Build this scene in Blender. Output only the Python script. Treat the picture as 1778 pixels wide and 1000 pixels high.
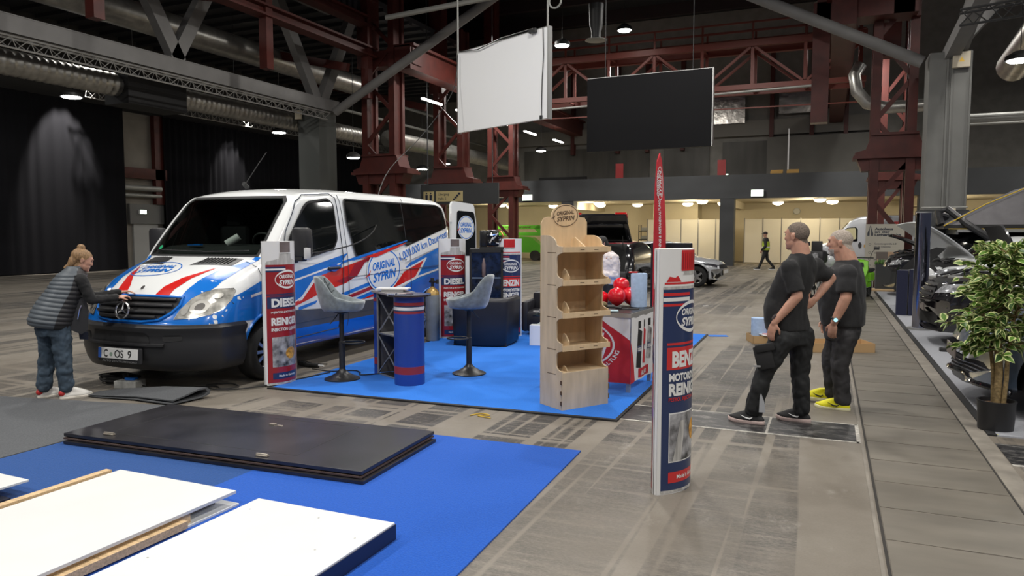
import bpy, bmesh, math, random
from math import sin, cos, pi, radians as R, atan2, hypot, sqrt
from mathutils import Vector as V, Matrix as MX
from mathutils.bvhtree import BVHTree
from mathutils.geometry import tessellate_polygon

for o in list(bpy.data.objects): bpy.data.objects.remove(o)
SC = bpy.context.scene
COL = SC.collection

# ------------------------------------------------------------------ camera
cam = bpy.data.cameras.new('camera')
cam.sensor_width = 36; cam.lens = 26.0; cam.clip_end = 300
cam_o = bpy.data.objects.new('camera', cam); COL.objects.link(cam_o)
cam_o.location = (0, 0, 1.7)
cam_o.rotation_euler = (R(90 - 4.231), 0, R(23.037))
SC.camera = cam_o
# ------------------------------------------------------------------ world, exposure
w = bpy.data.worlds.new('hall_air'); SC.world = w; w.use_nodes = True
w.node_tree.nodes['Background'].inputs[0].default_value = (.75, .8, 1, 1)
w.node_tree.nodes['Background'].inputs[1].default_value = 0.06
SC.view_settings.view_transform = 'Standard'; SC.view_settings.look = 'None'
SC.view_settings.gamma = 1; SC.view_settings.use_curve_mapping = False
SC.view_settings.exposure = 0.70

def light(name, kind, loc, energy, col=(1, 1, 1), size=.5, rot=(0, 0, 0), **k):
    l = bpy.data.lights.new(name, kind); l.energy = energy; l.color = col
    if kind == 'AREA':
        l.size = size
        if 'sy' in k: l.shape = 'RECTANGLE'; l.size_y = k['sy']
        if 'spread' in k: l.spread = R(k['spread'])
    else: l.shadow_soft_size = size
    if kind == 'SPOT': l.spot_size = R(k.get('cone', 60)); l.spot_blend = k.get('blend', .6)
    o = bpy.data.objects.new(name, l); COL.objects.link(o); o.location = loc; o.rotation_euler = rot
    return o

# hall high-bay lamps, plus unseen fill added behind camera and near back wall
HB = [(-3.5, 2.5), (-3.5, 9.5), (4.5, 3), (4.5, 11), (-11, 2.5), (-11, 10), (-3.5, 17), (4, 19), (-11, 18), (-3.5, 26), (-12, 27), (-22, 8), (-22, 18), (-8, 35), (-16, 35), (1, 35), (9, 22), (10, 33), (-3.5, -3), (4.5, -4), (-11, -4), (11, 6), (11, -2)]
for x, y in HB:
    light('high_bay_and_fill_light', 'AREA', (x, y, 9.6), 340 if y > 30 else 225 if x > -15 else 70, (1, .965, .91), .5, spread=180)
# warm bowl lamps below the gallery
for x in (-19, -13, -7, -1, 5, 10):
    for y in (42.0,):
        light('gallery_light', 'POINT', (x, y, 2.9), 75, (1, .86, .6), .15)
# ------------------------------------------------------------------ helpers
def newmat(name):
    m = bpy.data.materials.new(name); m.use_nodes = True
    return m, m.node_tree, m.node_tree.nodes['Principled BSDF']
_mc = {}
def M(name, col, rough=.5, metal=0, var=0, scale=8, bump=0, coat=0, spec=None, sheen=0, stretch=None, alpha=None):
    if name in _mc: return _mc[name]
    m, nt, p = newmat(name); _mc[name] = m
    c = (*col, 1)
    p.inputs['Base Color'].default_value = c; p.inputs['Roughness'].default_value = rough
    p.inputs['Metallic'].default_value = metal
    if coat: p.inputs['Coat Weight'].default_value = coat; p.inputs['Coat Roughness'].default_value = .05
    if spec is not None: p.inputs['Specular IOR Level'].default_value = spec
    if sheen: p.inputs['Sheen Weight'].default_value = sheen
    if var or bump:
        tc = nt.nodes.new('ShaderNodeTexCoord'); n = nt.nodes.new('ShaderNodeTexNoise')
        n.inputs['Scale'].default_value = scale; n.inputs['Detail'].default_value = 4
        if stretch:
            mp = nt.nodes.new('ShaderNodeMapping'); mp.inputs['Scale'].default_value = stretch
            nt.links.new(tc.outputs['Object'], mp.inputs[0]); nt.links.new(mp.outputs[0], n.inputs[0])
        else: nt.links.new(tc.outputs['Object'], n.inputs[0])
        if var:
            mx = nt.nodes.new('ShaderNodeMixRGB'); mx.inputs[1].default_value = tuple(a * (1 - var) for a in col) + (1,)
            mx.inputs[2].default_value = tuple(min(1, a * (1 + var)) for a in col) + (1,)
            cr = nt.nodes.new('ShaderNodeMapRange'); cr.inputs[1].default_value = .3; cr.inputs[2].default_value = .7
            nt.links.new(n.outputs[0], cr.inputs[0]); nt.links.new(cr.outputs[0], mx.inputs[0])
            nt.links.new(mx.outputs[0], p.inputs['Base Color'])
        if bump:
            b = nt.nodes.new('ShaderNodeBump'); b.inputs['Strength'].default_value = bump; b.inputs['Distance'].default_value = .02
            nt.links.new(n.outputs[0], b.inputs['Height']); nt.links.new(b.outputs[0], p.inputs['Normal'])
    return m
def EM(name, col, s):
    if name in _mc: return _mc[name]
    m, nt, p = newmat(name); _mc[name] = m
    p.inputs['Base Color'].default_value = (*col, 1)
    p.inputs['Emission Color'].default_value = (*col, 1); p.inputs['Emission Strength'].default_value = s
    return m

def thing(name, label, cat, loc=(0, 0, 0), rz=0, group=None, rot=None):
    o = bpy.data.objects.new(name, None); COL.objects.link(o)
    o.location = loc; o.rotation_euler = rot or (0, 0, rz); o.empty_display_size = .1
    return tag(o, label, cat, group)
def tag(o, label=None, cat=None, group=None, kind=None):
    if label: o['label'] = label
    if cat: o['category'] = cat
    if group: o['group'] = group
    if kind: o['kind'] = kind
    return o
def struct(o): o['kind'] = 'structure'; return o
def copy_tree(o, parent=None):
    c = o.copy(); COL.objects.link(c)
    if parent: c.parent = parent
    for ch in o.children: copy_tree(ch, c)
    return c

def basis(d):
    d = V(d).normalized(); a = V((0, 0, 1)) if abs(d.z) < .95 else V((1, 0, 0))
    x = a.cross(d).normalized(); return x, d.cross(x), d

class MB:
    def __init__(s): s.bm = bmesh.new()
    def ring(s, pts): return [s.bm.verts.new(p) for p in pts]
    def face(s, vs, mi=0):
        try: f = s.bm.faces.new(vs); f.material_index = mi; return f
        except ValueError: return None
    def box(s, c, d, rz=0, mi=0, rot=None, bev=0):
        m = MX.Translation(V(c)) @ (rot.to_4x4() if rot else MX.Rotation(rz, 4, 'Z'))
        if bev:
            t = bmesh.new(); bmesh.ops.create_cube(t, size=1, matrix=MX.Diagonal((*d, 1)))
            bmesh.ops.bevel(t, geom=list(t.edges), offset=min(bev, min(d) * .45), segments=2, affect='EDGES', profile=.5)
            s.add(t, m, mi); return s
        vs = s.ring([m @ V((x * d[0] / 2, y * d[1] / 2, z * d[2] / 2)) for x in (-1, 1) for y in (-1, 1) for z in (-1, 1)])
        for f in ((0, 1, 3, 2), (4, 6, 7, 5), (0, 4, 5, 1), (2, 3, 7, 6), (0, 2, 6, 4), (1, 5, 7, 3)): s.face([vs[i] for i in f], mi)
        return s
    def bb(s, lo, hi, mi=0, bev=0):
        return s.box([(a + b) / 2 for a, b in zip(lo, hi)], [abs(b - a) for a, b in zip(lo, hi)], mi=mi, bev=bev)
    def add(s, t, m=None, mi=0):
        vm = {}
        for v in t.verts: vm[v] = s.bm.verts.new(m @ v.co if m else v.co)
        for f in t.faces: s.face([vm[v] for v in f.verts], mi if mi is not None else f.material_index)
        t.free(); return s
    def bar(s, a, b, wd, ht=None, mi=0, up=None):
        """rectangular bar from a to b"""
        a, b = V(a), V(b); ht = ht or wd; x, y, d = basis(b - a)
        if up: y = V(up).normalized(); x = y.cross(d).normalized(); y = d.cross(x)
        q = [(-1, -1), (1, -1), (1, 1), (-1, 1)]
        r = [s.ring([p + x * i * wd / 2 + y * j * ht / 2 for i, j in q]) for p in (a, b)]
        for i in range(4): s.face([r[0][i], r[0][(i + 1) % 4], r[1][(i + 1) % 4], r[1][i]], mi)
        s.face(r[0][::-1], mi); s.face(r[1], mi); return s
    def loft(s, rings, mi=0, cap=(1, 1), closed=False, loop=True):
        rs = [s.ring(r) for r in rings]; n = len(rs[0])
        pr = list(zip(rs, rs[1:])) + ([(rs[-1], rs[0])] if closed else [])
        for A, B in pr:
            for i in range(n if loop else n - 1): s.face([A[i], A[(i + 1) % n], B[(i + 1) % n], B[i]], mi)
        if not closed:
            if cap[0]: s.face(rs[0][::-1], mi)
            if cap[1]: s.face(rs[-1], mi)
        return rs
    def cyl(s, a, b, r0, r1=None, n=16, mi=0, cap=(1, 1)):
        r1 = r0 if r1 is None else r1; a, b = V(a), V(b); x, y, d = basis(b - a)
        s.loft([[p + (x * cos(2 * pi * i / n) + y * sin(2 * pi * i / n)) * r for i in range(n)] for p, r in ((a, r0), (b, r1))], mi, cap); return s
    def lathe(s, prof, c=(0, 0, 0), n=24, mi=0, ax=None, cap=(1, 1)):
        c = V(c); x, y, d = basis(ax) if ax else (V((1, 0, 0)), V((0, 1, 0)), V((0, 0, 1)))
        s.loft([[c + d * z + (x * cos(2 * pi * i / n) + y * sin(2 * pi * i / n)) * r for i in range(n)] for r, z in prof], mi, cap); return s
    def tube(s, pts, r, n=8, mi=0, closed=False):
        if len(pts) < 2: return s
        pts = [V(p) for p in pts]; rings = []; N = len(pts); px = None
        for i, p in enumerate(pts):
            d = (pts[(i + 1) % N] - pts[i - 1]) if closed else (pts[min(i + 1, N - 1)] - pts[max(i - 1, 0)])
            x, y, d = basis(d)
            if px is not None: x = (px - d * px.dot(d)).normalized(); y = d.cross(x)
            px = x; rr = r[i] if isinstance(r, (list, tuple)) else r
            rings.append([p + (x * cos(2 * pi * k / n) + y * sin(2 * pi * k / n)) * rr for k in range(n)])
        s.loft(rings, mi, closed=closed); return s
    def prism(s, poly, f, d, mi=0):
        """poly: 2D points (any simple polygon); f maps (u,v)->3D; d thickness vector"""
        d = V(d); A = s.ring([f(u, v) for u, v in poly]); B = s.ring([V(f(u, v)) + d for u, v in poly]); n = len(poly)
        for t in tessellate_polygon([[V((u, v, 0)) for u, v in poly]]):
            s.face([A[i] for i in t], mi); s.face([B[i] for i in t[::-1]], mi)
        for i in range(n): s.face([A[i], A[(i + 1) % n], B[(i + 1) % n], B[i]], mi)
        return s
    def sphere(s, c, r, mi=0, u=16, v=10, rot=None):
        t = bmesh.new(); bmesh.ops.create_uvsphere(t, u_segments=u, v_segments=v, radius=1)
        r = (r, r, r) if isinstance(r, (int, float)) else r
        m = MX.Translation(V(c)) @ (rot.to_4x4() if rot else MX()) @ MX.Diagonal((*r, 1)); return s.add(t, m, mi)
    def build(s, name, mats, parent=None, smooth=False, loc=None, angle=None, fix=True):
        if fix: bmesh.ops.recalc_face_normals(s.bm, faces=s.bm.faces)
        me = bpy.data.meshes.new(name); s.bm.to_mesh(me); s.bm.free()
        for m in (mats if isinstance(mats, (list, tuple)) else [mats]): me.materials.append(m)
        if smooth:
            if angle is None: angle = 40
            me.shade_smooth() if angle >= 180 else smooth_angle(me, angle)
        o = bpy.data.objects.new(name, me); COL.objects.link(o)
        if parent: o.parent = parent
        if loc: o.location = loc
        return o
def smooth_angle(me, deg):
    me.shade_smooth()
    bm = bmesh.new(); bm.from_mesh(me); a = R(deg)
    for e in bm.edges:
        if len(e.link_faces) == 2 and e.calc_face_angle(0) > a: e.smooth = False
    bm.to_mesh(me); bm.free()

def baked(o, mods):
    """apply modifiers through the depsgraph, return a new mesh"""
    for t, k in mods:
        m = o.modifiers.new(t, t)
        for a, b in k.items(): setattr(m, a, b)
    dg = bpy.context.evaluated_depsgraph_get(); dg.update()
    me = bpy.data.meshes.new_from_object(o.evaluated_get(dg), depsgraph=dg)
    o.modifiers.clear(); return me
def bake_into(o, mods):
    me = baked(o, mods); old = o.data; o.data = me; bpy.data.meshes.remove(old); return o

# 2-D shapes: lists of triangles-capable bmeshes in the (u,v) plane -------------------------------------------------
def ellipse(cx, cy, a, b, n=40, rot=0):
    return [(cx + a * cos(t) * cos(rot) - b * sin(t) * sin(rot), cy + a * cos(t) * sin(rot) + b * sin(t) * cos(rot)) for t in [2 * pi * i / n for i in range(n)]]
def poly2(pts, bm=None):
    bm = bm or bmesh.new(); vs = [bm.verts.new((u, v, 0)) for u, v in pts]
    for t in tessellate_polygon([[V((u, v, 0)) for u, v in pts]]):
        try: bm.faces.new([vs[i] for i in t])
        except ValueError: pass
    return bm
def ring2(cx, cy, a, b, t, n=48, rot=0):
    bm = bmesh.new(); A = [bm.verts.new((x, y, 0)) for x, y in ellipse(cx, cy, a, b, n, rot)]; B = [bm.verts.new((x, y, 0)) for x, y in ellipse(cx, cy, a - t, b - t, n, rot)]
    for i in range(n): bm.faces.new([A[i], A[(i + 1) % n], B[(i + 1) % n], B[i]])
    return bm
_tc = {}
def text2(s, x, y, h, w=None, shear=0, bold=.02, rot=0, align='C', sp=1.0):
    """text as a flat bmesh, cap height h, optionally squeezed to width w, anchored at x,y (baseline)"""
    k = (s, round(shear, 2), bold, sp)
    if k not in _tc:
        cu = bpy.data.curves.new('t', 'FONT'); cu.body = s; cu.size = 1; cu.shear = shear; cu.offset = bold; cu.fill_mode = 'FRONT'; cu.resolution_u = 3; cu.space_character = sp
        o = bpy.data.objects.new('t', cu); COL.objects.link(o)
        dg = bpy.context.evaluated_depsgraph_get(); dg.update()
        me = bpy.data.meshes.new_from_object(o.evaluated_get(dg)); bpy.data.objects.remove(o); bpy.data.curves.remove(cu)
        _tc[k] = ([tuple(v.co) for v in me.vertices], [tuple(p.vertices) for p in me.polygons]); bpy.data.meshes.remove(me)
    vs, fs = _tc[k]; bm = bmesh.new()
    if not vs: return bm
    x0 = min(v[0] for v in vs); x1 = max(v[0] for v in vs); sy = h / .73; sx = sy if w is None else w / (x1 - x0)
    off = {'C': (x0 + x1) / 2, 'L': x0, 'R': x1}[align]
    q = [bm.verts.new(((a - off) * sx, b * sy, 0)) for a, b, c in vs]
    for f in fs:
        try: bm.faces.new([q[i] for i in f])
        except ValueError: pass
    bmesh.ops.transform(bm, matrix=MX.Translation((x, y, 0)) @ MX.Rotation(rot, 4, 'Z'), verts=bm.verts); return bm
def gridcut(bm, du, dv):
    for ax, st in ((0, du), (1, dv)):
        if not st or not bm.verts: continue
        lo = min(v.co[ax] for v in bm.verts); hi = max(v.co[ax] for v in bm.verts); k = math.ceil(lo / st + 1e-6)
        while k * st < hi:
            no = V((0, 0, 0)); no[ax] = 1; co = V((0, 0, 0)); co[ax] = k * st
            bmesh.ops.bisect_plane(bm, geom=bm.verts[:] + bm.edges[:] + bm.faces[:], plane_co=co, plane_no=no, dist=1e-5); k += 1
    return bm
def wrap(mb, bm, f, mi=0, cut=(.05, .05)):
    """cut the flat shape into a grid and lay it on a surface: f(u,v)->3D or None"""
    gridcut(bm, *cut); vm = {}
    for v in bm.verts:
        p = f(v.co.x, v.co.y); vm[v] = mb.bm.verts.new(p) if p is not None else None
    for fc in bm.faces:
        vs = [vm[v] for v in fc.verts]
        if all(vs): mb.face(vs, mi)
    bm.free(); return mb
def caster(bvh, ax, start, sgn):
    """ray-cast mapper. ax 0: u,v = y,z (side); ax 1: u,v = x,z (front/back); ax 2: u,v = x,y (from above)"""
    def mk(off):
        def f(u, v):
            o = {0: V((start, u, v)), 1: V((u, start, v)), 2: V((u, v, start))}[ax]; d = V((0, 0, 0)); d[ax] = sgn
            h = bvh.ray_cast(o, d)
            if h[0] is None: return None
            n = h[1] if h[1].dot(d) < 0 else -h[1]
            return h[0] + n * off
        return f
    return mk
def logo(mb, f, cx, cy, a, b, mis, rot=0, cut=(.05, .05), star=None, flip=1, txt=(1, 1), lay=.0012):
    """round two-line logo: filled disc, ring and lettering. mis = (disc, ring, letters); f(off) gives a mapper; None skips"""
    F = lambda o: (lambda u, v: f(o)(u * flip, v)) if flip != 1 else f(o)
    if mis[0] is not None: wrap(mb, poly2(ellipse(cx, cy, a * 1.06, b * 1.06, 40, rot)), F(lay), mis[0], cut)
    if mis[1] is not None: wrap(mb, ring2(cx, cy, a, b, min(a, b) * .07, 48, rot), F(lay * 2), mis[1], cut)
    c, s_ = cos(rot), sin(rot)
    for s, dy, wd, hh in (('ORIGINAL', .1, 1.42, .36), ('SYPRIN', -.45, 1.5, .42)):
        wrap(mb, text2(s, cx - s_ * dy * b, cy + c * dy * b, hh * b, wd * a * .98, .3, .035, rot), F(lay * 2), mis[2], cut)
    if star: wrap(mb, poly2([(cx - a * 1.18, cy - b * .3), (cx - a * .95, cy - b * .12), (cx - a * .82, cy + b * .05), (cx - a * .9, cy - b * .2)]), F(lay * 3), star, cut)
# ================================================================== the hall
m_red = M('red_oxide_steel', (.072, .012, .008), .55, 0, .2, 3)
m_redlit = M('red_oxide_steel_lit', (.17, .035, .022), .5)  # same red steel, brightened in colour as if lit
m_grey = M('grey_painted_steel', (.19, .185, .18), .6, 0, .08, 2)
m_greycol = M('grey_column_paint', (.165, .165, .155), .65, 0, .08, 2)
m_dkgrey = M('dark_grey_paint', (.050, .053, .056), .7, 0, .1, 1)
m_galv = M('galvanised_sheet', (.42, .41, .38), .35, .8, .2, 4)
m_blacksteel = M('black_steel', (.02, .02, .02), .5)
m_black = M('matt_black', (.012, .012, .013), .7)
m_white = M('white_paint', (.8, .8, .8), .5)
m_pipe = M('pipe_grey', (.3, .3, .28), .45, .3)

# floor: trowelled screed with rubbed dark carpet-glue marks
def floor_mat():
    m, nt, p = newmat('worn_concrete_floor'); N = nt.nodes; L = nt.links
    tc = N.new('ShaderNodeTexCoord')
    def noise(sc, st, det=4, rough=.55):
        mp = N.new('ShaderNodeMapping'); mp.inputs['Scale'].default_value = st; L.new(tc.outputs['Object'], mp.inputs[0])
        n = N.new('ShaderNodeTexNoise'); n.inputs['Scale'].default_value = sc; n.inputs['Detail'].default_value = det; n.inputs['Roughness'].default_value = rough
        L.new(mp.outputs[0], n.inputs[0]); return n.outputs[0]
    def rng(x, a, b, c=0, d=1):
        r = N.new('ShaderNodeMapRange'); r.inputs[1].default_value = a; r.inputs[2].default_value = b; r.inputs[3].default_value = c; r.inputs[4].default_value = d
        L.new(x, r.inputs[0]); return r.outputs[0]
    def mth(op, a, b):
        r = N.new('ShaderNodeMath'); r.operation = op
        for i, q in enumerate((a, b)):
            if isinstance(q, (int, float)): r.inputs[i].default_value = q
            else: L.new(q, r.inputs[i])
        return r.outputs[0]
    def mix(f, a, b):
        r = N.new('ShaderNodeMixRGB'); L.new(f, r.inputs[0])
        for i, q in ((1, a), (2, b)):
            if isinstance(q, tuple): r.inputs[i].default_value = (*q, 1)
            else: L.new(q, r.inputs[i])
        return r.outputs[0]
    base = mix(rng(noise(1.1, (1, 1, 1), 6), .3, .7), (.165, .143, .116), (.245, .220, .185))
    strips = rng(noise(1, (1.9, .045, 1), 3, .65), .485, .50)          # long bands along the hall
    strips2 = rng(noise(1, (7, .10, 1), 2, .6), .40, .42)
    gaps = rng(noise(1, (.10, 3.2, 1), 3, .7), .36, .40)               # clean bands across
    cross = rng(noise(1, (1.2, 16, 1), 6, .8), .40, .60)               # rubbed across
    grain = rng(noise(1, (22, 60, 1), 5, .85), .44, .56)
    fine = rng(noise(70, (1, 1, 1), 3, .7), .4, .65)
    patch = rng(noise(.55, (1, 1, 1), 4, .6), .40, .56)
    body = mth('ADD', mth('MULTIPLY', rng(noise(1, (1.2, 16, 1), 6, .8), .38, .52), .6), mth('MULTIPLY', rng(noise(1, (30, 70, 1), 4, .85), .46, .52), .5))
    dark = mth('MULTIPLY', mth('MULTIPLY', mth('MULTIPLY', strips, strips2), gaps), mth('MULTIPLY', body, mth('ADD', mth('MULTIPLY', patch, .75), .45)))
    cells = N.new('ShaderNodeTexVoronoi'); cells.distance = 'CHEBYCHEV'; cells.inputs['Scale'].default_value = .42; mp = N.new('ShaderNodeMapping'); mp.inputs['Scale'].default_value = (1, .55, 1); L.new(tc.outputs['Object'], mp.inputs[0]); L.new(mp.outputs[0], cells.inputs['Vector'])
    cs = N.new('ShaderNodeSeparateColor'); L.new(cells.outputs['Color'], cs.inputs[0])
    dark = mth('MULTIPLY', dark, rng(cs.outputs[0], .10, .60, .18, 1.15))
    col = mix(mth('MINIMUM', dark, .96), base, (.040, .039, .039))
    col = mix(mth('MULTIPLY', fine, .16), col, (.09, .08, .07))
    col = mix(mth('MULTIPLY', rng(noise(3, (1, .5, 1), 5, .75), .60, .72), .35), col, (.40, .38, .34))
    L.new(col, p.inputs['Base Color'])
    L.new(rng(noise(2, (1, 1, 1), 4), .3, .7, .38, .62), p.inputs['Roughness']); p.inputs['Specular IOR Level'].default_value = .35
    b = N.new('ShaderNodeBump'); b.inputs['Strength'].default_value = .12; b.inputs['Distance'].default_value = .01
    L.new(grain, b.inputs['Height']); L.new(b.outputs[0], p.inputs['Normal'])
    return m
struct(MB().bb((-31, -6, -.2), (22, 48, 0)).build('floor', floor_mat()))
# channel covers: a run of wide plates along the hall, joints every half metre
m_plate = M('channel_plate_concrete', (.150, .134, .110), .5, 0, .22, 1.6, .05, stretch=(.8, 2.2, 1))
m_platelt = M('channel_kerb_concrete', (.235, .212, .18), .55, 0, .25, 5)
m_joint = M('joint_dirt', (.03, .027, .024), .9)
m_hatch = M('black_worn_hatch', (.035, .035, .037), .5, 0, .9, 30, .1, stretch=(.4, 3, 1))
def worn(name, dark, lite, sc, st, lo, hi):
    m, nt, p = newmat(name); N = nt.nodes; L = nt.links; tc = N.new('ShaderNodeTexCoord'); mp = N.new('ShaderNodeMapping'); mp.inputs['Scale'].default_value = st; n = N.new('ShaderNodeTexNoise'); n.inputs['Scale'].default_value = sc; n.inputs['Detail'].default_value = 8; n.inputs['Roughness'].default_value = .8
    r = N.new('ShaderNodeMapRange'); r.inputs[1].default_value = lo; r.inputs[2].default_value = hi; mx = N.new('ShaderNodeMixRGB'); mx.inputs[1].default_value = (*dark, 1); mx.inputs[2].default_value = (*lite, 1)
    for a, b in ((tc.outputs['Object'], mp.inputs[0]), (mp.outputs[0], n.inputs[0]), (n.outputs[0], r.inputs[0]), (r.outputs[0], mx.inputs[0]), (mx.outputs[0], p.inputs['Base Color'])): L.new(a, b)
    p.inputs['Roughness'].default_value = .45; return m
m_hatch = worn('black_worn_hatch_plate', (.014, .014, .016), (.30, .29, .27), 3.2, (1.4, 3.5, 1), .50, .72)
m_chalk = M('chalky_edge', (.42, .4, .36), .8, 0, .3, 30)
mb = MB(); y = -3.0
rnd = random.Random(3)
while y < 47:
    mb.bb((.35, y + .008, 0), (1.14, y + .525, .003)); y += .535
struct(mb.build('floor_plate', m_plate))
struct(MB().bb((.330, -3, 0), (.345, 47, .004)).bb((1.143, -3, 0), (1.152, 47, .004)).build('floor_joint_line', m_joint))
struct(MB().bb((1.156, -3, 0), (1.29, 47, .0035)).bb((.298, -3, 0), (.318, 47, .002)).build('floor_edge_strip', m_platelt))
mb = MB()
for x0, x1, y0, y1 in ((-1.14, .27, 6.55, 7.13), (-1.72, -1.16, 6.56, 7.12), (1.3, 1.95, 6.35, 6.95)): mb.bb((x0, y0, 0), (x1, y1, .003))
struct(mb.build('floor_hatch_panel', m_hatch))
mb = MB()
for x0, x1, y0, y1 in ((-1.74, .29, 6.52, 6.55), (-1.74, .29, 7.13, 7.15), (.27, .30, 6.52, 7.15), (-.44, -.42, 6.55, 7.13), (-1.16, -1.14, 6.55, 7.13), (1.3, 1.95, 6.31, 6.35)): mb.bb((x0, y0, 0), (x1, y1, .004))
struct(mb.build('floor_hatch_edge_strip', m_chalk))

# walls
m_block = M('grey_blockwork', (.24, .232, .21), .8, 0, .12, 2)
m_cream = M('cream_wall_paint', (.62, .55, .40), .75, 0, .04, 1)
struct(MB().bb((-31, 47, 4.6), (22, 47.3, 15)).build('wall_back', m_block))
struct(MB().bb((-31, 47, 0), (22, 47.3, 4.6)).build('wall_back_lower', m_cream))
struct(MB().bb((-31.3, -6, 0), (-31, 47.3, 15)).build('wall_left', M('dark_left_wall', (.05, .048, .045), .8)))  # one even dark tone over the whole wall
struct(MB().bb((-31.3, -6, 15), (22, 47.3, 15.2)).build('ceiling', M('dark_roof_deck', (.012, .012, .014), .8)))
# ribs of the dark roof deck
mb = MB()
for i in range(13): mb.bb((-31, -4 + 4 * i, 14.3), (22, -3.75 + 4 * i, 15))
struct(mb.build('roof_purlin_beam', M('dark_purlin', (.03, .02, .02), .7)))
# gallery
struct(MB().bb((-25, 40, 3.5), (22, 40.35, 4.72)).build('wall_gallery_parapet', m_dkgrey))
struct(MB().bb((-25, 40.35, 3.5), (22, 47, 3.72)).build('floor_gallery', m_cream))
def box_struct(name, lo, hi, m): return struct(MB().bb(lo, hi).build(name, m))
for x in (-13.6, -4.85, 4.3, 13.0): box_struct('gallery_pillar', (x - .36, 40.02, 0), (x + .36, 40.72, 3.5), m_dkgrey)
for x in (-13.6, -4.85, 4.3): box_struct('gallery_beam', (x - .2, 40.72, 3.1), (x + .2, 47, 3.5), m_cream)
box_struct('wall_gallery_upper_piece', (-3.4, 46.2, 4.7), (2.4, 46.95, 7.3), M('dim_concrete', (.16, .155, .14), .8, 0, .1, 1))
# band of openings on the upper wall
m_dkwin = M('dark_glazing', (.02, .022, .022), .25)
for i, (x0, x1) in enumerate(((-19, -10.5), (-9.6, -6.8), (-6, .5))):
    box_struct('window_%d' % (i + 1), (x0, 46.86, 4.9), (x1, 46.99, 7.2), M('dim_window_blind', (.075, .072, .062), .5, 0, .3, 1.2, stretch=(1.5, 1, .2)))
box_struct('trim_1', (-20, 46.6, 7.5), (2.5, 46.98, 8.4), M('concrete_lintel', (.2, .19, .17), .8))
box_struct('trim_2', (-17.9, 46.7, 4.75), (-14.6, 46.84, 5.4), m_black)
# grey columns and tie tubes
def groove_col(name, x0, x1):
    mb = MB().bb((x0, 24, 0), (x1, 25.1, 6.72)); mt_ = m_greycol if x0 > 0 else M('dark_green_grey_column', (.075, .08, .075), .6)  # left column gets a darker, greener grey than the right
    if x0 > 0: mb.bb((x0 + .42, 23.96, 2.2), (x0 + .47, 24, 6.7)).bb((x0 + .53, 23.96, 2.2), (x0 + .58, 24, 6.7)).bb((x1 - .02, 23.97, 2), (x1 + .03, 24.05, 6.7))
    return struct(mb.build(name, mt_))
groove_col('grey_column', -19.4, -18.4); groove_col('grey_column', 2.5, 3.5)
box_struct('grey_column_base_panel', (2.4, 23.9, 0), (3.6, 25.15, 2.35), m_dkgrey)
mb = MB().cyl((-17.9, 24.4, 6.45), (-10.6, 24.4, 10.25), .17, n=20); struct(mb.build('tie_tube_beam', m_grey, smooth=True))
mb = MB().cyl((2.35, 24.3, 6.55), (-3.2, 24.3, 9.4), .17, n=20); struct(mb.build('tie_tube_beam', m_grey, smooth=True))
# cream junction boxes on the columns
def jbox(loc, label, warn=False, d=(.3, .1, .34)):
    t = thing('junction_box', label, 'junction box', loc)
    MB().box((0, 0, 0), d, bev=.01).build('housing', M('cream_plastic', (.6, .53, .4), .5), t)
    if warn: MB().prism([(-.07, -.06), (.07, -.06), (0, .07)], lambda u, v: V((u, -d[1] / 2 - .001, v)), (0, -.003, 0)).build('warning_sign', M('sign_yellow', (.8, .5, .05), .5), t)
jbox((3.25, 23.88, 6.45), 'cream junction box with yellow warning triangle high on the right grey column', True, (.42, .14, .42))
jbox((-19.3, 23.9, 6.35), 'cream junction box at the top of the grey column behind the van')
jbox((3.0, 23.84, 2.33), 'small white socket box on the cable rail of the right grey column', False, (.16, .08, .12))
jbox((3.18, 23.84, 2.33), 'small cream socket box with cable beside the white one on the right grey column', False, (.16, .08, .12))
tag(MB().tube([(2.42, 23.86, 2.42), (3.55, 23.86, 2.42)], .02).build('cable_conduit', m_pipe), 'thin grey cable conduit running across the right grey column', 'conduit')

# grey roof truss above the left row of columns (runs along the hall)
mb = MB()
X = -18.4
def chord(mb, y0, y1, z0, z1):
    mb.bb((X - .25, y0, z0), (X + .25, y1, z0 + .03)).bb((X - .25, y0, z1 - .03), (X + .25, y1, z1)).bb((X + .18, y0, z0), (X + .24, y1, z1))
chord(mb, 3, 25, 6.5, 6.95); chord(mb, 3, 25, 10.4, 10.9)
for ya, yb in ((17.2, 15.0), (17.0, 19.1), (23.8, 21.5), (24.2, 26.2), (10.2, 12.4), (10, 7.8)):
    mb.bar((X, ya, 6.9), (X, yb, 10.5), .42, .3, up=(1, 0, 0))
struct(mb.build('roof_truss_beam', m_grey))
mb = MB().bar((3.0, 24.4, 6.6), (3.9, 12, 9.6), .35, .35).bar((3.0, 24.4, 6.7), (5.4, 24.2, 9.5), .4, .3).bb((2.8, 2, 9.3), (3.3, 24.6, 9.9)).bar((3.2, 24, 6.8), (3.6, 19, 9.5), .4, .3)
struct(mb.build('roof_truss_beam', m_grey))

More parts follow.
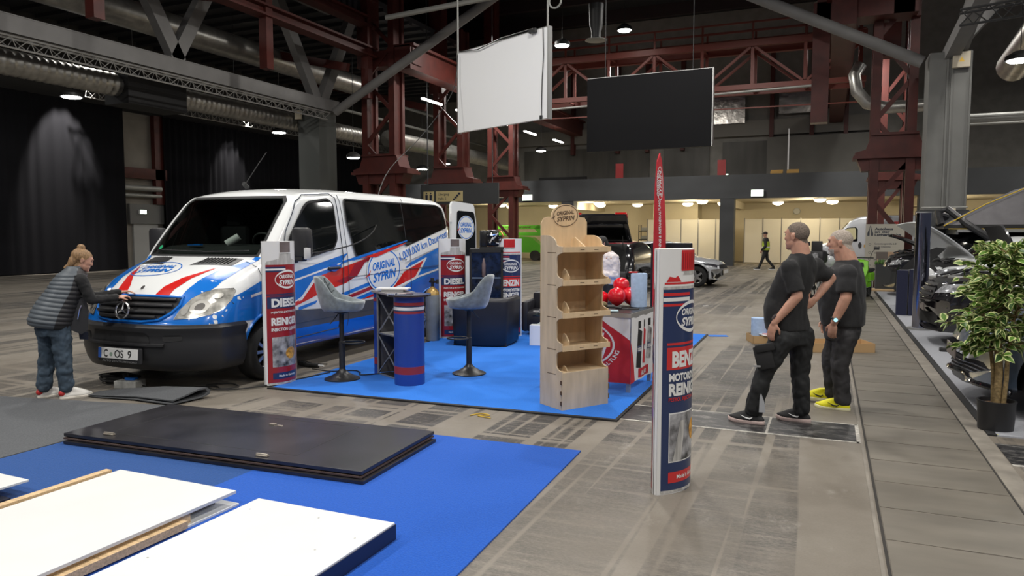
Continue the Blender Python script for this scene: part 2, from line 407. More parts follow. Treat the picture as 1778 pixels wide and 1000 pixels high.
# red lattice columns with crane brackets
def lattice_col(x, y, zt=11, name='steel_column', s=.85, base=0):
    mb = MB()
    for dx in (-s, s):
        for dy in (-.3, .3): mb.bb((x + dx - .13, y + dy - .09, base), (x + dx + .13, y + dy + .09, zt))
        mb.bb((x + dx - .03, y - .3, base), (x + dx + .03, y + .3, zt))
    z = base + .2; k = 0
    while z < zt - 1:
        a, b = ((-s, s), (s, -s))[k % 2]
        mb.bar((x + a, y - .3, z), (x + b, y - .3, z + 1.25), .14, .1, up=(0, 1, 0)); z += 1.25; k += 1
    # bracket
    mb.prism([(-s - .55, 4.1), (-s - .55, 4.22), (-s - .25, 4.3), (-s - .1, 4.75), (s + .2, 4.75), (s + .35, 4.3), (s + .7, 4.22), (s + .7, 4.1)], lambda u, v: V((x + u, y - .42, v)), (0, .84, 0))
    mb.bb((x - s - .6, y - .5, 4.02), (x + s + .75, y + .5, 4.12)).bb((x - s - .1, y - .5, 4.72), (x + s + .2, y + .5, 4.8))
    mb.prism([(-s - .35, 3.65), (s + .35, 3.65), (s + .5, 4.03), (-s - .5, 4.03)], lambda u, v: V((x + u, y - .35, v)), (0, .7, 0))
    return struct(mb.build(name, m_red))
lattice_col(-16.35, 25.4, s=.62); lattice_col(-16.35, 31.2, s=.62); lattice_col(-16.35, 37.2, s=.62)
lattice_col(1.78, 26.2, s=.5); lattice_col(2.6, 37, s=.45)
# upper red steelwork
mb = MB()
for x in (-16.35, 1.78):
    for y in (25.4, 31.2, 37.2):
        mb.bb((x - 1.0 if x < 0 else x - .15, y - .3, 8.2), (x - .35 if x < 0 else x + .5, y + .3, 14.5))
    # crane runway box girder along the hall
    xx = x + 1.15 if x < 0 else x - 1.5
    mb.bb((xx - .35, 25, 8.0), (xx + .35, 46.8, 8.9)).bb((xx - .5, 25, 8.85), (xx + .5, 46.8, 8.95))
    mb.bb((min(x, xx) - .3, 25.1, 8.2), (max(x, xx) + .4, 25.8, 8.8))
mb.bb((-.6, 25.6, 5.2), (-.1, 26.1, 8.9)).bb((-.5, 25.6, 8.2), (2.4, 26.1, 9.0))
for y in (8, 13, 19, 24.6): mb.bb((-16.7, y - .15, 6.9), (-16.4, y + .15, 11))
for z in (8.5, 9.6, 10.6): mb.bb((-16.8, 3, z), (-16.3, 25, z + .07)).bb((-16.6, 3, z + .07), (-16.5, 25, z + .3)).bb((-16.8, 3, z + .3), (-16.3, 25, z + .37))
mb.bar((-24, 12, 10.2), (-16.5, 12, 8.8), .2, .3).bar((-24, 18, 10.2), (-16.5, 18, 8.8), .2, .3).bar((-24, 30, 9.2), (-17, 30, 7.4), .2, .3).bar((-24, 24, 9.6), (-17, 24, 8.0), .2, .3)
struct(mb.build('roof_crane_beam', m_red))
# low side-aisle roof behind the red columns with ribbed deck
mb = MB().bb((-31, -4, 10.9), (-17, 47, 11.1))
for i in range(48): mb.bb((-31, -3.5 + i, 10.75), (-17, -3.2 + i, 10.9))
struct(mb.build('roof_side_aisle', M('dark_ribbed_deck', (.03, .03, .033), .6)))
mb = MB()
for i in range(60): mb.bb((-16.9, 4 + i * .36, 9.9), (-16.8, 4.2 + i * .36, 14.9))
mb.bb((-17, 3, 9.9), (-16.9, 26, 14.9)); struct(mb.build('wall_clerestory', M('ribbed_grey_sheet', (.05, .05, .052), .5)))
# catwalk girder across the hall
mb = MB(); Y = 32
for dy in (0, 1.3):
    mb.bb((-15, Y + dy - .12, 9.25), (1.2, Y + dy + .12, 9.5)).bb((-15, Y + dy - .08, 7.55), (1.2, Y + dy + .08, 7.75))
    mb.bb((-15, Y + dy - .03, 10.2), (1.2, Y + dy + .03, 10.27)).bb((-15, Y + dy - .03, 9.85), (1.2, Y + dy + .03, 9.9))
    for i in range(9):
        x = -15 + 2 * i
        mb.bb((x - .06, Y + dy - .05, 7.6), (x + .06, Y + dy + .05, 9.3)).bb((x - .04, Y + dy - .03, 9.4), (x + .04, Y + dy + .03, 10.25))
        if i < 8:
            a, b = ((x, x + 2), (x + 2, x))[i % 2]; mb.bar((a, Y + dy, 9.3), (b, Y + dy, 7.7), .1, .1)
for i in range(9): mb.bar((-15 + 2 * i, Y, 7.65), (-15 + 2 * i, Y + 1.3, 7.65), .08).bar((-15 + 2 * i, Y, 9.4), (-15 + 2 * i, Y + 1.3, 9.4), .1)
mb.bar((-15, Y, 6.9), (1.2, Y + .8, 6.9), .05)
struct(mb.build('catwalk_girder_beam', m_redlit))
tag(MB().cyl((-12, 31, 7.1), (-.3, 31, 7.35), .05, n=10).build('steel_tube', m_pipe, smooth=True), 'long thin pale tube hanging below the red catwalk girder', 'tube')
mb = MB()
for x in (-15.5, -12.5, -10.6, -8.4, -3.2, -1.0, .8): mb.bb((x - .12, 46.5, 6.8), (x + .12, 46.9, 13))
struct(mb.build('wall_post_column', m_red))
m_foil = M('crumpled_foil', (.5, .48, .44), .25, .9, .4, 2.5, 1.0)
for x, z, lb in ((-12.4, 8.5, 'crumpled silver foil sheet over a wall opening beside the white hanging panel'), (-5.6, 9.1, 'crumpled silver foil sheet just right of the black screen on the upper wall'), (-1.9, 9.5, 'crumpled silver foil square between two red posts near the crane column')):
    tag(MB().bb((x - .9, 46.38, z - .85), (x + .9, 46.49, z + .85)).build('foil_sheet', m_foil), lb, 'foil sheet')
# ducts
def duct(name, a, b, r, label, ribs=True):
    a, b = V(a), V(b); L = (b - a).length; d = (b - a) / L; prof = []
    n = int(L / .22) if ribs else 1
    for i in range(n): prof += [(r, i * L / n), (r * (1.05 if ribs else 1), (i + .25) * L / n), (r * (1.05 if ribs else 1), (i + .4) * L / n), (r, (i + .6) * L / n)]
    prof.append((r, L))
    return tag(MB().lathe(prof, a, 16, ax=d).build(name, m_galv, smooth=True), label, 'duct')
duct('spiral_duct', (-19.85, 4, 6.15), (-19.85, 16.2, 6.15), .33, 'ribbed silver duct running under the grey truss on the far left')
duct('spiral_duct', (-19.85, 18.4, 6.15), (-19.85, 30, 6.15), .33, 'ribbed silver duct between the dark box and the column behind the van')
tag(MB().bb((-20.35, 16.2, 5.6), (-19.35, 18.4, 6.55)).build('duct_box', m_black), 'dark square duct box between two ribbed silver ducts', 'duct')
duct('insulated_duct', (-20.5, 5, 8.6), (-20.5, 30, 8.6), .45, 'large foil wrapped duct above the grey truss', False)
duct('insulated_duct', (-19.4, 30.5, 6.2), (-19.4, 46, 6.2), .4, 'large shiny duct far behind the red lattice columns', False)
tag(MB().tube([(.95, 30.6, 7.9), (.75, 30.5, 7.5), (.85, 30.4, 6.9), (1.2, 30.4, 6.45), (1.8, 30.4, 6.25), (3.5, 30.3, 6.25)], .22, 14).build('flexible_duct', m_galv, smooth=True), 'bent silver flexible duct hooked around the right red column', 'duct')
duct('air_duct', (5.6, 30, 7.3), (5.6, 8, 9.6), .5, 'wide silver duct under the roof at the upper right corner', False)
mb = MB()
for x, z in ((-21.5, 7.6), (-22.3, 8.8), (-18.9, 9.6)): mb.cyl((x, 5, z), (x, 46, z), .07, n=8)
mb.cyl((-14, 22, 9.0), (4, 22, 9.9), .09, n=8).cyl((-12, 19, 8.9), (-2, 19, 8.9), .04, n=6)
for y in (26, 29, 32, 36): mb.cyl((3.6, y, 5.2 + .1 * (y - 26)), (22, y, 5.2 + .1 * (y - 26)), .06, n=8)
tag(mb.build('ceiling_pipework', m_pipe, smooth=True), 'thin grey service pipes running below the dark roof', 'pipes', kind='stuff')
# light rig trusses
def rig(a, b, h, label, mat):
    mb = MB(); a, b = V(a), V(b); L = (b - a).length; d = (b - a) / L; n = max(2, int(L / .45)); side = V((0, 0, 1)).cross(d) * h * .5
    q = [side, -side, V((0, 0, -h * .87))]
    for s in q: mb.cyl(a + s, b + s, .025, n=6)
    for i in range(n):
        p0, p1 = a + d * L * i / n, a + d * L * (i + 1) / n; pm = (p0 + p1) / 2
        for s, t in ((q[0], q[1]), (q[1], q[2]), (q[2], q[0])): mb.cyl(p0 + s, pm + t, .012, n=4).cyl(pm + t, p1 + s, .012, n=4)
    if a.x < -25:
        for k in (.1, .5, .9): p = a.lerp(b, k); mb.cyl(p, V((p.x, p.y, 10.75)), .012, n=5)
    return tag(mb.build('lighting_truss', mat), label, 'truss')
m_alu = M('aluminium', (.45, .45, .44), .4, .7)
rig((-18.0, 5, 6.35), (-18.0, 24, 6.35), .28, 'slim aluminium lighting truss under the grey roof beam on the left', m_alu)
rig((-28.8, 22, 7.75), (-28.8, 46, 7.75), .4, 'aluminium truss carrying the black drape behind the van', m_alu)
rig((2.2, 16.6, 5.9), (9, 16.0, 6.3), .3, 'black lighting truss in front of the right grey column top', m_blacksteel)
mb = MB().bb((4.0, 10, 8.4), (4.8, 26, 8.45)).bb((4.0, 10, 8.45), (4.03, 26, 8.6)).bb((4.77, 10, 8.45), (4.8, 26, 8.6))
for i in range(32): mb.bb((4.0, 10 + i * .5, 8.36), (4.8, 10.05 + i * .5, 8.4))
tag(mb.build('cable_tray', m_galv), 'long ladder cable tray under the roof at the upper right', 'cable tray')
# black drapes (folded cloth)
def drape(y0, y1, z1, label, x=-30.2, amp=.10, fl=.40):
    mb = MB(); n = int((y1 - y0) / .07); rnd = random.Random(int(y0)); ph = 0; pts = []
    for i in range(n + 1):
        ph += .07 / fl * 2 * pi * rnd.uniform(.5, 1.4); pts.append((x + amp * sin(ph) * rnd.uniform(.7, 1.1), y0 + (y1 - y0) * i / n))
    mb.loft([[V((px, py, z)) for px, py in pts] for z in (.03, z1 * .5, z1)], loop=False, cap=(0, 0))
    mb.loft([[V((px - .02, py, z)) for px, py in pts] for z in (z1, z1 * .5, .03)], loop=False, cap=(0, 0))
    o = mb.build('stage_drape', M('black_molton_cloth', (.010, .010, .012), .95, spec=.1), smooth=True, angle=180, fix=False)
    return tag(o, label, 'drape', 'black stage drapes along the left wall')
drape(4, 24.9, 7.45, 'black floor length drape at the far left with one lit cone of light', amp=.035, fl=.5)
drape(27.1, 37.9, 7.4, 'black pleated drape behind the van between door and grey column')
drape(38.6, 46.6, 7.4, 'black pleated drape seen between the grey column and red lattice column')
light('drape_spot', 'SPOT', (-28.3, 21.9, 8.7), 2600, (1, .95, .88), .06, (0, R(26), 0), cone=46, blend=.55)
light('drape_spot', 'SPOT', (-28.6, 31.5, 8.2), 1600, (1, .95, .88), .06, (0, R(24), 0), cone=46, blend=.8)
# wall bay with door between the drapes
box_struct('wall_left_bay', (-31, 24.9, 0), (-30.55, 27.3, 7.4), M('dim_plaster', (.22, .2, .17), .8, 0, .1, 1.5))
box_struct('door_1', (-30.55, 25.5, 0), (-30.45, 26.9, 2.15), M('grey_door_paint', (.35, .35, .34), .6))
box_struct('door_frame', (-30.55, 25.25, 2.15), (-30.35, 27.2, 3.1), M('door_head_grey', (.13, .13, .125), .6))
struct(MB().bb((-30.5, 26.7, 3.1), (-30.25, 27.2, 7.4)).bb((-30.5, 24.9, 4.3), (-30.25, 27.4, 4.8)).build('red_wall_beam', m_red))
tag(MB().cyl((-30.3, 24.9, 3.85), (-30.3, 27, 3.85), .14).build('wall_pipe', m_pipe, smooth=True), 'thick grey wall pipe above the left door, upper one', 'pipe')
tag(MB().cyl((-30.3, 24.9, 3.5), (-30.3, 27, 3.5), .09).build('wall_pipe', m_pipe, smooth=True), 'thinner grey wall pipe above the left door, lower one', 'pipe')
def exitsign(loc, label, rz=0, s=1):
    t = thing('exit_sign', label, 'exit sign', loc, rz, 'lit exit signs')
    MB().box((0, 0, 0), (.5 * s, .1, .28 * s)).build('housing', m_white, t)
    MB().box((0, -.055, 0), (.46 * s, .01, .24 * s)).build('lit_panel', EM('exit_light', (.75, 1, .75), 2.2), t)
exitsign((-30.29, 25.9, 2.72), 'small lit exit sign above the grey door between the black drapes', R(90), .75)
exitsign((-5.9, 46.80, 5.15), 'small lit green exit sign up on the gallery wall', 0, 1.1)
for x, lb in ((-3.35, 'lit white exit sign on the gallery edge beside the dark pillar'), (-16.0, 'lit white exit sign on the gallery edge above the green lift')):
    exitsign((x, 39.9, 3.75), lb, 0, 1.25)
# bowl lamps below gallery
m_bowl = EM('warm_lamp_glass', (1, .86, .58), 7)
def bowl(x, y, label):
    t = thing('bowl_lamp', label, 'ceiling lamp', (x, y, 3.5), 0, 'round bowl lamps under the gallery')
    MB().lathe([(.3, 0), (.31, -.05)], n=20).build('rim', m_white, t, smooth=True)
    MB().lathe([(.3, -.05), (.28, -.13), (.2, -.19), (.08, -.22), (0.01, -.225)], n=20).build('glass_bowl', m_bowl, t, smooth=True)
for x in (-18.2, -12.1, -6.3, -.4, 5.2): bowl(x, 41.2, 'round warm bowl lamp in the front row below the gallery')
for x in (-18.9, -16.0, -12.9, -10.6, -7.6, -5.6, -2.6, 0.2, 6.2): bowl(x, 44.3, 'round warm bowl lamp in the rear row below the gallery')
# partition panels under the gallery
m_part = M('white_partition_board', (.70, .66, .56), .6)
mb_al = M('partition_profile', (.3, .29, .27), .4, .6)
k = 0
for x0, n in ((-9.9, 5), (-4.35, 7), (3.0, 4)):
    for i in range(n):
        t = thing('partition_panel', 'white exhibition partition panel in the row under the gallery', 'partition panel', (x0 + i * .99, 44, 0), 0, 'white partition panels under the gallery'); k += 1
        MB().bb((.03, -.02, .05), (.96, .02, 2.5)).build('board', m_part, t)
        MB().bb((-.02, -.03, 0), (.03, .03, 2.55)).build('post', mb_al, t)
struct(MB().bb((-9.9, 45.5, 0), (-7.2, 47, 3.5)).build('wall_cream_block', m_cream))
tag(MB().lathe([(.2, 0), (.2, .05), (.17, .07)], (-1.7, 46.95, 3.0), 20, ax=(0, -1, 0)).build('wall_clock', M('clock_face', (.5, .5, .45), .4)), 'small round clock on the cream wall under the gallery', 'clock')
# red notice boards + yellow chairs on gallery, white posts
for x, lb in ((-11.0, 'red notice board on the gallery below the black screen'), (-5.35, 'red notice board on the gallery right of the black screen')):
    t = thing('notice_board', lb, 'notice board', (x, 41.5, 3.72))
    MB().bb((-.22, -.02, 0), (.22, .02, 1.93)).build('board', M('notice_red', (.32, .03, .03), .5), t)
for x, lb in ((-2.55, 'yellow wooden box seat on the gallery, the left of two'), (-1.75, 'yellow wooden box seat on the gallery, the right of two')):
    tag(MB().bb((x - .3, 41.4, 3.72), (x + .3, 41.9, 4.95)).bb((x - .3, 41.85, 4.9), (x + .3, 41.92, 5.05)).build('box_seat', M('yellow_wood', (.5, .3, .08), .6)), lb, 'seat')
tag(MB().bb((-2.05, 42, 3.72), (-1.98, 42.07, 7.2)).build('white_post', m_white), 'thin white upright post standing on the gallery', 'post')
# high-bay lamp housings
m_hb = EM('high_bay_led', (1, .98, .93), 30)
def hblamp(loc, label, s=.3, grp='high bay lamps under the roof', spot=None):
    t = thing('high_bay_lamp', label, 'ceiling lamp', loc, 0, grp)
    MB().lathe([(s * .4, .25), (s, .12), (s * 1.05, .0), (s, 0)], n=16).build('lamp_shade', m_blacksteel, t, smooth=True)
    MB().lathe([(s * .9, -.005), (s * .8, -.03)], n=16).build('led_disc', m_hb, t)
    MB().cyl((0, 0, .2), (0, 0, (10.75 if loc[0] < -17 else 14.3) - loc[2]), .012, n=6).build('hanger', m_blacksteel, t)
for loc, s, lb in (((-26.0, 19.3, 6.75), .38, 'bright lamp hanging in front of the left black drape'), ((-23, 14, 7.6), .3, 'bright lamp hidden behind the grey truss far left'),
    ((-21.3, 22.6, 6.2), .3, 'bright lamp under the ribbed duct left of the grey column'), ((-19.2, 27.4, 5.0), .3, 'bright lamp right of the grey column top'),
    ((-26.3, 31, 6.9), .38, 'bright lamp above the second black drape'), ((-22.3, 38.8, 5.5), .36, 'bright lamp between column and drape truss'), ((-22.5, 42, 6.1), .36, 'bright lamp seen below the red bracket'),
    ((-9.6, 27.5, 8.9), .3, 'bright square lamp above the white hanging panel'), ((-7.8, 30.0, 9.9), .3, 'bright lamp right of the white hanging panel cable'), ((-3.0, 27, 9.95), .32, 'bright lamp at the top above the black screen'),
    ((4.75, 24.6, 6.45), .36, 'bright lamp under the roof right of the right grey column'), ((-15.2, 40, 6.4), .3, 'bright lamp below the far red lattice column'), ((-27, 12, 7.3), .35, 'bright lamp at the far left edge')):
    hblamp(loc, lb, s)
m_tubel = EM('strip_light_glow', (1, .97, .9), 9)
for i, (y, x) in enumerate(((26.5, -15.2), (29.5, -15.2), (33, -15.0), (37, -15.0), (41, -14.8))):
    tag(MB().bb((x - .06, y, 7.1), (x + .06, y + 1.6, 7.16)).build('strip_light', m_tubel), 'long lit strip light among the pipes behind the red columns', 'ceiling lamp', 'strip lights behind the red columns')
# white hanging panel
def wire(p, label, r=.012, m=None):
    return tag(MB().tube(p, r, 6).build('suspension_cable', m or m_blacksteel), label, 'cable')
A, B = V((-8.2, 16.0, 0)), V((-5.45, 14.7, 0)); d = (B - A).normalized(); nn = V((-d.y, d.x, 0))
t = thing('hanging_light_panel', 'large white suspended panel hanging high above the booth', 'panel', (A.x, A.y, 0), atan2(d.y, d.x))
Lp = (B - A).length
MB().bb((0, 0, 4.1), (Lp, .09, 5.96)).build('panel_face', M('white_fabric_panel', (.92, .93, .94), .6), t)
MB().bb((Lp, -.01, 4.08), (Lp + .04, .1, 5.98)).bb((-.03, -.01, 4.08), (0, .1, 5.98)).bb((0, .0, 5.96), (Lp, .1, 5.98)).build('panel_frame', m_alu, t)
MB().tube([(.1, -.03, 5.98), (.8, -.05, 5.9), (1.6, -.05, 5.99), (Lp - .4, -.04, 6.0)], .012, 6).tube([(Lp - .12, -.02, 5.96), (Lp - .1, -.02, 5.4), (Lp - .14, -.02, 4.9), (Lp - .16, -.02, 4.15)], .01, 6).build('cable', m_blacksteel, t)
MB().box((Lp - .4, -.05, 5.95), (.2, .06, .08)).build('connector', m_blacksteel, t); MB().box((Lp - .16, -.03, 4.13), (.05, .04, .08)).build('connector', m_blacksteel, t)
wire([A + V((0, 0, 5.95)), A + V((0, 0, 11))], 'steel cable holding the left corner of the white panel', .02, m_pipe)
wire([B + V((0, 0, 5.95)), B + V((0, 0, 11))], 'steel cable holding the right corner of the white panel', .02, m_pipe)
tag(MB().tube([B + V((.16 + .13 * cos(a), 0, 6.45 + .13 * sin(a))) for a in [2 * pi * i / 16 for i in range(16)]], .02, 6, closed=True).build('cable_coil', m_pipe), 'small coiled cable loop beside the white panel cable', 'cable')
# black LED wall
t = thing('led_screen', 'large black video screen hanging in front of the catwalk', 'screen', (-6.27, 20.1, 3.97), R(-2))
MB().bb((0, 0, 0), (3.42, .14, 2.0)).build('screen_face', M('black_screen', (.006, .006, .007), .6, spec=.12), t)
MB().bb((3.42, -.01, 0), (3.45, .15, 2.02)).bb((0, .02, 2.0), (3.42, .13, 2.02)).build('frame', m_alu, t)
for x in (.5, 2.9): MB().cyl((x, .07, 2), (x, .07, 7), .012, n=5).build('hanger', m_blacksteel, t)
# projector-like lamp body near ceiling
t = thing('ceiling_fan_unit', 'dark hanging ventilation unit with round disc below', 'fan', (-7.2, 24, 8.0))
MB().lathe([(.25, 1.2), (.22, .5), (.16, .3), (.16, .12)], n=16).build('body', m_blacksteel, t, smooth=True)
MB().lathe([(.34, .06), (.36, .03), (.2, 0)], n=20).build('disc', m_pipe, t, smooth=True)
# info sign
t = thing('hanging_sign', 'cream direction sign with toilet figures and Übergang text behind the van', 'sign', (-12.6, 27.5, 0))
MB().bb((-3.3, 0, 2.9), (.3, .1, 3.75)).bb((-3, .04, 3.75), (-2.97, .07, 14.3)).bb((0, .04, 3.75), (.03, .07, 14.3)).build('sign_housing', m_dkgrey, t)
msg = M('sign_cream', (.6, .5, .25), .5); mbl = M('sign_dark_ink', (.03, .035, .06), .5)
MB().bb((-3.15, -.02, 3.02), (-2.65, 0, 3.45)).bb((-2.55, -.02, 3.02), (-1.3, 0, 3.45)).build('sign_face', msg, t)
mb = MB(); F = lambda o: (lambda u, v: V((u, -.02 - o, v)))
for s, x, z, h in (('Übergang', -2.45, 3.28, .1), ('Halle 2', -2.45, 3.1, .1)): wrap(mb, text2(s, x, z, h, None, 0, .01, align='L'), F(.004), 0, (0, 0))
for x in (-3.0, -2.8): wrap(mb, poly2([(x - .05, 3.06), (x + .05, 3.06), (x + .06, 3.3), (x - .06, 3.3)]), F(.004), 0, (0, 0)); wrap(mb, poly2(ellipse(x, 3.37, .035, .035, 10)), F(.004), 0, (0, 0))
wrap(mb, poly2([(-1.75, 3.06), (-1.65, 3.06), (-1.65, 3.14), (-1.57, 3.14), (-1.57, 3.22), (-1.49, 3.22), (-1.49, 3.3), (-1.4, 3.3), (-1.4, 3.38), (-1.52, 3.38), (-1.52, 3.3), (-1.6, 3.3), (-1.6, 3.22), (-1.68, 3.22), (-1.68, 3.14), (-1.75, 3.14)]), F(.004), 0, (0, 0))
mb.build('sign_symbols', mbl, t)
# ================================================================== the white van
def lerp_tab(t, x):
    if x <= t[0][0]: return t[0][1]
    for (a, b), (c, d) in zip(t, t[1:]):
        if x <= c: return b + (d - b) * (x - a) / (c - a)
    return t[-1][1]
def smooth_tab(t, x):
    """monotone-ish catmull interpolation of a table"""
    if x <= t[0][0]: return t[0][1]
    if x >= t[-1][0]: return t[-1][1]
    for i in range(len(t) - 1):
        if x <= t[i + 1][0]:
            (x0, y0), (x1, y1) = t[i], t[i + 1]; h = x1 - x0; u = (x - x0) / h
            s = (y1 - y0) / h
            m0 = s if i == 0 else ((y1 - t[i - 1][1]) / (x1 - t[i - 1][0]))
            m1 = s if i == len(t) - 2 else ((t[i + 2][1] - y0) / (t[i + 2][0] - x0))
            if i > 0 and s * (y0 - t[i - 1][1]) <= 0: m0 = 0
            if i < len(t) - 2 and s * (t[i + 2][1] - y1) <= 0: m1 = 0
            return (2*u**3 - 3*u*u + 1) * y0 + (u**3 - 2*u*u + u) * h * m0 + (-2*u**3 + 3*u*u) * y1 + (u**3 - u*u) * h * m1
def car_body(mb, ys, top, wid, rad, bot, crown, warp, mi=0, nside=10, narc=6):
    """closed body lofted front to back. top(y) roof height at centre, wid(z,y) half width, rad(y) edge radius, bot(y) underside, crown(y) camber, warp(x,y,z)->(x,y,z)"""
    rings = []
    for y in ys:
        T, r, b = top(y), rad(y), bot(y); zs = T - crown(y) - r; half = [(0, b), (wid(b, y) * .5, b), (wid(b, y) - .05, b)]
        z0 = b + .03
        for i in range(nside + 1):
            z = z0 + (zs - z0) * i / nside; half.append((wid(z, y), z))
        wx = wid(zs, y); lean = wx - wid(zs + r * .8, y)
        for i in range(1, narc + 1):
            a = pi / 2 * i / narc; half.append((wx - r * (1 - cos(a)) - lean * sin(a), zs + r * sin(a)))
        xe, ze = half[-1]
        for i in range(1, 7): 
            t = i / 6; half.append((xe * (1 - t), ze + crown(y) * (1 - (1 - t) ** 2)))
        ring = [V(warp(x, y, z)) for x, z in half] + [V(warp(-x, y, z)) for x, z in half[-2:0:-1]]
        rings.append(ring)
    mb.loft(rings, mi); return mb
VAN_Y0 = 5.63
van = thing('passenger_van', 'white passenger van with blue and red livery parked beside the blue booth carpet', 'van', (-6.897, VAN_Y0, 0), R(1.03)); van.scale = (1.05, 1, 1)
vtop = [(0, .72), (.03, .80), (.09, .90), (.17, 1.0), (.27, 1.105), (.43, 1.22), (.7, 1.34), (1.0, 1.44), (1.15, 1.60), (1.45, 1.91), (1.66, 2.12), (1.78, 2.215), (1.95, 2.26), (2.4, 2.30), (3.2, 2.33), (4.8, 2.33), (5.5, 2.31), (5.72, 2.27), (5.83, 2.20), (5.86, 2.1)]
vwid = [(.3, .88), (.4, .915), (.6, .935), (.9, .945), (1.25, .938), (1.42, .925), (1.8, .885), (2.12, .84), (2.4, .79)]
def van_wid(z, y):
    w_ = smooth_tab(vwid, z)
    if y < .5: w_ -= .05 * ((.5 - y) / .5) ** 2
    if y > 5.6: w_ -= .06 * ((y - 5.6) / .26) ** 2
    return w_
def van_warp(x, y, z):
    s = max(0, 1 - y / 2.0) ** 1.4
    return (x, y + .34 * s * (abs(x) / .93) ** 3.2 + .03 * (z > 2) * 0, z)
vys = [0, .015, .03, .06, .09, .13, .17, .22, .27, .35, .43, .55, .7, .85, .95, 1.0, 1.04, 1.15, 1.3, 1.45, 1.6, 1.66, 1.72, 1.78, 1.85, 1.95, 2.1, 2.4, 2.8, 3.2, 3.7, 4.2, 4.8, 5.2, 5.5, 5.6, 5.66, 5.72, 5.78, 5.83, 5.86]
mb = MB()
car_body(mb, vys, lambda y: lerp_tab(vtop, y), van_wid, lambda y: lerp_tab([(0, .05), (.1, .1), (.3, .17), (.9, .17), (1.1, .09), (1.7, .09), (1.9, .13), (6, .14)], y),
         lambda y: .30, lambda y: lerp_tab([(0, .01), (.3, .05), (1, .055), (1.8, .05), (3, .055), (6, .05)], y), van_warp)
m_vanw = M('van_white_paint', (.80, .82, .82), .22, coat=.6)
m_vanb = M('van_blue_film', (.008, .165, .62), .22, coat=.6)
m_vanbl = M('van_lower_blue_film', (.008, .125, .60), .25, coat=.6)
m_vanr = M('van_red_film', (.62, .018, .015), .22, coat=.6)
m_vandr = M('van_dark_red_film', (.33, .012, .03), .25, coat=.5)
m_vang = M('van_grey_film', (.075, .073, .078), .3, coat=.3)
m_glass = M('tinted_black_glass', (.004, .005, .005), .04, coat=.5)
m_plast = M('black_grained_plastic', (.022, .022, .024), .45)
m_rubber = M('tyre_rubber', (.018, .018, .018), .75)
m_rim = M('silver_alloy', (.5, .5, .5), .3, .85)
m_chrome = M('chrome', (.88, .88, .88), .22, 1)
m_under = M('underbody_black', (.008, .008, .008), .9)
bmesh.ops.recalc_face_normals(mb.bm, faces=mb.bm.faces); mb.bm.normal_update(); VBVH = BVHTree.FromBMesh(mb.bm)
WHY = (1.11, 4.96); WR = .335
body = mb.build('body', [m_vanw, m_under, m_plast], van, smooth=True, angle=32)
def glass_mat(name, tint, gl=.9):
    m = bpy.data.materials.new(name); m.use_nodes = True; nt = m.node_tree; nt.nodes.clear()
    o = nt.nodes.new('ShaderNodeOutputMaterial'); mx = nt.nodes.new('ShaderNodeMixShader'); t = nt.nodes.new('ShaderNodeBsdfTransparent'); g = nt.nodes.new('ShaderNodeBsdfGlossy'); f = nt.nodes.new('ShaderNodeFresnel')
    t.inputs[0].default_value = (*tint, 1); g.inputs['Roughness'].default_value = .02; g.inputs[0].default_value = (gl, gl, gl, 1); f.inputs[0].default_value = 1.5
    nt.links.new(f.outputs[0], mx.inputs[0]); nt.links.new(t.outputs[0], mx.inputs[1]); nt.links.new(g.outputs[0], mx.inputs[2]); nt.links.new(mx.outputs[0], o.inputs[0]); return m
m_wsglass = glass_mat('windscreen_glass', (.62, .68, .64))
def cut(o, cutters, solver='EXACT'):
    for c in cutters:
        md = o.modifiers.new('b', 'BOOLEAN'); md.operation = 'DIFFERENCE'; md.object = c; md.solver = solver
    me = baked(o, []); o.data = me
    for c in cutters: bpy.data.objects.remove(c)
    return o
def wheel_cutter(x0, x1, y, z, r, parent):
    return MB().cyl((x0, y, z), (x1, y, z), r, n=36).build('cutter', m_under, parent)
ws_poly = [(-.76, 1.455), (.76, 1.455), (.765, 1.5), (.715, 2.08), (.66, 2.125), (-.66, 2.125), (-.715, 2.08), (-.765, 1.5)]
cavity = MB().prism(ws_poly, lambda u, v: V((u, .7, v)), (0, 2.5, 0)).build('cutter', m_under, van)
cuts = [cavity] + [wheel_cutter(s * .66, s * 1.3, y, WR + .03, WR + .085, van) for y in WHY for s in (-1, 1)]
cut(body, cuts)
smooth_angle(body.data, 32)
def arch_safe(mk):
    def g(off):
        f = mk(off)
        def h(u, v):
            for y in WHY:
                du, dv = u - y, v - WR - .03; d = hypot(du, dv); r = WR + .088
                if d < r - .05: return None
                if d < r: u, v = y + du * r / d, WR + .03 + dv * r / d
            return f(u, v)
        return h
    return g
side = arch_safe(caster(VBVH, 0, 2.0, -1)); lside = arch_safe(caster(VBVH, 0, -2.0, 1)); front = caster(VBVH, 1, -1.0, 1); topc = caster(VBVH, 2, 3.0, -1)
def patchpart(name, mats, items, parent, mk, lay=.003, cutg=(.06, .06), smooth=True):
    mb = MB()
    for i, (poly, mi) in enumerate(items): wrap(mb, poly2(poly) if isinstance(poly, list) else poly, mk(lay + .0006 * i), mi, cutg)
    return mb.build(name, mats, parent, smooth=smooth, angle=180, fix=False)
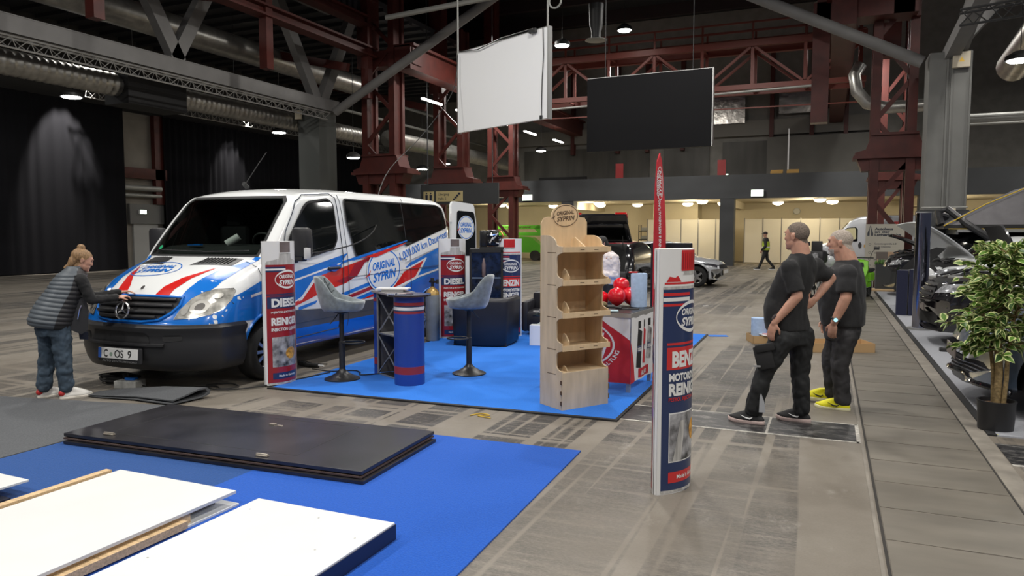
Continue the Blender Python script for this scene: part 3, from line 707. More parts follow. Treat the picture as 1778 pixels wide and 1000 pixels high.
# livery on the booth side
LV = [m_vanb, m_vanw, m_vanr, m_vandr, m_vang, m_vanbl]
items = [
 ([(.24, .74), (.30, .92), (.6, 1.02), (.95, 1.15), (1.45, 1.21), (2.72, 1.435), (2.55, 1.32), (2.54, 1.2), (1.9, .95), (1.3, .72)], 0),
 ([(1.38, .72), (1.46, .84), (1.95, 1.02), (2.5, 1.12), (3.1, 1.2), (3.5, 1.2), (3.6, .84), (3.0, .74)], 1),
 ([(.8, .98), (2.5, 1.285), (2.56, 1.315), (.8, 1.01)], 1),
 ([(2.545, 1.325), (4.26, 1.585), (4.26, 1.545), (3.22, 1.415), (2.545, 1.29)], 0),
 ([(1.42, .82), (1.65, .89), (1.95, 1.14), (2.5, 1.235), (3.37, 1.385), (4.24, 1.53), (3.5, 1.37), (3.1, 1.29), (2.9, 1.12), (2.62, 1.03), (2.1, .945), (1.46, .79)], 2),
 ([(1.62, .87), (1.69, .88), (2.02, 1.15), (1.95, 1.15)], 1),
 ([(2.55, 1.03), (2.9, 1.12), (3.1, 1.29), (3.5, 1.37), (3.3, 1.36), (2.85, 1.28), (2.7, 1.13), (2.4, 1.07)], 3),
 ([(1.62, .755), (1.96, .815), (2.0, .855), (1.62, .80)], 0),
 ([(2.51, .9), (3.2, 1.015), (3.28, .975), (2.51, .853)], 0), ([(2.51, .835), (3.26, .955), (3.32, .915), (2.51, .788)], 3), ([(2.56, .765), (3.33, .895), (3.43, .86), (2.7, .735)], 0),
 ([(4.4, 1.255), (5.80, 1.56), (5.80, .50), (3.6, .50), (3.6, .80), (4.1, .86), (4.6, 1.04)], 0),
 ([(4.22, 1.18), (4.37, 1.255), (4.84, 1.31), (4.8, 1.275), (4.25, 1.155)], 0),
 ([(2.96, .765), (3.48, .86), (3.8, .845), (4.55, 1.0), (4.9, 1.3), (4.88, 1.31), (4.18, 1.15), (4.0, .98), (3.45, .87)], 1),
 ([(3.97, .98), (4.15, 1.11), (4.80, 1.27), (4.5, 1.02), (3.8, .855), (3.3, .80), (2.96, .775), (3.45, .87)], 2),
 ([(3.0, .735), (3.5, .77), (4.6, 1.0), (5.8, 1.15), (5.8, 1.18), (4.6, 1.03), (3.4, .80)], 1),
 ([(3.2, .735), (5.8, 1.13), (5.8, .5), (3.4, .5)], 5),
 ([(4.26, 1.30), (4.2, 1.255), (5.82, 1.56), (5.82, 1.82), (5.7, 1.80), (4.26, 1.48), (3.7, 1.38)], 1),
 ([(1.34, .735), (1.55, .77), (2.17, .735), (4.4, .79), (4.4, .53), (2.12, .54), (1.34, .51)], 4),
 ([(1.28, .535), (2.12, .54), (5.85, .53), (5.85, .27), (1.28, .27)], 5),
]
patchpart('livery_stripes', LV, items, van, side, lay=.003)
mb = MB(); logo(mb, lambda o: side(.016 + o), 3.585, 1.165, .44, .30, (1, 0, 0), rot=.10, cut=(.06, .06), star=2)
mb.build('side_logo', LV, van, fix=False)
mb = MB(); wrap(mb, text2('1.000.000 km Dauertest', 4.06, 1.285, .125, 1.68, 0, .008, .215, align='L'), side(.017), 0, (.08, .08)); mb.build('lettering', LV, van, fix=False)
# the far side carries the same blue sill band
patchpart('far_side_livery', LV, [([(.45, .74), (.6, 1.0), (2.7, 1.4), (3.4, .9), (5.8, 1.2), (5.8, .3), (1.35, .3), (1.35, .74)], 0)], van, lside, cutg=(.15, .15))
# windows
rnd_poly = lambda p: p
patchpart('windscreen_frame', [m_black], [([(-.80, 1.425), (.80, 1.425), (.805, 1.5), (.755, 2.1), (.69, 2.165), (-.69, 2.165), (-.755, 2.1), (-.805, 1.5), (-.765, 1.5), (-.715, 2.08), (-.66, 2.125), (.66, 2.125), (.715, 2.08), (.765, 1.5), (.76, 1.455), (-.76, 1.455), (-.765, 1.5), (-.805, 1.5)], 0)], van, front, .004, (.06, .06))
patchpart('windscreen', [m_wsglass], [([(-.77, 1.445), (.77, 1.445), (.775, 1.5), (.725, 2.08), (.67, 2.135), (-.67, 2.135), (-.725, 2.08), (-.775, 1.5)], 0)], van, front, .006, (.08, .08))
def rounded(poly, r=.06, n=4):
    out = []; N = len(poly)
    for i, p in enumerate(poly):
        a = V((*poly[i - 1], 0)); b = V((*p, 0)); c = V((*poly[(i + 1) % N], 0)); d1 = (a - b); d2 = (c - b); k = min(r, d1.length * .45, d2.length * .45)
        p0 = b + d1.normalized() * k; p1 = b + d2.normalized() * k
        for j in range(n + 1):
            t = j / n; q = p0 * (1 - t) ** 2 + b * 2 * t * (1 - t) + p1 * t * t; out.append((q.x, q.y))
    return out
patchpart('side_window', [m_black], [(rounded([(2.73, 2.15), (2.78, 2.165), (5.42, 2.17), (5.60, 2.12), (5.73, 1.80), (4.1, 1.46), (4.24, 1.555), (2.88, 1.365), (2.73, 1.85)][:5] + [(4.28, 1.50), (4.22, 1.545), (2.88, 1.37), (2.73, 1.85)], .05), 0)], van, side, .018)
sw = patchpart('side_glass', [m_glass], [(rounded([(2.755, 2.145), (5.42, 2.15), (5.56, 2.11), (5.7, 1.80), (4.30, 1.515), (4.22, 1.565), (2.90, 1.39), (2.755, 1.85)], .05), 0)], van, side, .021, (.1, .1))
tag(sw, 'large tinted sliding side window')
patchpart('window_strip_livery', [m_vanb, m_vanr, m_vanw], [([(2.80, 1.365), (4.3, 1.595), (4.3, 1.575), (2.80, 1.325)], 0), ([(3.0, 1.355), (4.26, 1.555), (4.2, 1.53), (3.4, 1.36)], 1)], van, side, .0225)
patchpart('window_divider', [m_plast], [([(4.235, 2.15), (4.25, 2.15), (4.27, 1.6), (4.255, 1.6)], 0)], van, side, .023)
patchpart('door_window_seal', [m_black], [(rounded([(1.35, 1.355), (1.53, 1.68), (1.85, 2.04), (1.95, 2.10), (2.40, 2.155), (2.50, 2.08), (2.50, 1.62), (2.40, 1.49), (1.9, 1.40)], .05), 0)], van, side, .0175)
patchpart('door_window', [m_glass], [(rounded([(1.60, 1.42), (1.66, 1.82), (1.86, 2.0), (1.96, 2.075), (2.39, 2.13), (2.475, 2.07), (2.475, 1.63), (2.385, 1.51), (1.9, 1.425)], .05), 0), ([(1.41, 1.39), (1.56, 1.41), (1.62, 1.76), (1.55, 1.67)], 0)], van, side, .02)
mb = MB()
def line3(pts, f, r=.004):
    out = []
    for (a, b), (c, d) in zip(pts, pts[1:]):
        n = max(1, int(hypot(c - a, d - b) / .08))
        for i in range(n): out.append((a + (c - a) * i / n, b + (d - b) * i / n))
    out.append(pts[-1]); q = [f(u, v) for u, v in out]; q = [p for p in q if p is not None]
    if len(q) > 1: mb.tube(q, r, 5)
fs = side(.017)
line3([(1.33, 1.2), (1.36, 1.45), (1.46, 1.72), (1.74, 2.08), (1.92, 2.17), (2.48, 2.21), (2.56, 2.16), (2.58, 1.35), (2.52, .72), (2.46, .45), (1.4, .42)], fs, .006)
line3([(2.64, 2.2), (2.68, 1.4), (2.68, .72), (2.66, .45)], fs, .004); line3([(4.32, 2.22), (4.36, 1.5), (4.36, .8)], fs, .003)
line3([(2.70, 1.105), (5.8, 1.18)], fs, .004); line3([(.95, .73), (1.0, 1.38)], fs, .004); line3([(1.36, .60), (2.5, .62), (5.8, .62)], side(.014), .003)
mb.build('panel_gaps', M('panel_gap_dark', (.03, .04, .06), .8), van)
t = MB().box((.955, 2.36, 1.245), (.035, .26, .035), bev=.012).build('door_handle', m_plast, van)
wrap_ = patchpart('handle_recess', [m_vanbl], [(ellipse(2.36, 1.25, .1, .05, 20), 0)], van, side, .019)
# front: bumper swept round the nose
def sweep_front(mb, prof, xm, zc=0, n=28, yoff=0, mi=0, ymax=None):
    rings = []
    xs = [xm * sin(pi / 2 * (i / n * 2 - 1)) for i in range(n + 1)]
    pts = [(x, van_warp(x, 0, 1)[1] + yoff) for x in xs]
    if ymax: pts = [(-xm - .012, ymax)] + [(-xm - .006, pts[0][1] + .12)] + pts + [(xm + .006, pts[-1][1] + .12)] + [(xm + .012, ymax)]
    for i, (x, y) in enumerate(pts):
        a = V(pts[max(0, i - 1)]); b = V(pts[min(len(pts) - 1, i + 1)]); t = (b - a).normalized(); nx, ny = t.y, -t.x
        rings.append([V((x + nx * o, y + ny * o, z)) for o, z in prof])
    mb.loft(rings, mi)
mb = MB()
sweep_front(mb, [(-.08, .23), (-.02, .25), (.02, .33), (.045, .44), (.04, .56), (.03, .62), (.055, .67), (.06, .705), (.03, .735), (-.08, .74)], .925, ymax=.68)
bmp = mb.build('front_bumper', m_plast, van, smooth=True, angle=50)
BB = BVHTree.FromPolygons([v.co for v in bmp.data.vertices], [p.vertices for p in bmp.data.polygons]); fb = caster(BB, 1, -1.5, 1)
patchpart('bumper_intake', [m_black], [(rounded([(-.48, .545), (.36, .545), (.30, .655), (-.42, .665)], .03), 0), (rounded([(.50, .56), (.68, .575), (.67, .635), (.48, .63)], .03), 0), (rounded([(-.50, .56), (-.68, .575), (-.67, .635), (-.55, .63)], .03), 0)], bmp, fb, .004)
mb = MB(); sweep_front(mb, [(.03, .50), (.075, .515), (.075, .535), (.03, .545)], .5); mb.build('bumper_lip', m_plast, bmp, smooth=True)
pl = thing('plate_holder', None, None, (-.03, -.085, .35), 0); pl.parent = van; pl.rotation_euler = (R(-4), 0, 0)
pl.name = 'number_plate'
MB().box((.01, .02, .055), (.60, .03, .17), bev=.01).build('plate_holder', m_plast, pl)
MB().box((0, 0, .07), (.54, .012, .115), bev=.004).build('plate', M('plate_white', (.8, .8, .78), .4), pl)
F = lambda o: (lambda u, v: V((u, -.007 - o, v)))
mb = MB(); wrap(mb, text2('C', -.165, .03, .082, .055, 0, .012), F(.001), 0, (0, 0)); wrap(mb, text2('OS', .02, .03, .082, .125, 0, .012), F(.001), 0, (0, 0)); wrap(mb, text2('9', .165, .03, .082, .05, 0, .012), F(.001), 0, (0, 0))
wrap(mb, poly2(ellipse(-.09, .06, .022, .022, 12)), F(.001), 2, (0, 0)); wrap(mb, poly2([(-.27, .015), (-.228, .015), (-.228, .125), (-.27, .125)]), F(.001), 1, (0, 0))
mb.build('plate_lettering', [m_black, m_vanbl, M('seal_green', (.3, .4, .32), .5)], pl, fix=False)
mb = MB(); wrap(mb, text2('AUTO ZENTRUM NORD', 0.02, -.022, .02, .48, 0, .01), F(-.008 + .001), 0, (0, 0)); mb.build('holder_lettering', m_alu, pl, fix=False)
# blue nose panel, grille, star
patchpart('nose_panel', [m_vanb], [([(-.90, .72), (-.6, .72), (0, .72), (.6, .72), (.91, .72), (.93, .9), (.9, 1.0), (.6, 1.0), (.5, 1.035), (.42, 1.0), (-.42, 1.0), (-.5, 1.035), (-.6, 1.0), (-.9, 1.0), (-.93, .9)], 0)], van, front, .004)
gp = [(-.53, 1.0), (-.3, 1.005), (.3, 1.005), (.53, 1.0), (.54, .93), (.49, .85), (.40, .79), (.2, .765), (-.2, .765), (-.40, .79), (-.49, .85), (-.54, .93)]
g = patchpart('grille', [m_black], [(gp, 0)], van, front, .010)
mb = MB()
for z, hw in ((.975, .51), (.915, .505), (.85, .46), (.80, .38)):
    pts = []
    for i in range(17):
        x = -hw + 2 * hw * i / 16; p = front(.03)(x, z); pts.append(p)
    mb.tube(pts, .019, 8)
mb.build('grille_slats', m_plast, g, smooth=True)
mb = MB(); fr = front(.012); q = [(u * 1.04, (v - .88) * 1.06 + .88) for u, v in gp]
mb.tube([p for p in [fr(u, v) for u, v in q] if p is not None], .016, 8, closed=True); mb.build('grille_surround', m_vanb, g, smooth=True)
sc_ = V((0, -.035, .885)); mb = MB()
mb.tube([sc_ + V((.088 * cos(a), -.012 * sin(a) + .03 * sin(a), .088 * sin(a))) for a in [2 * pi * i / 32 for i in range(32)]], .011, 8, closed=True)
for k in range(3):
    a = pi / 2 + k * 2 * pi / 3; d = V((cos(a), .25 * sin(a), sin(a))); n_ = V((-sin(a), 0, cos(a)))
    c0 = sc_ + V((0, -.012, 0)); e = sc_ + d * .08
    vs = mb.ring([c0, sc_ + n_ * .014 + d * .012, e, sc_ - n_ * .014 + d * .012]); mb.face([vs[0], vs[1], vs[2]]); mb.face([vs[0], vs[2], vs[3]])
mb.build('star_emblem', m_chrome, van, smooth=True, angle=30)
patchpart('bonnet_badge', [m_chrome], [(ellipse(-.03, .27, .022, .022, 16), 0)], van, topc, .006)
# bonnet livery
bl = [(.50, .17), (.53, .36), (.60, .68), (.72, .98), (.77, 1.1), (.83, 1.12), (.81, 1.05), (.79, .75), (.76, .50), (.68, .28), (.62, .19)]
rd = [(.19, .165), (.24, .30), (.36, .45), (.57, .76), (.44, .42), (.385, .28), (.37, .17)]
fl = lambda p: [(-u, v) for u, v in p][::-1]
for a_, b_ in ((bl, rd), (fl(bl), fl(rd))): patchpart('bonnet_livery', LV, [(a_, 0), (b_, 2)], van, topc, .003, (.05, .05))
mb = MB(); logo(mb, lambda o: topc(.003 + o), -.18, .60, .34, .17, (None, 0, 0), rot=0, cut=(.05, .05)); mb.build('bonnet_logo', LV, van, fix=False)
vt = [(.20, .70), (.26, .93), (.66, 1.04), (.66, .84)]
for s, vv in ((1, vt), (-1, fl(vt))):
    vents = patchpart('bonnet_vent', [m_plast], [(vv, 0)], van, topc, .005); mb = MB()
    for i in range(9):
        x = .27 + .04 * i; a = topc(.010)(s * x, .74 + (x - .2) * .30); b = topc(.010)(s * x, .92 + (x - .26) * .25)
        if a and b: mb.tube([a, b], .006, 4)
    mb.build('vent_slats', m_black, vents)
line_b = MB(); mb = line_b
line3([(-.93, .55), (-.62, .19), (-.5, .155)], topc(.005), .004); line3([(.93, .55), (.62, .19), (.5, .155)], topc(.005), .004)
mb.build('bonnet_gap', m_black, van)
# headlights
m_hl = M('headlamp_lens', (.46, .45, .41), .2, .35, .45, 14, coat=1)
hp = [(.555, .79), (.575, .88), (.63, 1.0), (.69, 1.06), (.78, 1.095), (.885, 1.10), (.905, 1.07), (.915, .98), (.90, .88), (.84, .83), (.72, .80)]
for s, pts in ((1, hp), (-1, fl(hp))):
    h = patchpart('headlight', [m_chrome], [(pts, 0)], van, front, .008)
    patchpart('headlight_reflector', [m_hl], [([(u * .96 + .032 * s, v * .95 + .047) for u, v in pts], 0)], h, front, .012)
    patchpart('headlight_bulb', [M('lamp_bowl', (.42, .41, .38), .3, .5, coat=1), M('lamp_centre', (.22, .21, .20), .2, .6, coat=1), M('indicator_amber', (.5, .3, .15), .3)], [(ellipse(s * .74, .91, .075, .072), 0), (ellipse(s * .74, .91, .04, .04), 1), (ellipse(s * .63, .88, .03, .05), 0), (ellipse(s * .83, 1.02, .03, .03), 0)], h, front, .016)
# wheels
def wheel(parent, c, r, wd, s, spokes=10, rimr=.62, label=None, ax='x', hub=m_rim):
    """tyre with rim; s=+1 when the outer side looks along +x of its parent"""
    w_ = thing('wheel', None, None, c); w_.parent = parent
    A = V((s, 0, 0)); pr = [(r * rimr, -wd / 2), (r * .9, -wd / 2), (r * .97, -wd * .42), (r, -wd * .3), (r, wd * .3), (r * .97, wd * .42), (r * .9, wd / 2), (r * rimr, wd / 2), (r * rimr * .97, wd * .40), (r * rimr * .97, -wd * .4)]
    mb = MB(); mb.loft([[V((s * z, q * cos(a), q * sin(a))) for a in [2 * pi * i / 40 for i in range(40)]] for q, z in pr], closed=True); mb.build('tyre', m_rubber, w_, smooth=True, angle=50)
    mb = MB(); q = r * rimr
    mb.lathe([(q * .98, wd * .36), (q * .9, wd * .30), (q * .9, -wd * .3)], (0, 0, 0), 32, ax=A, cap=(0, 0)).lathe([(q * .2, wd * .38), (q * .17, wd * .42), (.001, wd * .43)], (0, 0, 0), 20, ax=A)
    for k in range(spokes):
        a = 2 * pi * k / spokes; d = V((0, cos(a), sin(a))); mb.bar(A * wd * .36 + d * q * .15, A * wd * .31 + d * q * .93, q * .17 if spokes > 6 else q * .3, wd * .12, up=A)
    mb.build('rim', hub, w_, smooth=True)
    MB().cyl(A * (-wd * .1), A * (wd * .1), q * .88, n=24).build('brake_disc', m_under, w_)
    return w_
for y in WHY:
    for s in (1, -1): wheel(van, (s * .815, y, WR), WR, .225, s)
# arch lips
for y in WHY:
    for s in (1, -1):
        mb = MB(); f = caster(VBVH, 0, 2.0 * s, -s)(.006); pts = []
        for i in range(19):
            a = pi * (-.02 + 1.04 * i / 18); p = f(y + (WR + .10) * cos(a), WR + .03 + (WR + .10) * sin(a)); pts.append(p)
        mb.tube([p for p in pts if p is not None], .018, 6); mb.build('wheel_arch_lip', m_vanb, van, smooth=True)
# mirror
mr = thing('door_mirror', None, None, (1.02, 1.52, 1.40)); mr.parent = van
MB().box((.07, 0, .19), (.22, .14, .36), bev=.045).build('mirror_housing', m_plast, mr, smooth=True)
MB().box((.03, 0, .0), (.16, .10, .07), bev=.02).box((-.06, .0, -.03), (.12, .08, .05), bev=.02).build('mirror_arm', m_plast, mr, smooth=True)
MB().box((.165, -.03, .06), (.04, .09, .14), bev=.012).build('indicator_lens', M('clear_plastic', (.6, .6, .6), .1, coat=1), mr, smooth=True)
MB().box((.07, .072, .19), (.18, .005, .3)).build('mirror_glass', m_chrome, mr)
mr = thing('door_mirror', None, None, (-1.02, 1.52, 1.40)); mr.parent = van
MB().box((-.07, 0, .19), (.22, .14, .36), bev=.045).build('mirror_housing', m_plast, mr, smooth=True)
MB().box((-.03, 0, .0), (.16, .10, .07), bev=.02).build('mirror_arm', m_plast, mr, smooth=True)
# aerial, wipers, cab
MB().tube([(-.20, 2.15, 2.31), (-.20, 2.08, 2.36)], .03, 8).tube([(-.20, 2.10, 2.34), (-.15, 2.3, 2.62), (-.12, 2.44, 2.80)], .006, 5).build('roof_aerial', m_black, van)
mb = MB(); f = front(.02); mb.tube([p for p in [f(x, 1.47 + .02 * abs(x - .1)) for x in (-.65, -.4, -.15, .1)] if p], .008, 5); mb.tube([p for p in [f(x, 1.465 + .03 * (x - .1)) for x in (.1, .3, .5, .68)] if p], .008, 5); mb.build('wiper', m_black, van)
m_dash = M('dashboard_grey', (.03, .033, .033), .6)
dash = MB().prism([(1.12, 1.46), (1.7, 1.47), (1.62, 1.56), (1.35, 1.54)], lambda u, v: V((-.74, u, v)), (1.48, 0, 0)).build('dashboard', m_dash, van)
MB().tube([V((.42 + .18 * cos(a), 1.72 - .07 * sin(a), 1.56 + .14 * sin(a))) for a in [2 * pi * i / 28 for i in range(28)]], .014, 8, closed=True).cyl((.42, 1.72, 1.56), (.42, 1.62, 1.52), .04).build('steering_wheel', m_dash, van)
for x in (-.42, .42):
    MB().box((x, 2.15, 1.62), (.44, .12, .36), bev=.05).box((x, 2.15, 1.88), (.24, .09, .17), bev=.04).build('cab_seat', M('dark_seat_cloth', (.02, .02, .022), .9), van, smooth=True)
MB().cyl((.10, 1.40, 1.57), (.22, 1.48, 1.66), .045, n=14).build('paper_roll', m_white, dash, smooth=True)
MB().box((-.32, 1.30, 1.555), (.14, .03, .012)).box((-.22, 1.28, 1.56), (.1, .05, .02)).build('window_scraper', m_vanb, dash)
patchpart('green_sticker', [M('sticker_green', (.02, .35, .15), .4), m_white], [(ellipse(-.66, 1.52, .03, .03, 14), 0)], van, front, .007)
# open rear door on the booth side
rdoor = thing('rear_door', None, None, (.90, 5.86, 0), R(70)); rdoor.parent = van
MB().prism(rounded([(.02, .45), (.62, .45), (.62, 1.9), (.56, 2.22), (.06, 2.26), (.02, 2.2)], .06), lambda u, v: V((u, 0, v)), (0, .05, 0)).build('door_panel', m_vanw, rdoor)
MB().prism(rounded([(.12, 1.30), (.60, 1.30), (.60, 1.86), (.56, 2.08), (.15, 2.1)], .05), lambda u, v: V((u, -.006, v)), (0, .004, 0)).build('door_window', m_glass, rdoor)
mb = MB(); logo(mb, lambda o: (lambda u, v: V((u, -.008 - o, v))), .36, 1.80, .19, .20, (1, 0, 0), cut=(0, 0), star=2); mb.build('door_logo', LV, rdoor, fix=False)
MB().cyl((0, 0, .8), (0, 0, .95), .025).cyl((0, 0, 1.9), (0, 0, 2.05), .025).build('hinge', m_white, rdoor)
# ================================================================== carpets and boards on the floor
def carpet_mat(name, c, var=.12):
    return M(name, c, .95, 0, var, 90, .25, sheen=.15, spec=.1)
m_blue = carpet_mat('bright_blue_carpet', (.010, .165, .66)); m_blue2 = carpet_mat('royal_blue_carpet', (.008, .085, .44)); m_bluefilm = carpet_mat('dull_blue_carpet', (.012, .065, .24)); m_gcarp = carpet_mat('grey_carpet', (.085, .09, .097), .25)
t = thing('booth_carpet', 'bright blue carpet of the booth with a black edge strip, beside the van', 'carpet', (0, 0, 0))
MB().prism([(-5.58, 6.36), (-1.73, 6.47), (-1.82, 12.6), (-5.75, 12.6)], lambda u, v: V((u, v, 0.0)), (0, 0, .012)).build('carpet_pile', m_blue, t)
MB().prism([(-5.6, 6.31), (-1.70, 6.42), (-1.73, 6.47), (-5.58, 6.36)], lambda u, v: V((u, v, 0.0)), (0, 0, .015)).prism([(-1.70, 6.42), (-1.79, 12.6), (-1.82, 12.6), (-1.73, 6.47)], lambda u, v: V((u, v, 0.0)), (0, 0, .015)).build('edge_strip', m_black, t)
t = thing('aisle_carpet', 'blue carpet in front of the booth under the white boards', 'carpet', (0, 0, 0))
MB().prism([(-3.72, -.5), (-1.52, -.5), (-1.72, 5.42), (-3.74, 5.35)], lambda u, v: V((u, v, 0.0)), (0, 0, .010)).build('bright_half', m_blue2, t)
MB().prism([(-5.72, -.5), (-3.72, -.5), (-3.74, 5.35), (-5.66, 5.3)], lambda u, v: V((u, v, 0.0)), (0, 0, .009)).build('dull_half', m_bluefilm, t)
tag(MB().prism([(-11, .5), (-5.74, .5), (-5.68, 5.35), (-6.6, 5.15), (-8.2, 4.85), (-11, 4.6)], lambda u, v: V((u, v, 0.0)), (0, 0, .008)).build('grey_carpet', m_gcarp), 'grey carpet lying on the left where the woman stands', 'carpet')
mb = MB()   # folded over roll end
def roll_section(p, sc):
    prof = [(-.28, .012), (-.10, .012), (.06, .014), (.14, .03), (.16, .07), (.12, .105), (.04, .11), (-.12, .075), (-.26, .05), (-.26, .038), (-.12, .06), (.03, .092), (.10, .09), (.125, .065), (.10, .035), (.04, .024), (-.28, .022)]
    return [V((p[0] + dx * p[2] * sc, p[1] + dx * p[3] * sc, z * sc + .004)) for dx, z in prof]
mb.loft([roll_section(p, s) for p, s in (((-7.02, 5.36, .25, .97), .35), ((-6.8, 5.42, .2, .97), .6), ((-6.4, 5.55, .15, .98), .85), ((-5.86, 5.58, .12, .99), 1.05))])
tag(mb.build('carpet_roll', m_gcarp, smooth=True, angle=50), 'folded over end of grey carpet lying in front of the van bumper', 'carpet roll')

m_dkboard = M('black_laminate', (.022, .021, .025), .28, 0, .45, 3, .02)
m_wboard = M('white_laminate', (.72, .73, .72), .35, 0, .02, 3)
m_pine = M('pine_batten', (.62, .44, .25), .6, 0, .25, 6, stretch=(1, 14, 14))
m_navy = M('navy_edge_band', (.012, .018, .055), .4)
m_hinge = M('steel_hinge', (.55, .5, .42), .35, .8)
def rounded_board(name, lab, loc, rz, L, W, layers, hinges=()):
    t = thing(name, lab, 'board', loc, rz)
    for i, (z0, z1, dx, dy, m, nm) in enumerate(layers): MB().bb((-L / 2 + dx, -W / 2 + dy, z0), (L / 2 + dx, W / 2 + dy, z1), bev=.002).build(nm, m, t)
    for hx, hy in hinges: MB().box((hx, hy, layers[-1][1] + .006), (.10, .035, .012), bev=.004).cyl((hx - .05, hy, layers[-1][1] + .014), (hx + .05, hy, layers[-1][1] + .014), .009, n=8).build('hinge', m_hinge, t)
    return t
bt = rounded_board('door_panel_stack', 'two large black door panels lying flat on top of each other', (-4.27, 4.60, .012), R(2.6), 2.78, 1.10,
   [(0, .024, .03, -.03, m_dkboard, 'lower_panel'), (.03, .044, 0, -.005, M('brown_core', (.08, .05, .04), .7), 'core'), (.052, .078, 0, 0, m_dkboard, 'upper_panel')], ((-1.0, -.46), (.53, -.50)))
MB().box((.03, .25, .083), (.05, .04, .012)).build('latch', m_hinge, bt); MB().box((.11, .24, .081), (.05, .02, .008)).build('latch', m_hinge, bt)
mb = MB()
for x0, y0, x1, y1 in ((-1.05, -.40, .75, -.40), (-1.05, .44, .75, .44), (.75, -.40, .75, .44), (-1.05, -.40, -1.05, .44)): mb.bar((x0, y0, .0782), (x1, y1, .0782), .005, .001)
mb.build('door_gap_line', m_black, bt)
t = thing('white_board', 'white board with pine battens along both edges, middle one of three', 'board', (-3.86, 2.2, .011), R(-.6))
MB().bb((-.51, -1.4, .075), (.51, 1.27, .095), bev=.002).build('top_sheet', m_wboard, t)
MB().bb((-.49, -1.4, .0), (.52, 1.28, .012)).build('bottom_sheet', m_wboard, t)
MB().bb((.44, -1.4, .012), (.49, .93, .07)).build('batten', m_pine, t); MB().bb((.50, -1.4, .012), (.545, .86, .055)).build('batten', m_pine, t); MB().bb((-.585, -1.4, .06), (-.53, 1.22, .105)).build('batten', m_pine, t)
MB().bb((-.50, -1.4, .012), (.40, 1.2, .075)).build('core', M('grey_core', (.3, .29, .27), .7), t)
t = thing('white_board', 'white board with a navy edge band lying nearest on the blue carpet', 'board', (-2.64, 2.05, .011), R(-.3))
MB().bb((-.48, -1.4, .085), (.48, 1.36, .095), bev=.001).build('top_sheet', m_wboard, t)
MB().bb((-.478, -1.4, .0), (.485, 1.365, .085)).build('edge_band', m_navy, t)
MB().bb((.487, -1.4, .012), (.50, .62, .02)).build('batten', M('pinkish_strip', (.6, .35, .25), .5), t)
mb = MB()
for x, y in ((-.4, 1.2), (.05, 1.25), (.4, 1.1), (-.4, .5), (.42, .5), (-.42, -.1), (.3, .9)): mb.cyl((x, y, .095), (x, y, .0956), .006, n=8)
mb.build('screw_heads', m_alu, t)
t = thing('white_board', 'white board over a black plinth panel at the left picture edge on dull blue carpet', 'board', (-5.3, 2.0, .011), R(-1.5))
MB().bb((-.58, -1.2, .075), (.53, 1.12, .09), bev=.002).build('top_sheet', m_wboard, t)
MB().bb((-.5, -1.2, .03), (.44, .98, .075)).build('batten', m_pine, t); MB().bb((-.4, -1.2, 0), (.60, .96, .03)).build('black_panel', m_dkboard, t)
# ================================================================== lens-shaped can displays
m_prw = M('display_white_card', (.78, .78, .77), .35, coat=.2)
DM = dict(w=m_prw, red=M('print_dark_red', (.30, .016, .022), .3, coat=.3), navy=M('print_navy', (.018, .035, .11), .3, coat=.3), br=M('print_bright_red', (.60, .028, .03), .3, coat=.3),
          sil=M('print_silver', (.48, .47, .45), .35, 0, .35, 9, stretch=(3, 3, .4)), cap=M('print_brown_grey_cap', (.16, .13, .125), .4, 0, .2, 10), eng=M('print_engine', (.27, .27, .28), .35, 0, .95, 11), org=M('print_flame', (.75, .33, .05), .4, 0, .6, 30))
DK = list(DM); DI = {k: i for i, k in enumerate(DK)}; DML = [DM[k] for k in DK]
DH = 1.6; DW = .47; DS = .098
def arc(side_, off, u, z):
    t_ = u / DW; s = 4 * t_ * (1 - t_); n = V((-(4 * (1 - 2 * t_)) * DS / DW, 1, 0)).normalized()
    p = V((u, DS * s + .012, z)) + n * off
    return V((p.x, -p.y * side_, p.z)) if side_ == 1 else V((DW - p.x, p.y, p.z))
def rect(x0, y0, x1, y1): return [(x0, y0), (x1, y0), (x1, y1), (x0, y1)]
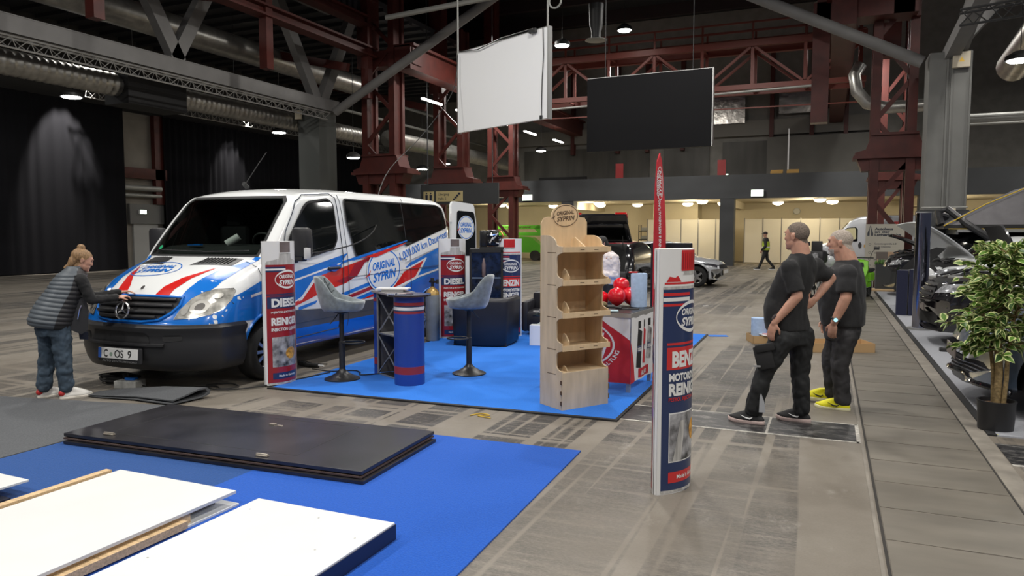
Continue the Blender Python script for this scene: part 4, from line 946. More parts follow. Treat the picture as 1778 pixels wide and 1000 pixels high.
def face_art(mb, kind, s):
    f = lambda o: (lambda u, v: arc(s, o, u * DW, v * DH)); C_ = (.05, .06)
    P = lambda poly, m, o=.001: wrap(mb, poly2(poly), f(o), DI[m], C_)
    T = lambda st, x, y, h, w_, m='w', o=.004, b=.05: wrap(mb, text2(st, x, y, h, w_, 0, b, align='C'), f(o), DI[m], C_)
    main = 'red' if kind == 'diesel' else 'navy'
    P(rect(0, 0, 1, 1), 'w', 0)
    P([(.045, .01), (.5, .0), (.955, .01), (.955, .845), (.045, .845)], main)
    P(rect(.045, .004, .955, .016), 'sil', .002); P(rect(.045, .838, .955, .85), 'sil', .002)
    if kind == 'diesel':
        P([(.045, .85), (.955, .85), (.93, .862), (.70, .88), (.68, .92), (.34, .92), (.32, .88), (.07, .862)], 'sil', .002)
        P(rect(.35, .915, .67, .995), 'cap', .003); P(rect(.34, .915, .68, .922), 'w', .004)
        P(rect(.045, .812, .5, .824), 'navy', .002); P(rect(.045, .80, .5, .812), 'w', .002); P(rect(.045, .788, .5, .80), 'navy', .002)
        P(rect(.045, .628, .955, .636), 'navy', .002); P(rect(.06, .535, .94, .615), 'navy', .002); P(rect(.12, .618, .90, .624), 'navy', .002)
        T('DIESEL', .51, .548, .055, .74); T('INJEKTOR & MOTORSYSTEM', .51, .502, .014, .76, b=.02); T('REINIGER', .51, .42, .05, .76); T('INJECTION CLEANER', .51, .378, .022, .76, b=.03)
        P(rect(.14, .125, .88, .335), 'eng', .002); P(ellipse(.62, .215, .17, .042, 16), 'org', .003); P(rect(.14, .04, .90, .085), 'navy', .002); T('Made in Germany', .52, .055, .016, .5, b=.02)
        lc = .735
    else:
        P([(.05, .85), (.955, .85), (.93, .868), (.72, .89), (.66, .905), (.36, .905), (.30, .89), (.07, .868)], 'w', .002); P([(.06, .858), (.94, .858), (.94, .866), (.06, .866)], 'br', .003); P([(.08, .868), (.30, .868), (.24, .893), (.20, .885), (.12, .890)], 'br', .003)
        P([(.33, .895), (.69, .895), (.66, .91), (.36, .91)], 'sil', .003)
        P(rect(.30, .912, .70, .995), 'br', .003)
        for k in range(8): P(rect(.32 + k * .047, .918, .332 + k * .047, .985), 'red', .004)
        P(rect(.045, .812, .5, .824), 'br', .002); P(rect(.045, .79, .5, .805), 'w', .002); P(rect(.045, .77, .5, .78), 'br', .002)
        P(rect(.10, .612, .94, .622), 'br', .002); P(rect(.10, .512, .94, .603), 'br', .002)
        T('BENZIN', .52, .525, .062, .70); T('MOTORSYSTEM', .51, .467, .03, .76); T('REINIGER', .51, .408, .048, .76); T('PETROL INJECTION CLEANER', .51, .383, .016, .76, 'br', b=.02)
        P(rect(.14, .13, .88, .335), 'w', .002); P(rect(.15, .135, .87, .33), 'eng', .003); P(ellipse(.66, .25, .12, .045, 16), 'org', .004); P([(.2, .135), (.32, .30), (.42, .30), (.34, .135)], 'sil', .004)
        P(rect(.14, .045, .90, .09), 'br', .002); T('Made in Germany', .52, .06, .018, .5, b=.02)
        lc = .725
    # the round logo
    wrap(mb, ring2(.56, lc, .34, .066, .014, 40, 0), f(.003), DI['w'], C_)
    if kind == 'benzin': wrap(mb, poly2(ellipse(.56, lc, .33, .062, 36)), f(.0028), DI['navy'], C_)
    else: wrap(mb, poly2(ellipse(.56, lc, .33, .062, 36)), f(.0028), DI['red'], C_)
    wrap(mb, text2('ORIGINAL', .55, lc + .008, .026, .47, .25, .03), f(.004), DI['w'], C_); wrap(mb, text2('SYPRIN', .56, lc - .036, .034, .50, .25, .04), f(.004), DI['w'], C_)
def can_display(label, loc, ang, front, back):
    t = thing('can_display', label, 'advertising display', loc, R(ang), 'lens shaped cardboard can displays')
    mb = MB(); n = 14
    ring = [arc(1, -.004, DW * i / n, 0) for i in range(n + 1)] + [arc(-1, -.004, DW * i / n, 0) for i in range(n + 1)]
    mb.loft([[V((p.x, p.y, z)) for p in ring] for z in (0.0, DH * .5, DH)]); mb.build('card_body', m_prw, t, smooth=True, angle=50)
    for s, k in ((1, front), (-1, back)):
        mb = MB(); face_art(mb, k, s); mb.build('printed_face', DML, t, fix=False, smooth=True, angle=60)
    return t
can_display('can shaped display standing alone on the bare floor in front, navy petrol side showing', (-.985, 4.69, 0), 75, 'benzin', 'diesel')
can_display('dark red diesel can display standing between van front wheel and the first bar stool', (-5.69, 6.38, .012), 84, 'diesel', 'benzin')
can_display('dark red diesel can display standing between gas cylinder and glass door fridge', (-5.72, 10.45, .012), 52, 'diesel', 'benzin')
can_display('navy petrol can display with red cap printed, standing right of the glass door fridge', (-4.97, 10.93, .012), 40, 'benzin', 'diesel')
# ================================================================== plywood shelf
m_ply = M('birch_plywood', (.66, .49, .30), .55, 0, .10, 5, stretch=(3, 3, .6)); m_plyg = M('birch_plywood_greyer', (.56, .45, .32), .6, 0, .14, 4, stretch=(3, 3, .6)); m_burn = M('laser_burnt_edge', (.10, .06, .035), .7)  # second plywood tone is greyer, for left side and base front
sh = thing('display_shelf', 'tall plywood display shelf with four bays and an oval logo on its head', 'shelf', (-2.285, 6.585, .012), R(56))
W_, D_ = .57, .36
def side_poly():
    p = [(0, 0), (D_, 0), (D_, 1.67), (D_ - .10, 1.67)]
    for i in range(1, 7): a = i / 6 * pi / 2; p.append((D_ - .10 - .16 * sin(a), 1.67 - .09 * (1 - cos(a))))
    p += [(.06, 1.565), (0, 1.56), (0, 1.51)]
    for zt, zb in ((1.50, 1.26), (1.19, .95), (.88, .64), (.565, .37)):
        p += [(0, zt + .005)] + [(.09 * sin(a), zt - .045 * (1 - cos(a))) for a in [pi / 2 * i / 5 for i in range(1, 6)]] + [(.09 * cos(a), zb + .05 - .05 * sin(a)) for a in [pi / 2 * i / 5 for i in range(0, 6)]]
    q = []
    for a in p:
        if not q or hypot(a[0] - q[-1][0], a[1] - q[-1][1]) > .002: q.append(a)
    return q
sp = side_poly()
MB().prism(sp, lambda u, v: V((0, u, v)), (.012, 0, 0)).build('side_panel', m_plyg, sh); MB().prism(sp, lambda u, v: V((W_ - .012, u, v)), (.012, 0, 0)).build('side_panel', m_ply, sh)
bk = [(0, 0), (W_, 0), (W_, 1.80), (W_ - .03, 1.845), (W_ - .09, 1.85)] + [(W_ * .52 + .175 * cos(a), 1.85 + .125 * sin(a)) for a in [pi * i / 16 for i in range(17)]] + [(.09, 1.85), (.03, 1.835), (0, 1.78)]
back = MB().prism(bk, lambda u, v: V((u, D_ - .012, v)), (0, .012, 0)).build('back_panel', m_ply, sh)
mb = MB(); hf = lambda o: (lambda u, v: V((u, D_ - .0125 - o, v)))
logo(mb, hf, W_ * .52, 1.862, .155, .108, (0, 1, 1), rot=R(6), cut=(0, 0), star=1); mb.build('head_logo', [m_ply, m_burn], back, fix=False)
for i, z in enumerate((1.53, 1.215, .905, .59)):
    s = MB().bb((.012, .0, z - .012), (W_ - .012, D_ - .012, z)).bb((.0, -.018, z - .022), (W_ + .01, -.004, z + .03)).build('shelf_board', m_ply, sh)
    mb = MB()
    for x in (.2, .37): mb.bb((x, -.0195, z), (x + .05, -.018, z + .005))
    mb.build('tab_slot', m_burn, s)
    if i < 4: MB().prism([(.03, 0), (.14, 0), (.14, .09), (.11, .13), (.08, .12), (.03, .06)], lambda u, v: V((.10, u, z - .312 + v)), (.012, 0, 0)).build('bay_divider', m_ply, s)
MB().bb((.012, 0, .345), (W_ - .012, D_ - .012, .357)).build('shelf_board', m_ply, sh)
MB().bb((.0, -.006, 0.0), (W_, .006, .36)).build('front_panel', m_plyg, sh)
MB().prism([(.03, 0), (.3, 0), (.3, .10), (.24, .12)], lambda u, v: V((W_ * .58, u, 1.53 + v)), (.012, 0, 0)).build('top_divider', m_ply, sh)
mb = MB()
for z in (1.50, 1.19, .88, .57, .33): mb.bb((-.0012, .10, z), (0, .24, z + .006))
for z in (.05, .15, .25): mb.bb((-.012, -.004, z), (.0, .014, z + .035)).bb((W_, -.008, z), (W_ + .014, .010, z + .05))
mb.build('joint_slots', m_burn, sh)
# ================================================================== counter with cloth
m_rcloth = M('red_cloth', (.50, .018, .03), .8, 0, .12, 6, .3); m_wcloth = M('white_cloth', (.75, .75, .76), .8)
ct = thing('promo_counter', 'folding counter table in a red and white printed cloth behind the plywood shelf', 'table', (-1.885, 7.60, .012), R(-5))
mb = MB().bb((-1.05, -.02, .80), (.02, .80, .845)).build('table_frame', m_alu, ct)
MB().bb((-1.04, -.01, .845), (.01, .79, .85)).build('tabletop', M('counter_black_top', (.02, .02, .02), .3), ct)
for x, y in ((-.02, .03), (-.02, .75), (-1.0, .03), (-1.0, .75)): MB().bb((x - .02, y - .02, 0), (x + .02, y + .02, .8)).build('leg', m_alu, ct)
mb = MB(); F0 = lambda o: (lambda u, v: V((u, -.012 - .008 * sin(u * 21) - .004 * sin(v * 13 + u * 9) - o, v))); F1 = lambda o: (lambda u, v: V((.014 + .008 * sin(u * 19 + 1) + o, u, v)))
wrap(mb, poly2(rect(-1.04, .10, .012, .80)), F0(0), 0, (.05, .1)); wrap(mb, poly2(rect(-.012, .10, .79, .80)), F1(0), 1, (.05, .1))
wrap(mb, poly2([(-.02, .10), (.16, .10), (.10, .28), (-.02, .55)]), F1(.001), 0, (.05, .1))
wrap(mb, poly2([(-.36, .80), (.012, .80), (.012, .56)]), F0(.001), 1, (.05, .1))
for k in range(3):
    a = .20 + k * .17; wrap(mb, poly2([(a, .24 + k * .03), (a + .12, .22 + k * .03), (a + .15, .62), (a + .05, .66)]), F1(.002), (2, 0, 3)[k], (.05, .1))
    wrap(mb, poly2(rect(a + .03, .40, a + .13, .47)), F1(.003), 4, (.05, .1)); wrap(mb, poly2(rect(a + .05, .66, a + .11, .74)), F1(.003), 2, (.05, .1)); wrap(mb, text2('DIESEL', a + .08, .415, .035, .085, 0, .03), F1(.005), 1, (.03, .05))
wrap(mb, poly2(rect(.26, .12, .60, .22)), F1(.003), 0, (.05, .1)); wrap(mb, text2('KLAR', .43, .14, .05, .2, .2, .03), F1(.005), 1, (.03, .05))
wrap(mb, ring2(-.56, .50, .40, .25, .022, 48), F0(.003), 1, (.05, .1)); wrap(mb, text2('ORIGINAL', -.56, .52, .11, .60, .3, .03), F0(.003), 1, (.05, .1)); wrap(mb, text2('SYPRIN', -.56, .36, .12, .62, .3, .04), F0(.003), 1, (.05, .1))
for i, ch in enumerate('INSTANDHALTUNG'):
    a = R(-100 + i * 6.6); wrap(mb, text2(ch, -.56 + .46 * cos(a), .50 + .32 * sin(a), .045, None, 0, .02, a + pi / 2), F0(.003), 1, (.05, .1))
mb.build('printed_cloth', [m_rcloth, m_wcloth, m_black, DM['eng'], DM['navy']], ct, fix=False, smooth=True, angle=180)
def on_ct(x, y, z=.862): c, s = cos(R(-5)), sin(R(-5)); return (-1.885 + x * c - y * s, 7.60 + x * s + y * c, z)
# things on the counter
t = thing('paper_towel_roll', 'tall blue paper towel roll standing on the right of the counter', 'paper roll', on_ct(-.13, .68))
MB().lathe([(.085, 0), (.092, .006), (.093, .375), (.088, .385), (.03, .386)], n=32).build('paper', M('blue_paper', (.36, .48, .68), .9, 0, .06, 20, .3), t, smooth=True)
t = thing('screwdriver_tray', 'small red tray lying on top of the tall paper towel roll', 'tray', on_ct(-.19, .66, 1.25)); MB().box((0, 0, .008), (.10, .06, .014), bev=.004).build('tray', M('red_plastic', (.55, .02, .02), .35), t)
MB().box((.07, .0, .006), (.09, .02, .01), bev=.003).build('tool_shaft', m_black, t)
for (x, y, z, r, lb) in ((-.56, .60, .935, .098, 'red balloon on the counter touching the shelf, lowest left'), (-.35, .56, .975, .105, 'red balloon in the middle of the bunch on the counter'), (-.24, .72, .975, .105, 'red balloon of the bunch closest to the paper towel roll'), (-.37, .76, 1.09, .095, 'topmost red balloon of the bunch on the counter')):
    p = V(on_ct(x, y, z)); t = thing('balloon', lb, 'balloon', p - V((0, 0, r)), 0, 'red balloons on the counter')
    MB().lathe([(.004, -.02 + r * .0), (.012, .004), (r * .55, r * .28), (r * .9, r * .68), (r, r * 1.1), (r * .93, r * 1.5), (r * .7, r * 1.82), (r * .3, r * 2.02), (.002, r * 2.06)], n=24).build('balloon_skin', M('red_balloon_rubber', (.72, .008, .02), .12, coat=.7), t, smooth=True)
t = thing('oil_filter_wrench', 'small brass and black cup shaped tool on the counter edge', 'tool', on_ct(-.40, .22)); MB().lathe([(.045, 0), (.06, .02), (.065, .06), (.04, .085), (.01, .09)], n=18).build('cup', M('dull_brass', (.35, .28, .15), .3, .8), t, smooth=True); MB().tube([(.05, 0, .03), (.14, .02, .03), (.22, .0, .02)], .014, 8).build('handle', m_black, t)
t = thing('tape_measure', 'flat black round tool lying beside the brass cup on the counter', 'tool', on_ct(-.50, .08)); MB().lathe([(.055, 0), (.06, .01), (.058, .03), (.02, .032)], n=20).build('case', m_black, t, smooth=True)
tag(MB().box((0, 0, .008), (.17, .09, .016), R(20), bev=.005).build('cleaning_cloth', M('pale_blue_cloth', (.5, .65, .72), .9, 0, .1, 20, .5), None, loc=on_ct(-.24, .06)), 'folded pale blue cloth near the counter front edge, right one', 'cloth')
tag(MB().box((0, 0, .008), (.12, .1, .014), R(-10), bev=.005).build('cleaning_cloth', M('pale_blue_cloth', (.5, .65, .72)), None, loc=on_ct(-.62, .10)), 'folded pale blue cloth beside the shelf on the counter, left one', 'cloth')
tag(MB().box((0, 0, .004), (.20, .12, .008), R(8)).build('magazine', m_black, None, loc=on_ct(-.14, .40)), 'black folder lying in front of the paper towel roll', 'folder')
# ================================================================== beach flag
fl_ = thing('beach_flag', 'narrow red feather flag with white lettering behind the counter', 'flag', (-2.04, 9.45, .012), R(76))
MB().tube([(0, 0, 0), (0, 0, .9), (0, 0, 1.7), (.02, 0, 2.3), (.06, 0, 2.6), (.13, 0, 2.71)], .011, 8).build('pole', m_rcloth, fl_)
MB().lathe([(.16, 0), (.15, .02), (.03, .035), (.02, .08)], n=20).build('base', m_black, fl_)
fp = [(.0, .75), (.24, .80), (.28, 1.5), (.30, 2.1), (.28, 2.45), (.22, 2.64), (.14, 2.72), (.06, 2.62), (.01, 2.3), (.0, 1.7)]
mb = MB(); FF = lambda o: (lambda u, v: V((u, .03 * sin(v * 3.1) * u * 3 - o, v)))
wrap(mb, poly2(fp), FF(.004), 0, (.05, .08)); wrap(mb, poly2(fp), FF(-.004), 0, (.05, .08))
for s in (1, -1):
    wrap(mb, ring2(.155, 2.33, .105, .22, .012, 30), FF(.0065 * s), 1, (.05, .08)); wrap(mb, text2('ORIGINAL', .12 if s > 0 else .19, 2.33, .07, .34, .2, .02, R(90) * s), FF(.0065 * s), 1, (.05, .05)); wrap(mb, text2('SYPRIN', .20 if s > 0 else .11, 2.33, .075, .34, .2, .03, R(90) * s), FF(.0065 * s), 1, (.05, .05))
    wrap(mb, text2('KFZ TUNING & INSTANDHALTUNG', .16, 1.72, .06, .78, .1, .03, R(90)), FF(.0065 * s), 1, (.05, .05))
mb.build('flag_cloth', [m_rcloth, m_wcloth], fl_, fix=False, smooth=True, angle=180)
t = thing('black_display_board', 'black upright presentation board behind the navy can display', 'board', (-2.16, 9.82, 0.014), R(12)); MB().bb((0, 0, .40), (.54, .05, 1.56), bev=.01).build('panel', m_dkboard, t)
MB().bb((.2, .0, .03), (.25, .04, .42)).bb((.0, -.15, .0), (.45, .2, .03)).build('stand', m_black, t)
# ================================================================== pod counter
pc = thing('pod_counter', 'slim pop-up counter with royal blue wrap and dark oval top between stools and van', 'counter', (-4.29, 7.14, .012))
m_pod = M('pod_wrap_blue', (.016, .055, .30), .4, coat=.1); m_podr = M('pod_wrap_red', (.30, .03, .035), .4)
def pod_ring(z, r=.17, off=0):
    return [V(((r + off) * cos(a), (r + off) * sin(a), z)) for a in [2 * pi * i / 32 for i in range(32)]]
mb = MB(); bands = [(0, .125, 0), (.125, .21, 1), (.21, .80, 0), (.80, .825, 1), (.825, .84, 2), (.84, .875, 3), (.875, .89, 2), (.89, .925, 1), (.925, .985, 0)]
for z0, z1, mi in bands: mb.loft([pod_ring(z0), pod_ring(z1)], mi, cap=(0, 0))
mb.bm.faces.new(mb.ring(pod_ring(.985))); mb.build('front_wrap', [m_pod, m_podr, DM['navy'], m_prw], pc, smooth=True)
MB().prism([(.25 * cos(a), .23 * sin(a)) for a in [2 * pi * i / 28 for i in range(28)]], lambda u, v: V((u, v, .99)), (0, 0, .022)).build('oval_top', M('glossy_dark_top', (.03, .022, .025), .12, coat=.5), pc)
MB().prism([(-.05, -.18), (.12, .10), (-.35, .55), (-.74, .42), (-.72, .33)], lambda u, v: V((u, v, .985)), (0, 0, .018)).build('rear_top', M('grey_shelf_top', (.16, .15, .16), .4), pc)
MB().box((-.67, .36, .49), (.045, .05, .98)).build('side_panel', m_pod, pc); MB().box((-.665, .332, .90), (.047, .004, .04)).box((-.665, .332, .16), (.047, .004, .08)).build('side_band', m_podr, pc)
mb = MB(); a0, a1 = V((-.63, .33, 0)), V((-.14, .05, 0))
for z in (0, .49, .97): mb.bar(a0 + V((0, 0, z + .01)), a1 + V((0, 0, z + .01)), .015)
for p in (a0, a1): mb.bar(p, p + V((0, 0, .98)), .02)
mb.bar(a0 + V((0, 0, .02)), a1 + V((0, 0, .48)), .012).bar(a0 + V((0, 0, .5)), a1 + V((0, 0, .96)), .012).bar(a1 + V((0, 0, .5)), a0 + V((0, 0, .96)), .012).bar(a1 + V((0, 0, .02)), a0 + V((0, 0, .48)), .012); mb.build('popup_frame', m_alu, pc)
MB().prism([(-.62, .34), (-.15, .06), (.0, .25), (-.4, .6)], lambda u, v: V((u, v, .49)), (0, 0, .015)).build('middle_shelf', m_prw, pc)
MB().prism([(-.62, .34), (-.15, .06), (.0, .25), (-.4, .6)], lambda u, v: V((u, v, .0)), (0, 0, .015)).build('bottom_shelf', m_black, pc)
MB().prism([(-.66, .38), (-.62, .38), (-.36, .62), (.02, .2), (.05, .22), (-.36, .68)], lambda u, v: V((u, v, .015)), (0, 0, .97)).build('rear_wrap', m_vang, pc)
t = thing('white_tray', 'white box lid lying on the rear of the pod counter', 'tray', (-4.71, 7.49, 1.016), R(20)); MB().bb((-.13, -.08, 0), (.13, .08, .025)).bb((-.19, -.10, .025), (.19, .10, .04)).build('tray_body', m_prw, t)
t = thing('price_leaflet', 'dark leaflet with red and white print on the oval counter top', 'leaflet', (-4.33, 7.11, 1.025), R(30)); MB().bb((-.1, -.07, 0), (.1, .07, .003)).build('paper', m_navy, t); MB().bb((-.08, -.05, .003), (.02, .0, .0035)).build('print_block', m_prw, t); MB().bb((-.06, .01, .003), (.08, .03, .0035)).build('print_block', m_podr, t)
# ================================================================== bar stools
m_velvet = M('grey_velvet', (.17, .20, .215), .75, 0, .35, 14, .15, sheen=.8); m_seam = M('velvet_seam', (.045, .055, .06), .9)
def make_stool(label, loc, rz):
    t = thing('bar_stool', label, 'bar stool', loc, rz, 'grey quilted bar stools on the booth carpet')
    MB().lathe([(.205, 0), (.203, .012), (.14, .035), (.07, .075), (.035, .115), (.034, .13)], n=36).build('base', M('graphite_metal', (.055, .055, .055), .35, .6), t, smooth=True)
    MB().lathe([(.034, .10), (.034, .44), (.027, .445), (.027, .76), (.08, .775), (.08, .79)], n=20).build('column', m_blacksteel, t, smooth=True)
    MB().tube([V((.13 + .13 * cos(a), .115 * sin(a), .43)) for a in [2 * pi * i / 26 for i in range(26)]], .010, 8, closed=True).build('footrest', m_blacksteel, t, smooth=True)
    MB().tube([(-.02, -.03, .78), (-.06, -.08, .72), (-.11, -.12, .66)], .006, 6).build('height_lever', m_blacksteel, t)
    # bucket shell: +x is the front
    sm = lambda e0, e1, x: (lambda q: q * q * (3 - 2 * q))(max(0, min(1, (x - e0) / (e1 - e0))))
    def H(a):   # rim height round the seat
        b = -cos(a); return .035 + .05 * sm(-.7, .1, b) + .235 * sm(.05, .80, b)
    def Rr(a): return .255 + (.02 if cos(a) > 0 else 0) * cos(a)
    def pt(a, s, inner):
        q = max(0, (s - .6) / .4); back = max(0, -cos(a)); lean = .055 * back * q * sm(0, .6, back)
        if inner:
            r = Rr(a) * (s / .6 * .70 if s < .6 else .70 + .20 * q ** .7); return V((r * cos(a) - lean, r * sin(a) * .95, .865 + H(a) * q ** 1.25 * .97))
        r = Rr(a) * (s / .6 * .78 if s < .6 else .78 + .22 * q ** .5); return V((r * cos(a) - lean, r * sin(a) * .95, .79 + .02 * s * s + (H(a) + .055) * q ** 1.15))
    mb = MB(); n = 40; S = [.12, .3, .5, .6, .66, .74, .84, .93, 1.0]
    rings = [[pt(2 * pi * i / n, s, False) for i in range(n)] for s in S]
    rim = [[(pt(2 * pi * i / n, 1, False) * .6 + pt(2 * pi * i / n, 1, True) * .4) + V((0, 0, .016)) for i in range(n)], [(pt(2 * pi * i / n, 1, False) * .3 + pt(2 * pi * i / n, 1, True) * .7) + V((0, 0, .014)) for i in range(n)]]
    rings += rim + [[pt(2 * pi * i / n, s, True) for i in range(n)] for s in S[::-1]]
    mb.loft(rings); seat = mb.build('seat', m_velvet, t, smooth=True, angle=180)
    mb = MB()
    for k in range(-4, 5):
        for sg in (1, -1):
            line = []
            for j in range(13):
                s = .66 + .33 * j / 12; a = pi + (k * .24 + sg * (j / 12 - .5) * .55)
                if abs(a - pi) < 1.15: line.append(pt(a, s, True) + V((.004, 0, .004)))
            if len(line) > 2: mb.tube(line, .0035, 4)
    mb.build('quilt_seam', m_seam, seat)
    return t
make_stool('grey quilted bar stool standing between diesel can display and pod counter', (-5.14, 7.05, .012), R(28))
make_stool('grey bar stool seen side on in front of the black armchair', (-3.93, 7.92, .012), R(200))
# ================================================================== cylinder, fridge, armchair, boxes
t = thing('gas_cylinder', 'grey gas cylinder with brass coloured shoulder standing by the van rear wheel', 'gas cylinder', (-5.70, 10.2, .012))
MB().lathe([(.10, 0), (.108, .01), (.108, .72)], n=24, cap=(1, 0)).build('body', M('cylinder_grey', (.22, .24, .25), .5, 0, .12, 8), t, smooth=True)
MB().lathe([(.108, .72), (.10, .77), (.07, .81), (.04, .83), (.035, .85)], n=24, cap=(0, 1)).build('shoulder', M('shoulder_brass', (.42, .27, .08), .35, .3), t, smooth=True)
MB().cyl((0, 0, .84), (0, 0, .93), .022).cyl((-.05, 0, .93), (.10, -.02, .93), .016).cyl((0, 0, .93), (0, 0, .985), .03).cyl((.10, -.02, .90), (.10, -.02, .97), .02).build('valve', m_blacksteel, t)
t = thing('glass_door_fridge', 'black glass door fridge between the red and navy can displays', 'fridge', (-5.02, 10.75, .012), R(25))
MB().bb((-.27, .02, .0), (.27, .5, 1.44), bev=.01).build('cabinet', m_black, t)
d_ = MB().bb((-.27, 0, .1), (-.235, .02, 1.42)).bb((.235, 0, .1), (.27, .02, 1.42)).bb((-.27, 0, .1), (.27, .02, .14)).bb((-.27, 0, 1.38), (.27, .02, 1.42)).build('door', m_black, t)
MB().bb((-.235, .008, .14), (.235, .016, 1.38)).build('door_glass', M('fridge_glass', (.008, .016, .045), .08, 0, .8, 9, coat=.3), d_)
MB().bb((-.23, .002, .96), (.23, .008, .985)).build('shelf_edge', M('shelf_edge_blue', (.10, .14, .22), .3), d_)
MB().lathe([(.02, 0), (.03, .02), (.032, .2), (.02, .25), (.012, .3)], (-.04, .004, .99), 12).build('bottle_decor', M('dim_bottle', (.18, .13, .13), .4), d_, smooth=True)
# cutaway engine model on the fridge
t = thing('engine_model', 'small black engine part with copper pipes on top of the glass door fridge', 'engine part', (-5.02, 10.95, 1.452), R(25))
MB().bb((-.19, -.14, 0), (.20, .12, .03)).build('base_plate', m_black, t)
mb = MB().box((-.13, 0, .16), (.12, .18, .27), bev=.02).box((.02, 0, .17), (.20, .2, .26), bev=.03).box((.12, 0, .12), (.10, .16, .18), bev=.02); rn = random.Random(5)
for k in range(14): mb.box((rn.uniform(-.05, .15), -.11, rn.uniform(.06, .28)), (rn.uniform(.02, .05), .03, rn.uniform(.02, .05)), bev=.006)
mb.build('engine_block', M('engine_black', (.015, .015, .015), .25), t, smooth=True, angle=30)
mb = MB()
for k in range(6): mb.cyl((rn.uniform(-.03, .12), -.125, rn.uniform(.08, .26)), (rn.uniform(-.03, .12), -.14, rn.uniform(.08, .26)), .014, n=10)
mb.build('bolts', m_chrome, t)
mb = MB()
for k in range(5): mb.tube([(.14 + .012 * k, -.08 + .03 * k, .10), (.19 + .01 * (k % 2), -.09 + .03 * k, .2), (.16, -.06 + .03 * k, .27), (.12, -.02 + .02 * k, .29)], .010, 6)
mb.build('copper_pipes', M('copper', (.65, .25, .10), .3, .8), t, smooth=True)
MB().cyl((.20, -.05, .02), (.20, -.05, .17), .022).build('silver_tube', m_alu, t)
# armchair seen from behind
m_leather = M('black_leatherette', (.014, .014, .019), .42, 0, .2, 3, .06)
t = thing('armchair', 'black leatherette tub armchair with its back to the viewer on the blue carpet', 'armchair', (-4.80, 10.22, .012), R(10)); t.scale = (1.13, 1, 1)
def arc_pts(r, z, a0, a1, sx=1, n=14): return [V((r * sx * cos(a0 + (a1 - a0) * i / n), r * sin(a0 + (a1 - a0) * i / n) * .9, z)) for i in range(n + 1)]
mb = MB(); A0, A1 = R(178), R(362)
prof = [(.36, .0), (.40, .03), (.415, .35), (.425, .66), (.415, .71), (.38, .735), (.33, .72), (.31, .67), (.30, .40), (.30, .0)]
cols = []
for i in range(25):
    a = A0 + (A1 - A0) * i / 24; c_ = []
    for r, z in prof:
        k = 1 / max(abs(cos(a)), abs(sin(a))) ; k = 1 + (k - 1) * .55
        c_.append(V((r * k * cos(a), r * k * sin(a) * .93, z)))
    cols.append(c_)
cols = [[p + V((0, .33, 0)) for p in cols[0]]] + cols + [[p + V((0, .33, 0)) for p in cols[-1]]]
mb.loft(cols); mb.build('tub_back', m_leather, t, smooth=True, angle=60)
MB().bb((-.29, -.25, .08), (.29, .33, .44), bev=.05).build('seat', m_leather, t, smooth=True)
MB().bb((-.36, -.3, 0), (.36, .3, .06)).build('base', m_black, t)
# low black bench and glass coffee table with boxes
t = thing('sofa', 'low black leatherette sofa partly hidden behind armchair and plywood shelf', 'sofa', (-4.05, 11.5, .012), R(8)); MB().bb((-.55, -.1, .06), (.42, .5, .40), bev=.05).build('seat', m_leather, t, smooth=True); MB().bb((-.55, .45, .06), (.42, .62, .68), bev=.05).build('backrest', m_leather, t, smooth=True); MB().bb((-.62, -.1, .06), (-.5, .6, .56), bev=.04).build('armrest', m_leather, t, smooth=True); MB().bb((-.5, 0, 0), (.38, .5, .06)).build('base', m_black, t)
t = thing('glass_coffee_table', 'low glass table on white block legs left of the plywood shelf', 'table', (-3.86, 10.55, .012), R(10))
MB().bb((-.25, -.1, .43), (.45, .35, .442)).build('glass_top', glass_mat('table_glass', (.6, .72, .7)), t)
MB().bb((-.27, -.22, .0), (-.10, -.05, .31), bev=.005).build('leg', m_prw, t); MB().bb((-.20, -.05, .24), (-.13, .4, .30)).build('cross_rail', m_prw, t); MB().bb((-.12, -.1, .31), (-.08, -.06, .43)).build('support', m_alu, t); MB().bb((.2, -.12, 0), (.30, 0, .31)).build('leg', m_prw, t)
t = thing('plastic_bag', 'crumpled clear plastic wrap lying on the low glass table', 'bag', (-3.82, 10.62, .455)); MB().sphere((0, 0, .035), (.16, .09, .04)).build('wrap', M('crumpled_plastic', (.6, .6, .62), .2, 0, .3, 20, 1.0), t, smooth=True)
t = thing('label_box', 'grey and white carton with a printed label above the low glass table', 'box', (-4.16, 11.48, .414), R(8)); MB().bb((-.10, -.08, .0), (.11, .08, .34)).build('carton', M('grey_carton', (.36, .37, .42), .7), t); MB().bb((-.09, -.083, .02), (.10, -.08, .20)).build('label_sticker', m_prw, t)
mb = MB()
for i in range(9): mb.bb((-.07 + i * .016, -.084, .13), (-.07 + i * .016 + (.005, .009)[i % 2], -.083, .165))
mb.bb((-.05, -.084, .08), (.06, -.083, .09)); mb.build('barcode', m_black, t)
t = thing('open_carton', 'open brown cardboard box with blue and white packaging behind the labelled carton', 'box', (-3.83, 11.66, .412), R(30)); MB().bb((-.2, -.2, 0), (.2, .2, .3)).build('carton', M('brown_cardboard', (.48, .33, .19), .8), t)
MB().prism([(0, 0), (.4, 0), (.36, .18), (.04, .18)], lambda u, v: V((-.2 + u, -.2 - v * .8, .3 + v * .3)), (0, 0, .006)).prism([(0, 0), (.4, 0), (.36, .18), (.04, .18)], lambda u, v: V((-.2 - v, -.2 + u, .3 + v * .7)), (0, 0, .006)).build('flap', M('brown_cardboard', (.48, .33, .19)), t); MB().sphere((-.03, -.02, .32), (.13, .10, .06)).build('packaging', M('blue_white_foil', (.3, .45, .65), .4, 0, .8, 12), t, smooth=True)
